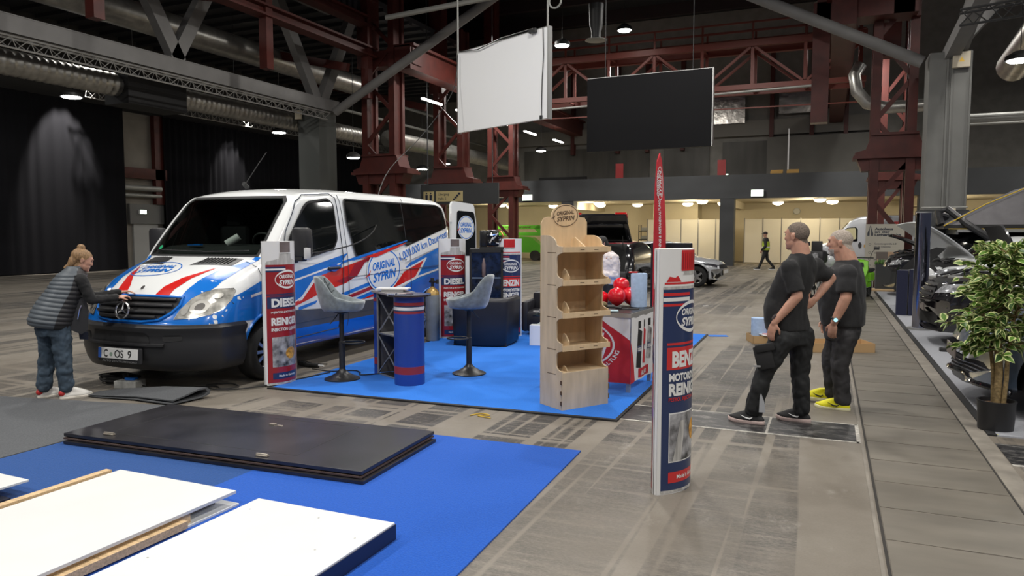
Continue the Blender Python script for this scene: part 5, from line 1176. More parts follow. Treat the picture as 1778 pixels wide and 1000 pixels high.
# ================================================================== cables and small things on the floor
def cable(name, pts, r, label, m=None, cat='cable', sub=6):
    P_ = [V(p) for p in pts]; out = []
    for i in range(len(P_) - 1):
        p0, p1, p2, p3 = P_[max(0, i - 1)], P_[i], P_[i + 1], P_[min(len(P_) - 1, i + 2)]
        for j in range(sub):
            t_ = j / sub; out.append(.5 * ((2 * p1) + (p2 - p0) * t_ + (2 * p0 - 5 * p1 + 4 * p2 - p3) * t_ * t_ + (3 * p1 - p0 - 3 * p2 + p3) * t_ ** 3))
    out.append(P_[-1]); return tag(MB().tube(out, r, 6).build(name, m or m_rubber, smooth=True), label, cat)
rn = random.Random(9)
pts = []
for i in range(40):
    a = i * .75; pts.append((-7.42 + (.22 + .05 * sin(i)) * cos(a), 5.95 + (.15 + .03 * cos(i * 1.7)) * sin(a), .02 + .0016 * i))
cable('extension_cable', pts + [(-7.1, 5.95, .08)], .009, 'coiled black cable beside the white socket box under the van nose')
cable('power_cable', [(-6.95, 5.85, .02), (-6.7, 5.8, .012), (-6.5, 5.95, .012), (-6.2, 6.15, .012), (-6.0, 6.05, .02), (-5.9, 6.2, .02), (-6.1, 6.3, .02), (-6.3, 6.15, .02), (-6.0, 6.0, .02), (-5.7, 6.3, .02), (-5.5, 7.3, .02)], .008, 'black cable running from the socket box along the van towards the booth')
cable('power_cable', [(-5.85, 7.4, .02), (-5.55, 7.35, .022), (-5.3, 7.5, .022), (-5.15, 7.42, .022), (-5.05, 7.3, .022), (-4.85, 7.5, .022)], .007, 'thin black cable on the blue carpet leading to the pod counter')
t = thing('cable_connector', 'black plug connectors with a white tip on the floor beside the van sill', 'connector', (-5.98, 7.55, 0)); MB().cyl((-.1, 0, .03), (.1, .02, .03), .028, n=12).box((-.16, .02, .04), (.1, .07, .06), bev=.02).build('plug', m_rubber, t, smooth=True); MB().cyl((.1, .02, .03), (.17, .03, .03), .012).build('tip', m_prw, t); MB().tube([(-.2, .02, .03), (-.28, .1, .05), (-.2, .18, .03), (-.05, .12, .02), (.1, .2, .02)], .008, 6).build('lead', m_rubber, t)
t = thing('socket_box', 'white power distribution box with blue socket in front of the van', 'power box', (-7.05, 5.78, 0), R(15)); MB().bb((-.13, -.09, 0), (.13, .09, .085), bev=.008).build('housing', M('dirty_white_box', (.5, .5, .47), .6, 0, .3, 12), t); MB().box((.02, 0, .10), (.12, .07, .03), bev=.008).build('socket_cover', m_vanb, t); MB().cyl((-.06, .02, .1), (-.12, .1, .12), .03, n=12).build('plug', m_rubber, t)
cable('yellow_strap', [(-3.02, 6.10, .006), (-2.95, 6.2, .008), (-2.85, 6.17, .006), (-2.95, 6.12, .008), (-2.80, 6.08, .006)], .006, 'thin yellow strap end lying on the grey floor before the booth', M('yellow_strap', (.6, .4, .05), .6), 'strap')
# cable hanging from the white panel down to the van mirror
cable('hanging_cable', [(-8.15, 15.9, 5.9), (-8.2, 15.7, 5.0), (-8.3, 14.5, 3.9), (-7.6, 12.0, 2.9), (-6.6, 10.0, 2.15), (-5.95, 9.0, 1.78), (-5.72, 8.2, 1.57), (-5.76, 7.5, 1.47), (-5.84, 7.15, 1.46)], .009, 'thin black cable hanging from the white panel down across the van window', m_blacksteel)
# open cardboard trays behind the two men
m_card = M('cardboard_tray', (.45, .29, .14), .8)
def tray(name, label, loc, rz, a, b, h):
    t = thing(name, label, 'cardboard tray', loc, rz)
    MB().bb((-a, -b, 0), (a, b, .005)).build('bottom', m_card, t)
    for lo, hi in (((-a, -b, 0), (a, -b + .006, h)), ((-a, b - .006, 0), (a, b, h)), ((-a, -b, 0), (-a + .006, b, h)), ((a - .006, -b, 0), (a, b, h))): MB().bb(lo, hi).build('side_wall', m_card, t)
    return t
tray('cardboard_tray', 'open cardboard tray with papers behind the man on the left', (-.82, 12.15, 0), R(20), .27, .2, .12)
tray('cardboard_tray', 'open cardboard tray visible between the legs of the two standing men', (.12, 11.7, 0), R(20), .5, .25, .13)
t = thing('paper_towel_roll', 'blue paper towel roll with unrolled sheet standing in the open cardboard tray', 'paper roll', (-.95, 12.2, .01)); MB().lathe([(.10, 0), (.12, .01), (.12, .36), (.03, .365)], n=24).build('paper', M('blue_paper', (.36, .48, .68)), t, smooth=True)
mb = MB(); mb.loft([[V((.11, -.05, .36)), V((.12, .05, .02))], [V((.20, -.06, .24)), V((.2, .05, .02))], [V((.32, -.06, .12)), V((.3, .05, .02))]], loop=False, cap=(0, 0)); mb.build('loose_sheet', M('blue_paper', (.36, .48, .68)), t)
t = thing('paper_stack', 'loose pink and white papers lying in the open cardboard tray', 'papers', (-.72, 12.08, .125), R(25)); MB().bb((-.2, -.12, 0), (.18, .14, .012)).build('sheet', m_prw, t); MB().box((0.02, -.02, .018), (.34, .2, .01), R(12)).build('sheet', M('pink_paper', (.6, .3, .3), .7), t)
tag(MB().box((0, 0, .003), (.3, .16, .006), R(20)).build('blue_rag', m_blue, None, loc=(-1.62, 12.55, 0)), 'small bright blue piece of carpet behind the black board', 'rag')
tag(MB().box((0, 0, .002), (.12, .07, .003), R(20)).build('paper_scrap', m_prw, None, loc=(-2.58, 17.7, 0)), 'small white scrap of paper on the floor in the middle distance', 'paper')
tag(MB().sphere((0, 0, .012), (.05, .03, .012)).build('floor_litter', M('lime_litter', (.35, .5, .03), .6), None, loc=(-1.2, 15.2, 0)), 'small lime green scrap on the floor beyond the cardboard tray', 'litter')
# ================================================================== people
from mathutils import noise as NZ
def limb(bm, p0, p1, r0, r1, caps=True, n=14, flat=None):
    """tapered limb; flat=(k) squashes along the second axis"""
    p0, p1 = V(p0), V(p1); x, y, d = basis(p1 - p0); rings = []; m = MB.__new__(MB); m.bm = bm
    k = flat or 1
    if caps:
        for a in (80, 55, 30): rings.append((p0 - d * r0 * sin(R(a)), r0 * cos(R(a))))
    rings += [(p0, r0), ((p0 + p1) / 2, (r0 + r1) / 2), (p1, r1)]
    if caps:
        for a in (30, 55, 80): rings.append((p1 + d * r1 * sin(R(a)), r1 * cos(R(a))))
    m.loft([[c + (x * cos(2 * pi * i / n) + y * k * sin(2 * pi * i / n)) * r for i in range(n)] for c, r in rings])
def lofted(*a, **k):
    m = MB(); m.loft(*a, **k); return m
def sleeve(bm, a, b, r0, r1):
    a, b = V(a), V(b); d = (b - a).normalized(); x, y, d = basis(d); m = MB.__new__(MB); m.bm = bm; ell(bm, a + V((0, 0, .012)), r0 * 1.04); ell(bm, a + V((0, 0, -.05)), r0 * 1.02)
    m.loft([[c + (x * cos(2 * pi * i / 16) + y * sin(2 * pi * i / 16)) * r for i in range(16)] for c, r in ((a - d * .05, r0 * .55), (a - d * .02, r0 * .85), (a + d * .04, r0 * .97), ((a + b) / 2, (r0 + r1) / 2), (b - d * .01, r1), (b, r1 * 1.01))])
def ell(bm, c, r, yaw=0, rot=None):
    m = MB.__new__(MB); m.bm = bm; q = rot or MX.Rotation(yaw, 3, 'Z'); m.sphere(c, r, u=18, v=12, rot=q)
def rings(bm, L, n=24, p=2.4):
    """torso style loft: (x,y,z,rx,ry,yaw) with superellipse section"""
    m = MB.__new__(MB); m.bm = bm; out = []
    for x, y, z, rx, ry, yaw in L:
        r_ = []
        for i in range(n):
            a = 2 * pi * i / n; ca, sa = cos(a), sin(a); u = rx * abs(ca) ** (2 / p) * (1 if ca >= 0 else -1); v = ry * abs(sa) ** (2 / p) * (1 if sa >= 0 else -1)
            r_.append(V((x + u * cos(yaw) - v * sin(yaw), y + u * sin(yaw) + v * cos(yaw), z)))
        out.append(r_)
    m.loft(out)
def skinned(name, bm, mats, parent, vox=.008, it=4, wr=None, matfn=None, fac=.5):
    bmesh.ops.recalc_face_normals(bm, faces=bm.faces)
    me = bpy.data.meshes.new(name); bm.to_mesh(me); bm.free(); o = bpy.data.objects.new(name, me); COL.objects.link(o); o.parent = parent
    bake_into(o, [('REMESH', dict(mode='VOXEL', voxel_size=vox, adaptivity=0)), ('SMOOTH', dict(iterations=it, factor=fac))])
    me = o.data
    if wr:
        amp, sc, st = wr
        for v in me.vertices:
            q = V((v.co.x * sc * st[0], v.co.y * sc * st[1], v.co.z * sc * st[2])); f = NZ.noise(q) + .5 * NZ.noise(q * 2.3)
            v.co += v.normal * (amp * (abs(f) * 1.6 - .35))
    me.materials.clear()
    for m in mats: me.materials.append(m)
    if matfn:
        for p in me.polygons: p.material_index = matfn(p.center)
    me.shade_smooth(); return o
m_skin = M('skin', (.50, .27, .19), .5, 0, .10, 22, .05); m_skin.node_tree.nodes['Principled BSDF'].inputs['Subsurface Weight'].default_value = .08
m_tee = M('black_cotton', (.010, .010, .011), .85, 0, .15, 30, .1, sheen=.06); m_teeg = M('washed_black_cotton', (.017, .017, .019), .85, 0, .15, 30, .1, sheen=.08)
m_hairg = M('short_grey_hair', (.16, .125, .10), .85, 0, .35, 90, .5); m_hairl = M('light_grey_hair', (.40, .34, .29), .85, 0, .25, 90, .5); m_beard = M('grey_beard', (.42, .38, .35), .9, 0, .3, 120, .4)
m_eye = M('eye_dark', (.02, .018, .015), .2); m_lip = M('lips', (.34, .12, .10), .5)
def head_frame(c, face, tilt=0):
    f = V(face).normalized(); l = V((0, 0, 1)).cross(f).normalized(); u = f.cross(l)
    return V(c), f, l, u
def head_geo(bm, c, face, s=1.0, nose=1.0, belly=0):
    c, f, l, u = head_frame(c, face); q = MX((f, l, u)).transposed()
    P = lambda a, b, d: c + (f * a + l * b + u * d) * s
    E = lambda a, b, d, r: ell(bm, P(a, b, d), tuple(x * s for x in r), rot=q)
    E(-.012, 0, .03, (.098, .077, .088)); E(.030, 0, -.005, (.062, .066, .085)); E(.038, 0, -.055, (.054, .058, .052)); E(.068, 0, -.092, (.026, .032, .022)); E(.012, 0, -.055, (.066, .064, .052)); E(.03, 0, -.085, (.05, .05, .028))
    E(.078, 0, .035, (.018, .052, .014)); E(.075, .035, -.015, (.014, .018, .016)); E(.075, -.035, -.015, (.014, .018, .016))
    limb(bm, P(.083, 0, .018), P(.088 + .012 * nose, 0, -.020), .008 * s, .011 * s); E(.084, .010, -.026, (.010, .009, .008)); E(.084, -.010, -.026, (.010, .009, .008))
    E(.083, 0, -.052, (.011, .024, .006)); E(.081, 0, -.064, (.011, .021, .007))
    for k in (1, -1):
        E(-.014, k * .078, -.008, (.018, .010, .031)); E(-.020, k * .081, .008, (.015, .011, .017))
    return P, q
def face_bits(P, q, parent, s=1.0, brow=None):
    mb = MB()
    for k in (1, -1): mb.sphere(P(.076, k * .031, .012), (.010 * s, .013 * s, .007 * s), rot=q, u=12, v=8)
    mb.build('eyes', m_eye, parent, smooth=True, angle=180)
    mb = MB()
    for k in (1, -1): mb.sphere(P(.088, k * .031, .034), (.006 * s, .018 * s, .004 * s), rot=q, u=10, v=6)
    mb.build('eyebrows', brow or m_hairg, parent, smooth=True, angle=180)
    MB().sphere(P(.089, 0, -.058), (.007 * s, .021 * s, .006 * s), rot=q, u=12, v=8).build('lips', m_lip, parent, smooth=True, angle=180)
def hand(bm, w_, d, nrm, side_=1, curl=.5, s=1.0, L=None):
    """w_ wrist, d hand direction, nrm palm normal (fingers curl that way), side_ +1: thumb on the cross side"""
    d = V(d).normalized(); n = V(nrm); n = (n - d * n.dot(d)).normalized(); a = d.cross(n) * side_; w_ = V(w_)
    q = MX((d, a, n)).transposed()
    ell(bm, w_ + d * .045 * s, (.050 * s, .042 * s, .017 * s), rot=q); ell(bm, w_ + d * .07 * s, (.03 * s, .042 * s, .014 * s), rot=q)
    for i, (o_, ln) in enumerate(((.031, .072), (.011, .082), (-.010, .076), (-.030, .060))):
        p = w_ + d * .085 * s + a * o_ * s; ang = 0; r = .0095 * s
        for k, fr in enumerate((.42, .32, .26)):
            ang += curl * (.55, .75, .5)[k]; dd = d * cos(ang) + n * sin(ang) + a * o_ * .8
            e = p + dd.normalized() * ln * fr * s; limb(bm, p, e, r, r * .9, n=10); p = e; r *= .92
    p = w_ + d * .02 * s + a * .03 * s; e = p + (d * .6 + a * .62 + n * .35).normalized() * .042 * s; limb(bm, p, e, .014 * s, .011 * s, n=10); limb(bm, e, e + (d * .85 + a * .1 + n * .45).normalized() * .036 * s, .011 * s, .009 * s, n=10)
def shoe(parent, heel, toe, mats, L=.29, name='shoe', h=.10, sole_t=.03, z=0):
    heel, toe = V(heel), V(toe); d = (toe - heel); d.z = 0; d.normalize(); l = V((-d.y, d.x, 0)); q = MX((d, l, V((0, 0, 1)))).transposed()
    t = thing(name, None, None, (0, 0, 0)); t.parent = parent; c = heel + d * L * .5
    def outline(k, zz, ext=0):
        pts = []
        for i in range(28):
            a = 2 * pi * i / 28; x = cos(a); y = sin(a); wdt = (.040 + .010 * (x > -.2) * (1 - abs(x - .45)) ) * k
            pts.append(V((0, 0, zz + (.012 * max(0, x - .5) * 2 if zz > .0 else .018 * max(0, x - .6) * 2.0))) + c + d * (x * (L / 2 + ext)) + l * (y * (abs(y) ** -.25 if y else 1) * wdt))
        return pts
    mb = MB(); mb.loft([outline(.92, z + .0), outline(1.04, z + .008, .002), outline(1.06, z + sole_t, .004), outline(.9, z + sole_t + .006)]); mb.build('sole', mats[1], t, smooth=True, angle=50)
    bm = bmesh.new(); m_ = MB.__new__(MB); m_.bm = bm
    m_.loft([[p for p in outline(.98, z + sole_t - .004)], [p - d * .004 for p in outline(.99, z + sole_t + .02, -.004)],
             [heel + d * (.02 + (p - heel).dot(d) * .86) * 1.0 + l * (p - heel).dot(l) * .86 + V((0, 0, z + sole_t + .045 - .012 * max(0, ((p - heel).dot(d) / L - .5) * 2))) for p in outline(.9, 0)],
             [heel + d * (.015 + (p - heel).dot(d) * .60) + l * (p - heel).dot(l) * .72 + V((0, 0, z + sole_t + .072)) for p in outline(.9, 0)],
             [heel + d * (.012 + (p - heel).dot(d) * .40) + l * (p - heel).dot(l) * .78 + V((0, 0, z + sole_t + h * .95)) for p in outline(.9, 0)]])
    up = skinned('upper', bm, [mats[0]], t, .007, 3)
    mb = MB()
    for i in range(4):
        cc = heel + d * (L * (.50 + .055 * i)) + V((0, 0, z + sole_t + .071 - i * .011)); mb.tube([cc - l * .022 + V((0, 0, -.008)), cc + V((0, 0, .003)), cc + l * .022 + V((0, 0, -.008))], .0035, 5)
    mb.build('laces', mats[2], t)
    if len(mats) > 3:   # side mark: curved tick
        for sgn in (1, -1):
            mb = MB(); pts = []
            for u, v in ((.30, .035), (.36, .022), (.48, .028), (.62, .048)): pts.append(heel + d * L * u + l * sgn * (.052 - .012 * (u < .35)) + V((0, 0, z + sole_t + v)))
            mb.tube(pts, [.003, .008, .006, .002], 6); mb.build('side_mark', mats[3], t, smooth=True)
    return t
def person(label, px0, py0, group=None):
    """empty at the feet, local x = to the right as seen from the aisle camera spot, y = away"""
    return None
VA = R(23.037)
def frame_at(x, y, label, name='person'):
    a = atan2(-x, y)            # bearing of the spot from the aisle
    return thing(name, label, 'person', (x, y, 0), a)

# ---------------- man in black work clothes, hand in pocket, looking left and away
S1 = .00515
def c1(px, py, y=0): return V(((px - 1345) * S1, y, (738 - py) * S1))
t = frame_at(-.40, 6.93, 'man in black T-shirt and black cargo trousers, hand in pocket, tattooed wrist, black trainers')
fy = R(142)   # facing direction angle
fd = V((cos(fy), sin(fy), 0)); ld = V((-fd.y, fd.x, 0))
bm = bmesh.new()
hc = c1(1375, 413, .02); P, q = head_geo(bm, hc, (fd.x - .15, fd.y, -.02), 1.06)
limb(bm, c1(1379, 423, .02), c1(1384, 450, .02), .074, .082)
LS, LE, LW = c1(1366, 468, -.15), c1(1378, 512, -.20), c1(1343, 558, -.20)
RS, RE, RW = c1(1408, 468, .14), c1(1433, 485, .20), c1(1408, 521, .10)
rings(bm, [(.19, .02, 1.44, .17, .10, fy + pi / 2), (.16, .02, 1.3, .18, .11, fy + pi / 2), (.10, .02, 1.0, .17, .13, fy + pi / 2), (.11, .02, .85, .16, .12, fy + pi / 2)])
for a, b, c_, m in ((LS, LE, LW, 1), (RS, RE, RW, -1)):
    limb(bm, a, a + (b - a) * .5, .058, .052); limb(bm, a + (b - a) * .5, b, .052, .044); limb(bm, b, b + (c_ - b) * .35, .044, .043); limb(bm, b + (c_ - b) * .35, c_, .043, .028)
hand(bm, LW, V((-.10, .02, -.35)), (.5, .8, 0), 1, .35); hand(bm, RW, V((-.4, -.5, -.3)), (-.3, .5, .2), 1, .5)
HL, KL, AL = c1(1357, 585, -.09), c1(1327, 650, -.10), c1(1313, 711, -.08); HR, KR, AR = c1(1387, 585, .09), c1(1387, 652, .12), c1(1392, 712, .12)
for h_, k_, a_ in ((HL, KL, AL), (HR, KR, AR)): limb(bm, h_, k_, .08, .055); limb(bm, k_, a_, .052, .035)
def hairmat(P0, s=1.0):
    c0, f0, l0, u0 = P0
    def fn(p):
        d = p - c0
        if d.length > .16 * s: return 0
        a, b, z = d.dot(f0), d.dot(l0), d.dot(u0)
        if abs(b) > .072 * s and abs(a + .005) < .03 and z < .03: return 0
        line = .060 if a > .04 else (.045 - .85 * (.03 - a) if a < .03 else .055)
        line = max(line, -.075)
        return 1 if z > line * s else 0
    return fn
skinned('body', bm, [m_skin, m_hairg], t, .0065, 5, matfn=hairmat(head_frame(hc, (fd.x - .15, fd.y, -.02)), 1.06)); face_bits(P, q, t, 1.06)
bm = bmesh.new(); Y_ = fy + pi / 2
rings(bm, [(.105, .02, .845, .205, .155, Y_), (.085, .02, .93, .20, .165, Y_), (.075, .02, 1.05, .195, .165, Y_), (.105, .02, 1.18, .20, .15, Y_), (.15, .02, 1.30, .215, .135, Y_), (.18, .02, 1.40, .215, .12, Y_), (.195, .02, 1.46, .16, .10, Y_), (.195, .02, 1.505, .10, .09, Y_), (.190, .02, 1.525, .085, .082, Y_)])
sleeve(bm, LS, LS + (LE - LS) * .88, .074, .076); sleeve(bm, RS, RS + (RE - RS) * .86, .074, .072)
skinned('t_shirt', bm, [m_tee], t, .011, 16, (.013, 6, (1, 1, .5)))
bm = bmesh.new()
rings(bm, [(.11, .02, .93, .17, .13, Y_), (.115, .02, .80, .19, .145, Y_), (.11, .02, .72, .18, .14, Y_)])
for h_, k_, a_ in ((HL, KL, AL), (HR, KR, AR)):
    limb(bm, h_, k_, .112, .080); limb(bm, k_, k_ + (a_ - k_) * .5, .080, .078); limb(bm, k_ + (a_ - k_) * .5, a_ + (a_ - k_) * .02, .078, .072)
tr = skinned('work_trousers', bm, [M('black_workwear', (.010, .011, .012), .75, 0, .2, 20, .1)], t, .011, 3, (.014, 9, (1, 1, .8)))
MB().box(c1(1328, 617, -.20), (.15, .03, .21), rot=MX.Rotation(R(-14), 3, 'Y'), bev=.012).box(c1(1329, 600, -.212), (.16, .03, .07), rot=MX.Rotation(R(-14), 3, 'Y'), bev=.01).build('cargo_pocket', M('black_workwear_pocket', (.011, .011, .012), .8), tr, smooth=True)
MB().box(c1(1317, 632, -.225), (.06, .008, .015)).build('brand_tab', M('grey_tab', (.25, .25, .25), .5), tr)
MB().prism([(-.025, -.09), (.03, -.09), (.02, 0), (-.01, .08), (-.02, .05)], lambda u, v: V((u - .095, -.165, v + .22)), (0, -.01, 0)).build('reflective_patch', M('reflective_grey', (.35, .36, .38), .4), tr)
for i in range(3):
    pass
BK = (M('black_trainer_mesh', (.015, .015, .016), .7), M('pinkish_white_sole', (.55, .42, .39), .5), m_black, M('white_mark', (.7, .7, .7), .5))
shoe(t, c1(1331, 738, -.10), c1(1262, 738, -.02) , BK, .32); shoe(t, c1(1407, 738, .12), c1(1345, 738, .18), BK, .30)
MB().sphere(LW + V((-.005, -.026, .055)), (.012, .004, .03), rot=MX.Rotation(R(35), 3, 'Y')).build('tattoo', M('tattoo_ink', (.08, .06, .06), .6), t, smooth=True)

# ---------------- man with grey hair, yellow trainers
S2 = .0056
def c2(px, py, y=0): return V(((px - 1443) * S2, y, (710 - py) * S2))
t = frame_at(.08, 7.82, 'man with short grey hair in washed black T-shirt, dark jeans, wristwatch and bright yellow trainers')
fy = R(168); fd = V((cos(fy), sin(fy), 0)); Y_ = fy + pi / 2
bm = bmesh.new(); hc = c2(1449, 423, 0); hf2 = (fd.x, fd.y - .06, -.04); P, q = head_geo(bm, hc, hf2, 1.10, 1.15)
limb(bm, c2(1454, 430), c2(1464, 458), .080, .090); limb(bm, c2(1446, 440), c2(1455, 455), .05, .06)
LS, LE, LW = c2(1462, 476, -.19), c2(1461, 514, -.23), c2(1444, 557, -.24); RS, RE, RW = c2(1450, 476, .2), c2(1446, 520, .24), c2(1430, 560, .20)
rings(bm, [(.1, 0, 1.30, .19, .13, Y_), (.07, 0, 1.1, .19, .16, Y_), (.08, 0, .85, .18, .15, Y_)])
for a, b, c_ in ((LS, LE, LW), (RS, RE, RW)):
    limb(bm, a, a + (b - a) * .5, .068, .062); limb(bm, a + (b - a) * .5, b, .060, .050); limb(bm, b, b + (c_ - b) * .35, .052, .050); limb(bm, b + (c_ - b) * .35, c_, .050, .033)
hand(bm, LW + V((-.005, 0, -.01)), V((-.12, 0, -1)), (.3, .95, 0), -1, .75, 1.05); hand(bm, RW, V((-.1, 0, -1)), (.3, -.95, 0), 1, .7)
HL, KL, AL = c2(1462, 582, -.09), c2(1455, 634, -.09), c2(1461, 691, -.08); HR, KR, AR = c2(1452, 582, .09), c2(1440, 632, .10), c2(1446, 688, .12)
for h_, k_, a_ in ((HL, KL, AL), (HR, KR, AR)): limb(bm, h_, k_, .08, .055); limb(bm, k_, a_, .052, .035)
hm2 = hairmat(head_frame(hc, hf2), 1.10)
def mf2(p):
    k = hm2(p)
    if k: return 1
    c0, f0, l0, u0 = head_frame(hc, hf2); d = p - c0
    if d.length < .17 and d.dot(f0) > .045 and d.dot(u0) < -.062 : return 2
    return 0
skinned('body', bm, [m_skin, m_hairl, m_beard], t, .0065, 5, matfn=mf2); face_bits(P, q, t, 1.10, m_hairl)
bm = bmesh.new()
rings(bm, [(.085, 0, .805, .205, .19, Y_), (.075, 0, .90, .21, .205, Y_), (.065, 0, 1.02, .215, .215, Y_), (.07, 0, 1.14, .225, .20, Y_), (.085, 0, 1.26, .23, .175, Y_), (.095, 0, 1.35, .21, .14, Y_), (.105, 0, 1.41, .13, .115, Y_), (.105, 0, 1.445, .09, .095, Y_)])
sleeve(bm, LS, LS + (LE - LS) * .80, .088, .090); sleeve(bm, RS, RS + (RE - RS) * .75, .085, .085)
skinned('t_shirt', bm, [m_teeg], t, .011, 16, (.011, 6, (1, 1, .55)))
bm = bmesh.new()
rings(bm, [(.08, 0, .86, .17, .16, Y_), (.08, 0, .76, .185, .17, Y_), (.075, 0, .68, .17, .15, Y_)])
for h_, k_, a_ in ((HL, KL, AL), (HR, KR, AR)):
    limb(bm, h_, k_, .115, .085); limb(bm, k_, k_ + (a_ - k_) * .5, .085, .080); limb(bm, k_ + (a_ - k_) * .5, a_ + (a_ - k_) * .02, .080, .076)
skinned('jeans', bm, [M('faded_black_denim', (.032, .031, .033), .8, 0, .55, 7, .15)], t, .011, 3, (.013, 9, (1, 1, .75)))
YS = (M('yellow_trainer_mesh', (.78, .72, .01), .6), M('pale_yellow_sole', (.75, .72, .45), .5), M('yellow_laces', (.7, .66, .05), .6), m_black)
shoe(t, c2(1474, 712, -.10), c2(1416, 712, -.06), YS, .32); shoe(t, c2(1446, 706, .14), c2(1408, 706, .17), YS, .29)
mb = MB(); x, y, d = basis(LW - LE); wc = LW + d * -.035
mb.tube([wc + (x * cos(a) + y * sin(a)) * .040 for a in [2 * pi * i / 20 for i in range(20)]], .011, 6, closed=True).build('watch_strap', m_black, t, smooth=True)
MB().cyl(wc + V((0, -.038, 0)), wc + V((0, -.052, 0)), .023, n=20).build('watch_case', m_chrome, t, smooth=True); MB().cyl(wc + V((0, -.052, 0)), wc + V((0, -.054, 0)), .018, n=20).build('watch_dial', EM('watch_screen', (.45, .8, .9), .5), t)

# ---------------- woman in quilted vest leaning to the bonnet
S3 = .00597
def c3(px, py, y=0): return V(((px - 100) * S3, y, (690 - py) * S3))
t = frame_at(-7.27, 5.16, 'woman with blonde bun in grey quilted vest and jeans, leaning over the van bonnet')
fy = R(8); fd = V((cos(fy), sin(fy), 0)); Y_ = fy + pi / 2
bm = bmesh.new(); hc = c3(138, 452, 0); hf3 = (.93, .1, -.35); P, q = head_geo(bm, hc, hf3, .98, .95)
limb(bm, c3(132, 458), c3(122, 478), .050, .060)
NS, NE, NW = c3(134, 484, -.15), c3(148, 520, -.16), c3(190, 519, -.05); FS, FE, FW = c3(130, 484, .15), c3(150, 520, .2), c3(196, 512, .12)
rings(bm, [(-.05, 0, .78, .13, .12, Y_), (0, 0, .95, .13, .11, Y_), (.12, 0, 1.2, .15, .10, Y_), (.15, 0, 1.28, .12, .09, Y_)])
for a, b, c_ in ((NS, NE, NW), (FS, FE, FW)):
    limb(bm, a, b, .048, .040); limb(bm, b, c_, .040, .026)
hand(bm, NW, (1, .3, .15), (0, .2, -1), -1, .75, .9); hand(bm, FW, (1, -.1, .1), (0, 0, -1), 1, .5, .9)
HN, KN, AN = c3(100, 566, -.08), c3(103, 622, -.09), c3(105, 667, -.09); HF, KF, AF = c3(82, 564, .08), c3(79, 618, .08), c3(73, 667, .08)
for h_, k_, a_ in ((HN, KN, AN), (HF, KF, AF)): limb(bm, h_, k_, .075, .05); limb(bm, k_, a_, .05, .035)
def hair3(p):
    c0, f0, l0, u0 = head_frame(hc, hf3); d = p - c0
    if d.length > .15 or p.z < hc.z - .09: return 0
    a, b, z = d.dot(f0), d.dot(l0), d.dot(u0)
    if abs(b) > .070 and abs(a) < .03 and z < .01: return 0
    return 1 if z > (.058 if a > .05 else .058 - 1.6 * (.05 - a)) and a < .075 else 0
m_hairb = M('blonde_brown_hair', (.27, .16, .075), .6, 0, .45, 40, .4, stretch=(3, 3, .6))
skinned('body', bm, [m_skin, m_hairb], t, .0065, 5, matfn=hair3); face_bits(P, q, t, .98, m_hairb)
bm = bmesh.new()
ell(bm, P(-.03, 0, .035), (.093, .083, .080), rot=q); ell(bm, P(-.055, 0, .125), (.040, .038, .032), rot=q); ell(bm, P(-.085, 0, -.04), (.04, .055, .07), rot=q); limb(bm, P(-.08, 0, -.06), P(-.13, 0, -.13), .03, .015)
skinned('hair', bm, [m_hairb], t, .007, 2, (.004, 30, (1, 1, .4)))
bm = bmesh.new(); limb(bm, NS, NE, .062, .052); limb(bm, NE, NW - V((.02, 0, 0)), .050, .040); limb(bm, FS, FE, .062, .052); limb(bm, FE, FW - V((.02, 0, 0)), .050, .040); rings(bm, [(.05, 0, 1.0, .14, .11, Y_), (.13, 0, 1.24, .15, .10, Y_), (.14, 0, 1.32, .08, .07, Y_)])
skinned('sweater', bm, [m_tee], t, .009, 4, (.007, 12, (1, 1, 1)))
m_vest1 = M('grey_quilted_nylon', (.085, .10, .115), .5, 0, .15, 8); m_vest2 = M('black_quilted_nylon', (.020, .020, .023), .5)
def vest():
    bm = bmesh.new(); m = MB.__new__(MB); m.bm = bm; out = []; n = 44
    key = [(-.085, .735, .20, .17), (-.07, .80, .235, .19), (-.035, .90, .225, .185), (.015, 1.0, .205, .175), (.07, 1.10, .19, .165), (.105, 1.2, .175, .15), (.13, 1.28, .15, .12), (.145, 1.33, .10, .085), (.15, 1.36, .075, .07)]
    K = 100
    for j in range(K + 1):
        z = .735 + .625 * j / K; cx = smooth_tab([(k[1], k[0]) for k in key], z); rx = smooth_tab([(k[1], k[2]) for k in key], z); ry = smooth_tab([(k[1], k[3]) for k in key], z)
        puff = .012 * (abs(sin(pi * (z - .735) / .043)) ** .6) if z < 1.3 else 0
        lean = (z - 1.0) * .0
        out.append([V((cx + (ry + .0 + puff) * 1.02 * cos(a) * (1.05 if cos(a) < 0 else 1), (rx + puff) * sin(a), z - .05 * cos(a) * (z < .9) * -1 * 0 + .10 * -cos(a) * (1 if z < 1.0 else max(0, 1 - (z - 1) * 4)) * .35)) for a in [2 * pi * i / n for i in range(n)]])
    m.loft(out); bmesh.ops.recalc_face_normals(bm, faces=bm.faces); me = bpy.data.meshes.new('quilted_vest'); bm.to_mesh(me); bm.free(); me.materials.append(m_vest1); me.materials.append(m_vest2)
    for p in me.polygons: p.material_index = 1 if p.center.x > .0 + (p.center.z - .9) * .42 and p.center.z < 1.34 else 0
    me.shade_smooth(); o = bpy.data.objects.new('quilted_vest', me); COL.objects.link(o); o.parent = t; return o
vo = vest()
MB().prism([(0, .735), (.14, .66), (.20, .70), (.215, .90), (.19, 1.05), (.06, 1.0)], lambda u, v: V((u + .045, -.13 + .3 * (u > .1) * 0, v)), (0, .05, 0)).build('open_front_flap', m_vest2, vo, smooth=True)
MB().tube([(.155, -.155, .82), (.175, -.15, .92), (.195, -.14, .96)], .006, 6).build('zip', m_chrome, vo)
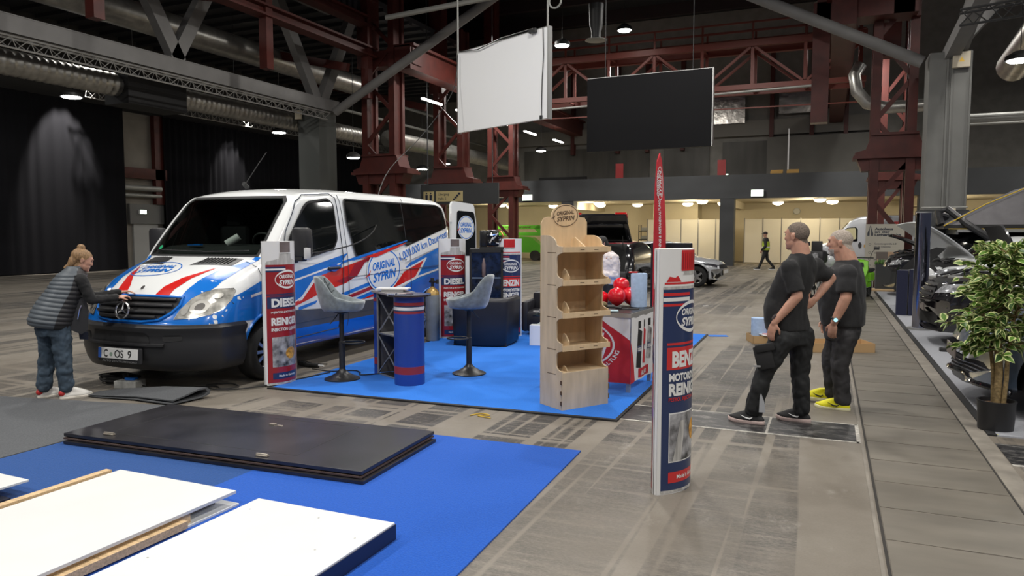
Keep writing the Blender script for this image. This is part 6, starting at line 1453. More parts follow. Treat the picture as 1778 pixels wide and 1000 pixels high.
MB().prism([(0, .70), (.09, .66), (.09, .58), (.01, .59)], lambda u, v: V((u + .16, .02, v)), (0, .02, 0)).build('sweater_hem', M('dark_navy_cloth', (.015, .02, .04), .8), t)
bm = bmesh.new(); rings(bm, [(-.06, 0, .84, .17, .14, Y_), (-.06, 0, .74, .185, .16, Y_), (-.06, 0, .66, .18, .15, Y_)])
for h_, k_, a_ in ((HN, KN, AN), (HF, KF, AF)):
    limb(bm, h_, k_, .105, .080); limb(bm, k_, k_ + (a_ - k_) * .5, .080, .078); limb(bm, k_ + (a_ - k_) * .5, a_ + (a_ - k_) * .05, .076, .070)
skinned('jeans', bm, [M('blue_denim', (.045, .07, .10), .8, 0, .35, 14, .15)], t, .011, 3, (.013, 10, (1, 1, .9)))
WS = (M('white_leather', (.72, .70, .66), .5), M('cream_sole', (.66, .62, .55), .5), m_white)
for h0, h1, L_ in ((c3(95, 692, -.10), c3(147, 692, -.06), .30), (c3(62, 692, .08), c3(94, 692, .14), .27)):
    s_ = shoe(t, h0, h1, WS, L_, 'sneaker'); dd = (h1 - h0).normalized()
    MB().sphere(h0 + dd * .022 + V((0, 0, .07)), (.034, .036, .034)).build('heel_tab', M('red_leather', (.5, .03, .03), .5), s_, smooth=True)
t2 = None
# ---------------- far man in high-visibility vest, walking left
t = frame_at(-2.68, 36.4, 'person in black with yellow high-visibility vest and cap walking under the gallery')
Y_ = R(90); bm = bmesh.new(); P, q = head_geo(bm, (.02, 0, 1.64), (-1, 0, -.1), 1.0)
limb(bm, (.03, 0, 1.55), (.06, 0, 1.45), .055, .06); rings(bm, [(.06, 0, 1.4, .2, .12, Y_), (.06, 0, .95, .17, .13, Y_)])
limb(bm, (.03, -.2, 1.38), (.05, -.25, 1.1), .06, .05); limb(bm, (.05, -.25, 1.1), (-.12, -.22, .92), .05, .03); hand(bm, (-.12, -.22, .92), (-.3, 0, -.8), (0, 1, 0), 1, .5)
limb(bm, (.09, .2, 1.38), (.14, .25, 1.1), .06, .05); limb(bm, (.14, .25, 1.1), (.10, .24, .88), .05, .03); hand(bm, (.10, .24, .88), (0, 0, -1), (0, -1, 0), 1, .5)
skinned('body', bm, [m_skin], t, .012, 4)
bm = bmesh.new(); rings(bm, [(.06, 0, .85, .21, .15, Y_), (.06, 0, 1.1, .21, .15, Y_), (.06, 0, 1.38, .23, .14, Y_), (.05, 0, 1.5, .12, .10, Y_)])
limb(bm, (.03, -.2, 1.38), (.05, -.27, 1.1), .075, .065); limb(bm, (.05, -.27, 1.1), (-.11, -.23, .94), .065, .05); limb(bm, (.09, .2, 1.38), (.14, .25, 1.1), .075, .065); limb(bm, (.14, .25, 1.1), (.10, .24, .92), .065, .05)
skinned('jacket', bm, [m_black], t, .016, 3)
lofted([[V((.065 + (ry + .01) * cos(a), (rx + .012) * sin(a), z)) for a in [2 * pi * i / 24 for i in range(24)]] for z, rx, ry in ((.92, .215, .16), (1.1, .215, .165), (1.32, .22, .155))], cap=(0, 0)).build('safety_vest', M('hi_vis_yellow', (.38, .50, .03), .6), t, smooth=True)
lofted([[V((.065 + .178 * cos(a), .23 * sin(a), z)) for a in [2 * pi * i / 24 for i in range(24)]] for z in (1.03, 1.08)], cap=(0, 0)).build('reflective_band', m_prw, t, smooth=True)
bm = bmesh.new(); rings(bm, [(.06, 0, .95, .17, .13, Y_), (.06, 0, .82, .18, .14, Y_)]); limb(bm, (.05, -.09, .85), (-.08, -.09, .48), .10, .07); limb(bm, (-.08, -.09, .48), (-.22, -.09, .12), .07, .06); limb(bm, (.07, .09, .85), (.14, .09, .48), .10, .07); limb(bm, (.14, .09, .48), (.42, .09, .14), .07, .06)
skinned('trousers', bm, [m_black], t, .016, 3)
GS = (m_black, m_white, m_white); shoe(t, (-.16, -.09, 0), (-.5, -.09, 0), GS, .3); shoe(t, (.50, .09, 0), (.2, .09, .02), GS, .3)
MB().sphere((.03, 0, 1.70), (.105, .088, .075)).box((-.10, 0, 1.685), (.09, .13, .012)).build('cap', M('dark_cap', (.03, .02, .02), .8), t, smooth=True)
# ---------------- person in white jacket behind the counter, mostly hidden by the shelf
t = frame_at(-3.28, 11.75, 'person with dark hair in a white patterned jacket bending behind the red balloons'); t.location.z = .012
bm = bmesh.new(); P, q = head_geo(bm, (-.12, 0, 1.52), (-.8, -.4, -.35), 1.0); limb(bm, (-.1, 0, 1.45), (.0, 0, 1.36), .055, .06); rings(bm, [(.02, 0, 1.3, .12, .18, 0), (.02, 0, .9, .12, .16, 0), (0, 0, .5, .12, .15, 0)])
limb(bm, (.10, -.08, 1.28), (.10, -.14, 1.0), .05, .045); limb(bm, (.10, -.14, 1.0), (-.20, -.18, 1.03), .045, .03); hand(bm, (-.20, -.18, 1.03), (-1, 0, 0), (0, 0, -1), 1, .5); limb(bm, (-.05, .12, 1.28), (-.1, .15, 1.05), .05, .045); limb(bm, (-.1, .15, 1.05), (-.28, .0, 1.03), .045, .03); hand(bm, (-.28, 0, 1.03), (-1, 0, 0), (0, 0, -1), 1, .5)
for y in (-.09, .09): limb(bm, (.0, y, .85), (0, y, .45), .08, .06); limb(bm, (0, y, .45), (0, y, .1), .06, .04)
skinned('body', bm, [m_skin], t, .009, 4); face_bits(P, q, t)
bm = bmesh.new(); ell(bm, P(-.02, 0, .03), (.10, .09, .09), rot=q); ell(bm, P(-.06, 0, -.04), (.06, .08, .09), rot=q); skinned('hair', bm, [m_black], t, .009, 2)
bm = bmesh.new(); rings(bm, [(.02, 0, .86, .15, .19, 0), (.03, 0, 1.0, .15, .19, 0), (.03, 0, 1.2, .16, .20, 0), (.02, 0, 1.32, .13, .17, 0), (-.01, 0, 1.40, .08, .08, 0)])
limb(bm, (.10, -.10, 1.28), (.10, -.16, 1.0), .072, .065); limb(bm, (.10, -.16, 1.0), (-.16, -.19, 1.03), .062, .05); limb(bm, (-.05, .12, 1.28), (-.1, .15, 1.05), .07, .06); limb(bm, (-.1, .15, 1.05), (-.24, .0, 1.03), .06, .05)
skinned('jacket', bm, [M('white_pink_print_jacket', (.66, .60, .60), .8, 0, .22, 14)], t, .011, 3, (.012, 10, (1, 1, 1)))
bm = bmesh.new(); rings(bm, [(.02, 0, .95, .13, .16, 0), (.02, 0, .8, .14, .17, 0)])
for y in (-.09, .09): limb(bm, (.0, y, .85), (0, y, .45), .1, .075); limb(bm, (0, y, .45), (0, y, .1), .075, .07)
skinned('trousers', bm, [m_black], t, .014, 3)
for y in (-.09, .09): shoe(t, (.08, y, 0), (-.2, y, 0), (m_black, m_black, m_black), .28)
# ================================================================== other vehicles
m_carblk = M('black_car_paint', (.010, .010, .012), .15, coat=.8); m_carwht = M('white_car_paint', (.72, .74, .75), .2, coat=.7); m_carsil = M('silver_white_car_paint', (.55, .57, .60), .22, .2, coat=.7)
m_carblu = M('slate_blue_car_paint', (.065, .09, .13), .28, .2, coat=.8); m_carred = M('red_car_paint', (.32, .008, .025), .18, coat=.8); m_lamp = M('car_headlamp', (.45, .46, .48), .08, .4, .5, 20, coat=1); m_tail = M('tail_lamp_red', (.4, .01, .01), .15, coat=1)
TOPS = dict(suv=[(0, .44), (.012, .52), (.04, .60), (.12, .645), (.24, .68), (.275, .70), (.34, .84), (.40, .95), (.48, 1.0), (.7, .99), (.86, .95), (.93, .82), (.975, .62), (1, .48)],
            hatch=[(0, .40), (.012, .46), (.04, .54), (.12, .60), (.22, .645), (.26, .67), (.34, .83), (.41, .95), (.5, 1.0), (.7, .98), (.86, .93), (.94, .78), (.98, .60), (1, .46)],
            van=[(0, .30), (.01, .36), (.04, .42), (.12, .50), (.155, .53), (.20, .66), (.25, .80), (.30, .91), (.36, .97), (.5, 1.0), (.9, 1.0), (.97, .98), (.99, .95), (1, .9)])
def car(name, label, cat, loc, rz, L, W, H, paint, kind='suv', wr=.34, wy=(.175, .80), group=None, rim=m_rim, parts=('lights', 'windows'), bot=.24):
    t = thing(name, label, cat, loc, rz, group); tab = [(a * L, b * H) for a, b in TOPS[kind]]
    def wid(z, y):
        k = z / H
        b = lerp_tab([(.1, .90), (.22, .97), (.40, 1.0), (.62, .975), (.80, .88), (.97, .76)] if kind != 'van' else [(.1, .93), (.3, 1.0), (.55, .98), (.85, .93), (1, .86)], k) * W / 2
        if y < .10 * L: b -= .07 * ((.10 * L - y) / (.10 * L)) ** 2
        if y > .93 * L: b -= .06 * ((y - .93 * L) / (.07 * L)) ** 2
        return b
    warp = lambda x, y, z: (x, y + (.36 * max(0, 1 - y / (.30 * L)) ** 1.5 - .14 * max(0, (y - .85 * L) / (.15 * L)) ** 1.5) * (abs(x) / (W / 2)) ** 2.8, z)
    ys = sorted(set([round(a, 3) for a, b in tab] + [L * i / 26 for i in range(27)] + [.006 * L, .02 * L, .03 * L, .06 * L]))
    mb = MB(); car_body(mb, ys, lambda y: smooth_tab(tab, y), wid, lambda y: lerp_tab([(0, .05), (.04 * L, .12), (.24 * L, .13), (.3 * L, .08), (.42 * L, .12), (L, .14)], y), lambda y: bot, lambda y: lerp_tab([(0, .01), (.1 * L, .05), (L, .05)], y), warp)
    bmesh.ops.recalc_face_normals(mb.bm, faces=mb.bm.faces); mb.bm.normal_update(); bv = BVHTree.FromBMesh(mb.bm)
    b = mb.build('body', [paint, m_under], t, smooth=True, angle=38)
    cut(b, [wheel_cutter(s * (W / 2 - .26), s * (W / 2 + .3), y * L, wr + .02, wr + .055, t) for y in wy for s in (-1, 1)]); smooth_angle(b.data, 38)
    sd, ls, fr, tp, rr = caster(bv, 0, 2.5, -1), caster(bv, 0, -2.5, 1), caster(bv, 1, -2, 1), caster(bv, 2, 4, -1), caster(bv, 1, L + 2, -1)
    for y in wy:
        for s in (-1, 1): wheel(t, (s * (W / 2 - .115), y * L, wr), wr, .21, s, 5 if kind != 'van' else 10, .66, hub=rim)
    if 'windows' in parts:
        if kind != 'van': g_ = rounded([(.30 * L, .665 * H), (.335 * L, .74 * H), (.42 * L, .905 * H), (.55 * L, .935 * H), (.80 * L, .91 * H), (.88 * L, .83 * H), (.88 * L, .70 * H), (.5 * L, .66 * H)], .06)
        else: g_ = rounded([(.165 * L, .50 * H), (.23 * L, .66 * H), (.265 * L, .76 * H), (.33 * L, .78 * H), (.345 * L, .74 * H), (.345 * L, .52 * H)], .05)
        for f in (sd, ls): patchpart('side_window', [m_glass], [(g_, 0)], t, f, .008, (.12, .1))
        x_ = W * .36; wsz = ((.71, .92) if kind != 'van' else (.55, .86))
        patchpart('windscreen', [m_glass], [([(-x_ * 1.08, wsz[0] * H), (x_ * 1.08, wsz[0] * H), (x_ * .9, wsz[1] * H), (-x_ * .9, wsz[1] * H)], 0)], t, fr, .008, (.1, .08))
        if kind != 'van': patchpart('rear_window', [m_glass], [([(-x_, .68 * H), (x_, .68 * H), (x_ * .85, .88 * H), (-x_ * .85, .88 * H)], 0)], t, rr, .008, (.1, .08))
    return t, (sd, ls, fr, tp, rr)
def light_pair(t, f, poly, name, m, lay=.008):
    for p in (poly, fl(poly)): patchpart(name, [m], [(p, 0)], t, f, lay)
def mirror_pair(t, y, z, W, paint):
    for s in (-1, 1): MB().box((s * (W / 2 + .07), y, z), (.18, .12, .14), bev=.04).box((s * (W / 2 - .02), y + .01, z - .04), (.12, .05, .04)).build('door_mirror', paint, t, smooth=True)
# light grey show carpet under the row of cars at the aisle
t = thing('show_carpet', 'pale grey carpet with black edge strip under the row of cars on the right', 'carpet', (0, 0, 0))
MB().bb((1.36, 7.2, 0), (9, 23.85, .012)).build('carpet_pile', carpet_mat('pale_grey_carpet', (.33, .34, .37), .08), t); MB().bb((1.295, 7.2, 0), (1.36, 23.85, .014)).build('edge_strip', m_black, t)
Zc = .012
# nearest slate blue car
t, (sd, ls, fr, tp, rr) = car('electric_car', 'slate blue car with wide low grille, front pointing to the aisle behind the potted ficus', 'car', (1.24, 8.72, Zc), R(-90), 4.4, 1.84, 1.55, m_carblu, 'hatch')
g = patchpart('lower_grille', [m_black], [([(-.70, .24), (.70, .24), (.66, .36), (.42, .44), (-.42, .44), (-.66, .36)], 0)], t, fr, .008)
mb = MB()
for z in (.27, .31, .35, .39): mb.tube([p for p in [fr(.016)(-.6 + 1.2 * i / 14, z) for i in range(15)] if p], .008, 5)
mb.build('grille_slats', M('grey_slat', (.10, .11, .13), .3), g); mb = MB(); mb.tube([p for p in [fr(.03)(-.82 + 1.64 * i / 20, .265) for i in range(21)] if p], .028, 8); mb.build('front_splitter', M('gloss_black', (.01, .01, .012), .1, coat=1), t, smooth=True)
MB().box((0, -.03, .50), (.54, .015, .13), bev=.01).build('number_plate', M('plate_brown_grey', (.14, .12, .11), .5), t)
light_pair(t, fr, [(.45, .62), (.70, .64), (.84, .70), (.82, .74), (.55, .70)], 'headlight', m_lamp); light_pair(t, fr, [(.62, .30), (.70, .50), (.76, .50), (.72, .30)], 'air_duct', m_black)
mirror_pair(t, 1.5, .98, 1.84, m_carblu)
MB().tube([p for p in [tp(.004)(-.7 + 1.4 * i / 16, .16 + .22 * abs(-.7 + 1.4 * i / 16) ** 2) for i in range(17)] if p], .004, 4).build('bonnet_gap', m_black, t)
# dark SUV with open engine bay
def open_bay(t, tp, L, W, H, y0, y1, rnd_seed, hood_paint, hood_ang=55, hood_in=None, scale_=1.08):
    w0 = W * .36
    bay = patchpart('engine_bay', [m_under], [([(-w0, y0), (w0, y0), (w0 * 1.1, y1), (-w0 * 1.1, y1)], 0)], t, tp, .006, (.1, .1))
    rn = random.Random(rnd_seed); mb = MB(); ms = [m_plast, m_alu, m_black]
    for k in range(26):
        x, y = rn.uniform(-w0, w0) * .9, rn.uniform(y0 + .05, y1 - .06); p = tp(.0)(x, y); d = (rn.uniform(.08, .26), rn.uniform(.06, .2), rn.uniform(.02, .06)); mb.box(p + V((0, 0, .0)), d, rn.uniform(0, 1), mi=rn.choice((0, 0, 2, 1)), bev=.012)
    for k in range(6):
        a = tp(.05)(rn.uniform(-w0, w0), rn.uniform(y0 + .1, y1 - .1)); b = tp(.05)(rn.uniform(-w0, w0), rn.uniform(y0 + .1, y1 - .1)); mb.tube([a, (a + b) / 2 + V((0, 0, .04)), b], .018, 6)
    mb.build('engine', ms, bay, smooth=True, angle=40)
    # raised bonnet
    h = thing('bonnet', None, None, tp(.02)(0, y1)); h.parent = t; h.rotation_euler = (R(-hood_ang), 0, 0); Lh = (y1 - y0) * scale_
    def hs(dz, k=1): return [[V((u * w0 * 1.12 * (1 - .10 * (v / Lh) ** 3) * k, -v, .07 * (1 - u * u) - .10 * (v / Lh) ** 3 + dz)) for u in [-1 + 2 * i / 12 for i in range(13)]] for v in [Lh * j / 8 for j in range(9)]]
    mb = MB(); A = hs(.0); B = hs(-.025)
    ra = [mb.ring(r) for r in A]; rb = [mb.ring(r) for r in B]
    for R_, mi in ((ra, 0), (rb, 1)):
        for i in range(8):
            for j in range(12): mb.face([R_[i][j], R_[i][j + 1], R_[i + 1][j + 1], R_[i + 1][j]], mi)
    for i in range(8):
        for j in (0, 12): mb.face([ra[i][j], ra[i + 1][j], rb[i + 1][j], rb[i][j]], 0)
    for j in range(12):
        for i in (0, 8): mb.face([ra[i][j], ra[i][j + 1], rb[i][j + 1], rb[i][j]], 0)
    mb.build('bonnet_panel', [hood_paint, hood_in or m_under], h, smooth=True, angle=40)
    return h
t, (sd, ls, fr, tp, rr) = car('estate_car', 'black SUV with bare engine bay and smoked chrome grille right behind the potted ficus', 'car', (1.38, 13.15, Zc), R(-90), 4.6, 1.86, 1.62, m_carblk, 'suv', wr=.36)
open_bay(t, tp, 4.6, 1.86, 1.62, .16, 1.15, 4, m_carblk, 80, None, .7)
g = patchpart('grille', [m_black], [([(-.52, .62), (.52, .62), (.56, .80), (.45, .94), (-.45, .94), (-.56, .80)], 0)], t, fr, .008)
mb = MB()
for z in (.68, .75, .82, .89): mb.tube([p for p in [fr(.02)(-.5 + 1.0 * i / 14, z) for i in range(15)] if p], .014, 6)
mb.build('grille_slats', M('smoked_chrome', (.10, .10, .11), .15, .9), g, smooth=True)
light_pair(t, fr, [(.56, .80), (.62, .92), (.88, .96), (.91, .90), (.84, .83)], 'headlight', m_lamp); light_pair(t, fr, [(.52, .34), (.50, .52), (.80, .56), (.84, .40), (.74, .32)], 'fog_light_recess', m_under); light_pair(t, fr, [(.60, .38), (.60, .47), (.74, .49), (.76, .40)], 'fog_light', M('dark_lens', (.06, .06, .07), .1), .012)
patchpart('lower_intake', [m_under], [([(-.44, .30), (.44, .30), (.40, .48), (-.40, .48)], 0)], t, fr, .008); MB().box((0, .02, .56), (.50, .015, .11)).build('number_plate', M('plate_brown_grey', (.14, .12, .11)), t)
mb = MB(); mb.tube([p for p in [fr(.012)(-.88 + 1.76 * i / 20, .60) for i in range(21)] if p], .010, 6); mb.build('bumper_trim', M('smoked_chrome', (.10, .10, .11)), t, smooth=True); mirror_pair(t, 1.55, 1.08, 1.86, m_carblk)
# white car with raised bonnet
t, (sd, ls, fr, tp, rr) = car('hybrid_car', 'white car with raised bonnet and hashtag lettering on its side behind the chrome post', 'car', (1.80, 18.65, Zc), R(-70), 4.6, 1.86, 1.62, m_carwht, 'suv', wr=.36)
open_bay(t, tp, 4.6, 1.86, 1.62, .16, .98, 8, m_carwht, 40, m_carwht, 1.62)
patchpart('bumper_cover', [m_plast], [([(-.93, .24), (.93, .24), (.92, .62), (.55, .70), (-.55, .70), (-.92, .62)], 0)], t, fr, .006); light_pair(t, fr, [(.56, .80), (.62, .90), (.88, .95), (.91, .90), (.84, .83)], 'headlight', m_lamp)
patchpart('arch_cladding', [m_plast], [([(.30, .28), (.32, .66), (.55, .86), (.80, .90), (1.05, .86), (1.28, .62), (1.32, .28)], 0)], t, lambda o: (lambda u, v: None if hypot(u - .805, v - .36) < .415 else ls(o)(u, v)), .006, (.05, .05))
patchpart('arch_cladding', [m_plast], [([(.30, .28), (.32, .66), (.55, .86), (.80, .90), (1.05, .86), (1.28, .62), (1.32, .28)], 0)], t, lambda o: (lambda u, v: None if hypot(u - .805, v - .36) < .415 else sd(o)(u, v)), .006, (.05, .05))
mb = MB(); wrap(mb, text2('#horizon', 1.50, .66, .13, 1.15, 0, .03, align='L'), sd(.008), 0, (.08, .08)); wrap(mb, text2('#horizon', -1.50, .66, .13, 1.15, 0, .03, align='R'), lambda u, v: ls(.008)(-u, v), 0, (.08, .08))
mb.build('side_lettering', M('brown_print', (.14, .08, .07), .5), t, fix=False); mb = MB()
line3([(1.38, .92), (1.42, .55), (1.5, .3)], sd(.003), .005); line3([(2.5, 1.0), (2.52, .32)], sd(.003), .005); line3([(1.38, 1.04), (3.5, 1.08)], sd(.003), .004); mb.build('door_gaps', m_black, t)
mirror_pair(t, 1.55, 1.08, 1.86, m_carwht)
# black SUV with roof tent
t, (sd, ls, fr, tp, rr) = car('off_road_car', 'black off-road car with bare engine bay carrying a grey roof tent, behind the green moped', 'car', (1.45, 23.0, Zc), R(-90), 4.7, 1.9, 1.78, m_carblk, 'suv', wr=.38)
open_bay(t, tp, 4.7, 1.9, 1.78, .16, 1.05, 12, m_carblk, 30); light_pair(t, fr, [(.6, .82), (.62, .95), (.88, .98), (.9, .86)], 'headlight', m_lamp)
tn = thing('roof_tent', 'grey fabric roof tent with yellow piping on the roof of the black off-road car', 'tent', (2.75, 22.6, 1.83))
MB().bb((.0, -.7, -.02), (3.6, 1.5, .09)).build('tent_base', m_blacksteel, tn); MB().bb((.3, -.72, -.10), (3.6, -.69, -.03)).bb((.3, -.5, -.16), (.36, 1.3, -.03)).build('roof_rail', m_alu, tn)
mt = M('grey_tent_canvas', (.27, .26, .27), .8, 0, .15, 3, .3); mtd = M('dark_tent_canvas', (.07, .07, .085), .85, 0, .2, 4, .3)
mb = MB(); P0 = [V(p) for p in ((.15, -.7, .09), (.15, 1.5, .09), (1.9, -.7, 1.05), (1.9, 1.5, 1.05), (3.6, -.7, 1.45), (3.6, 1.5, 1.45), (3.6, -.7, .09), (3.6, 1.5, .09), (1.9, -.7, .09), (2.05, -1.1, .62))]
v_ = mb.ring(P0); mb.face([v_[0], v_[8], v_[2]], 0); mb.face([v_[8], v_[6], v_[4], v_[2]], 0); mb.face([v_[0], v_[2], v_[3], v_[1]], 1); mb.face([v_[2], v_[4], v_[5], v_[3]], 1); mb.face([v_[1], v_[3], v_[5], v_[7]], 0); mb.face([v_[6], v_[7], v_[5], v_[4]], 0); mb.face([v_[0], v_[1], v_[7], v_[6], v_[8]], 1)
bmesh.ops.recalc_face_normals(mb.bm, faces=mb.bm.faces); mb.build('canvas', [mt, mtd], tn)
MB().prism([(2.25, .42), (3.5, .5), (3.5, .75), (2.35, .70)], lambda u, v: V((u, -.715, v)), (0, .01, 0)).build('mesh_window', m_black, tn)
aw = MB(); q = aw.ring([V(p) for p in ((1.95, -.7, .95), (3.6, -.7, 1.2), (3.7, -1.35, .86), (2.2, -1.35, .70))]); aw.face(q); aw.build('awning', M('pale_tent_canvas', (.42, .42, .42), .8), tn)
MB().tube([(.0, -.72, .06), (.9, -.73, .60), (1.9, -.72, 1.07), (3.6, -.72, 1.47)], .018, 6).tube([(.1, -.73, -.02), (3.6, -.73, -.02)], .012, 5).build('yellow_piping', M('yellow_piping', (.62, .42, .03), .5), tn, smooth=True)
MB().tube([(-.05, -.6, .1), (-.12, -.5, .42), (.1, -.4, .5), (.5, -.75, .1), (1.0, -.8, -.25), (1.5, -.8, -.5)], .09, 8).tube([(-.05, -.3, .1), (-.1, -.1, .38), (.15, .2, .3)], .10, 8).build('folded_cover', M('black_tarpaulin', (.02, .02, .022), .4, 0, .3, 10, .8), tn, smooth=True)
# posts of the car stand
t = thing('chrome_post', 'tall chrome and navy display post standing behind the black SUV front', 'post', (1.54, 14.75, Zc)); MB().cyl((0, 0, 0), (0, 0, 2.04), .12, n=32).build('chrome_tube', M('post_chrome', (.30, .31, .38), .12, 1), t, smooth=True); MB().cyl((0, 0, 2.04), (0, 0, 2.06), .125, n=32).build('end_cap', m_alu, t); MB().cyl((0, 0, 0), (0, 0, .03), .2, n=32).build('foot_plate', m_alu, t)
t = thing('navy_velvet_post', 'square dark navy cloth covered pillar in front of the white car wheel', 'pillar', (1.60, 17.30, Zc), R(-12)); MB().bb((-.22, -.2, 0), (-.01, .2, .93), bev=.01).bb((.01, -.2, 0), (.22, .2, .95), bev=.01).build('cloth_pillar', M('navy_velvet', (.010, .013, .04), .95, sheen=.3), t)
MB().prism([(-.2, .93), (.2, .95), (.62, 1.38), (.45, 1.40), (.1, 1.25)], lambda u, v: V((u, .1, v)), (0, .06, 0)).build('black_flap', m_black, t)
tag(MB().bb((-.09, -.05, 0), (.09, .05, .05), bev=.01).build('rubber_block', m_rubber, None, loc=(1.62, 12.1, Zc)), 'small black rubber block on the pale carpet before the black SUV', 'block')
# company sign
t = thing('company_sign', 'beige standing sign of a car dealer with address lines beside the red column', 'sign', (1.08, 25.2, 0), R(-3))
MB().bb((0, 0, .3), (1.06, .05, 1.98)).build('sign_board', M('beige_sign', (.50, .47, .40), .5), t); mb = MB(); F = lambda o: (lambda u, v: V((u, -o, v)))
for s, x, z, h, wd in (('Autohaus', .25, 1.80, .07, .5), ('an der', .25, 1.71, .07, .42), ('Lutherkirche', .25, 1.62, .07, .72), ('Gutenbergstraße 6-8', .25, 1.36, .05, .6), ('09126 Chemnitz', .25, 1.27, .05, .45), ('0371 - 520 100', .25, 1.08, .05, .42), ('info@autohaus-lutherkirche.de', .25, .88, .045, .68), ('www.autohaus-lutherkirche.de', .25, .69, .045, .68)):
    wrap(mb, text2(s, x, z, h, wd, 0, .05 if z > 1.5 else .01, align='L'), F(.003), 0, (0, 0))
for z in (1.34, 1.09, .89, .70): wrap(mb, ring2(.13, z + .02, .035, .035, .01, 14), F(.003), 0, (0, 0))
wrap(mb, poly2([(.05, 1.62), (.11, 1.62), (.11, 1.84), (.13, 1.90), (.15, 1.84), (.15, 1.62), (.21, 1.62), (.21, 1.70), (.13, 1.95), (.05, 1.70)]), F(.003), 0, (0, 0)); mb.build('sign_lettering', M('sign_ink', (.05, .055, .07), .5), t, fix=False)
MB().bb((.2, .0, 0), (.26, .05, .3)).build('leg', m_alu, t); MB().bb((.8, .0, 0), (.86, .05, .3)).build('leg', m_alu, t)
# moss planter with wooden plaques
t = thing('moss_planter', 'raised planter of green moss beside the beige dealer sign', 'planter', (1.36, 24.55, Zc)); MB().bb((0, 0, 0), (1.0, .4, .78)).build('planter_box', m_dkgrey, t)
rn = random.Random(2); mb = MB()
for k in range(45): mb.sphere((rn.uniform(.03, .97), rn.uniform(.05, .35), .80), (rn.uniform(.05, .11), rn.uniform(.05, .09), rn.uniform(.04, .10)), u=8, v=5)
mb.build('moss', M('moss_green', (.07, .15, .03), .9, 0, .5, 20, .5), t, smooth=True)
for i, (x, lb) in enumerate(((.16, 'small grey wooden plaque in the moss planter, closest to the beige sign edge'), (.48, 'light wooden plaque on pegs in the middle of the moss planter'), (.82, 'light wooden plaque on pegs at the far right of the moss planter'))):
    s = thing('wooden_plaque', lb, 'plaque', (x + 1.36, 24.6, .85), R((8, -4, 10)[i])); MB().bb((-.17, -.02, .08), (.17, .0, .30), bev=.006).build('plaque', M('pale_wood', (.5, .34, .22) if i else (.25, .22, .2), .6) if i else M('grey_wood', (.2, .17, .15), .7), s); MB().cyl((-.12, -.01, 0), (-.12, -.01, .1), .012, n=6).build('peg', m_pine, s); MB().cyl((.12, -.01, 0), (.12, -.01, .1), .012, n=6).build('peg', m_pine, s)
tag(MB().bb((0, 0, 0), (.8, .5, .05)).build('wooden_pallet_edge', m_pine, None, loc=(1.05, 24.2, .0)), 'flat orange wooden board on the floor before the off-road car', 'board')
# green moped and black motorcycle
m_lime = M('lime_green_plastic', (.22, .62, .02), .25, coat=.5)
t = thing('electric_moped', 'lime green electric moped with front wheel facing the viewer at the aisle end', 'moped', (.72, 20.6, 0), R(-14))
def wheel_y(parent, c, r, wd):
    w_ = thing('wheel', None, None, c); w_.parent = parent
    MB().tube([V((0, (r - wd / 2) * cos(a), (r - wd / 2) * sin(a))) for a in [2 * pi * i / 30 for i in range(30)]], wd / 2, 10, closed=True).build('tyre', m_rubber, w_, smooth=True)
    mb = MB().cyl((-.03, 0, 0), (.03, 0, 0), .06)
    for k in range(5): a = 2 * pi * k / 5; mb.bar((0, .04 * cos(a), .04 * sin(a)), (0, (r - wd) * cos(a), (r - wd) * sin(a)), .03, .02)
    mb.tube([V((0, (r - wd) * cos(a), (r - wd) * sin(a))) for a in [2 * pi * i / 30 for i in range(30)]], .012, 6, closed=True).build('rim', m_blacksteel, w_)
wheel_y(t, (0, 0, .27), .27, .10); wheel_y(t, (0, 1.3, .27), .27, .11)
MB().bar((-.08, 0, .27), (-.08, .14, .78), .035).bar((.08, 0, .27), (.08, .14, .78), .035).bar((0, .12, .75), (0, .2, 1.05), .05).build('fork', m_blacksteel, t)
MB().prism([(-.20, .62), (.20, .62), (.24, .78), (.22, 1.00), (.10, 1.04), (-.10, 1.04), (-.22, 1.00), (-.24, .78)], lambda u, v: V((u, -.02 + .12 * abs(u) * 3 * .2 + (v - .6) * .25, v)), (0, .12, 0)).build('front_fairing', m_lime, t)
MB().prism([(-.18, .34), (.18, .34), (.23, .60), (-.23, .60)], lambda u, v: V((u, .20, v)), (0, .05, 0)).build('leg_shield', m_lime, t)
MB().cyl((0, -.03, .76), (0, .0, .77), .075, n=20).build('headlight', m_glass, t); MB().prism(rounded([(-.15, .86), (.15, .86), (.12, .97), (-.12, .97)], .03), lambda u, v: V((u, -.02 + (v - .6) * .25 + .02, v)), (0, -.03, 0)).build('display_recess', m_black, t)
MB().bar((-.33, .22, 1.08), (.33, .22, 1.08), .03).tube([(-.25, .22, 1.08), (-.30, .18, 1.25), (-.36, .16, 1.32)], .008, 6).tube([(.25, .22, 1.08), (.30, .18, 1.22), (.36, .16, 1.30)], .008, 6).box((-.40, .16, 1.34), (.13, .02, .07), bev=.01).box((.40, .16, 1.32), (.13, .02, .07), bev=.01).build('handlebar', m_blacksteel, t)
MB().bb((-.10, .4, .28), (.10, 1.2, .42), bev=.02).bb((-.13, .9, .42), (.13, 1.5, .68), bev=.05).build('frame', m_lime, t); MB().bb((-.13, .75, .68), (.13, 1.5, .78), bev=.04).build('seat', m_black, t, smooth=True); MB().bar((.05, .6, .25), (.28, .55, .01), .025).build('side_stand', m_blacksteel, t)
t = thing('motorcycle', 'black motorcycle with mirrors half hidden behind the two standing men', 'motorcycle', (-.28, 20.3, 0), R(-30))
wheel_y(t, (0, 0, .32), .32, .12); wheel_y(t, (0, 1.4, .32), .32, .15)
MB().bar((-.1, 0, .32), (-.1, .3, .95), .045).bar((.1, 0, .32), (.1, .3, .95), .045).build('fork', m_alu, t)
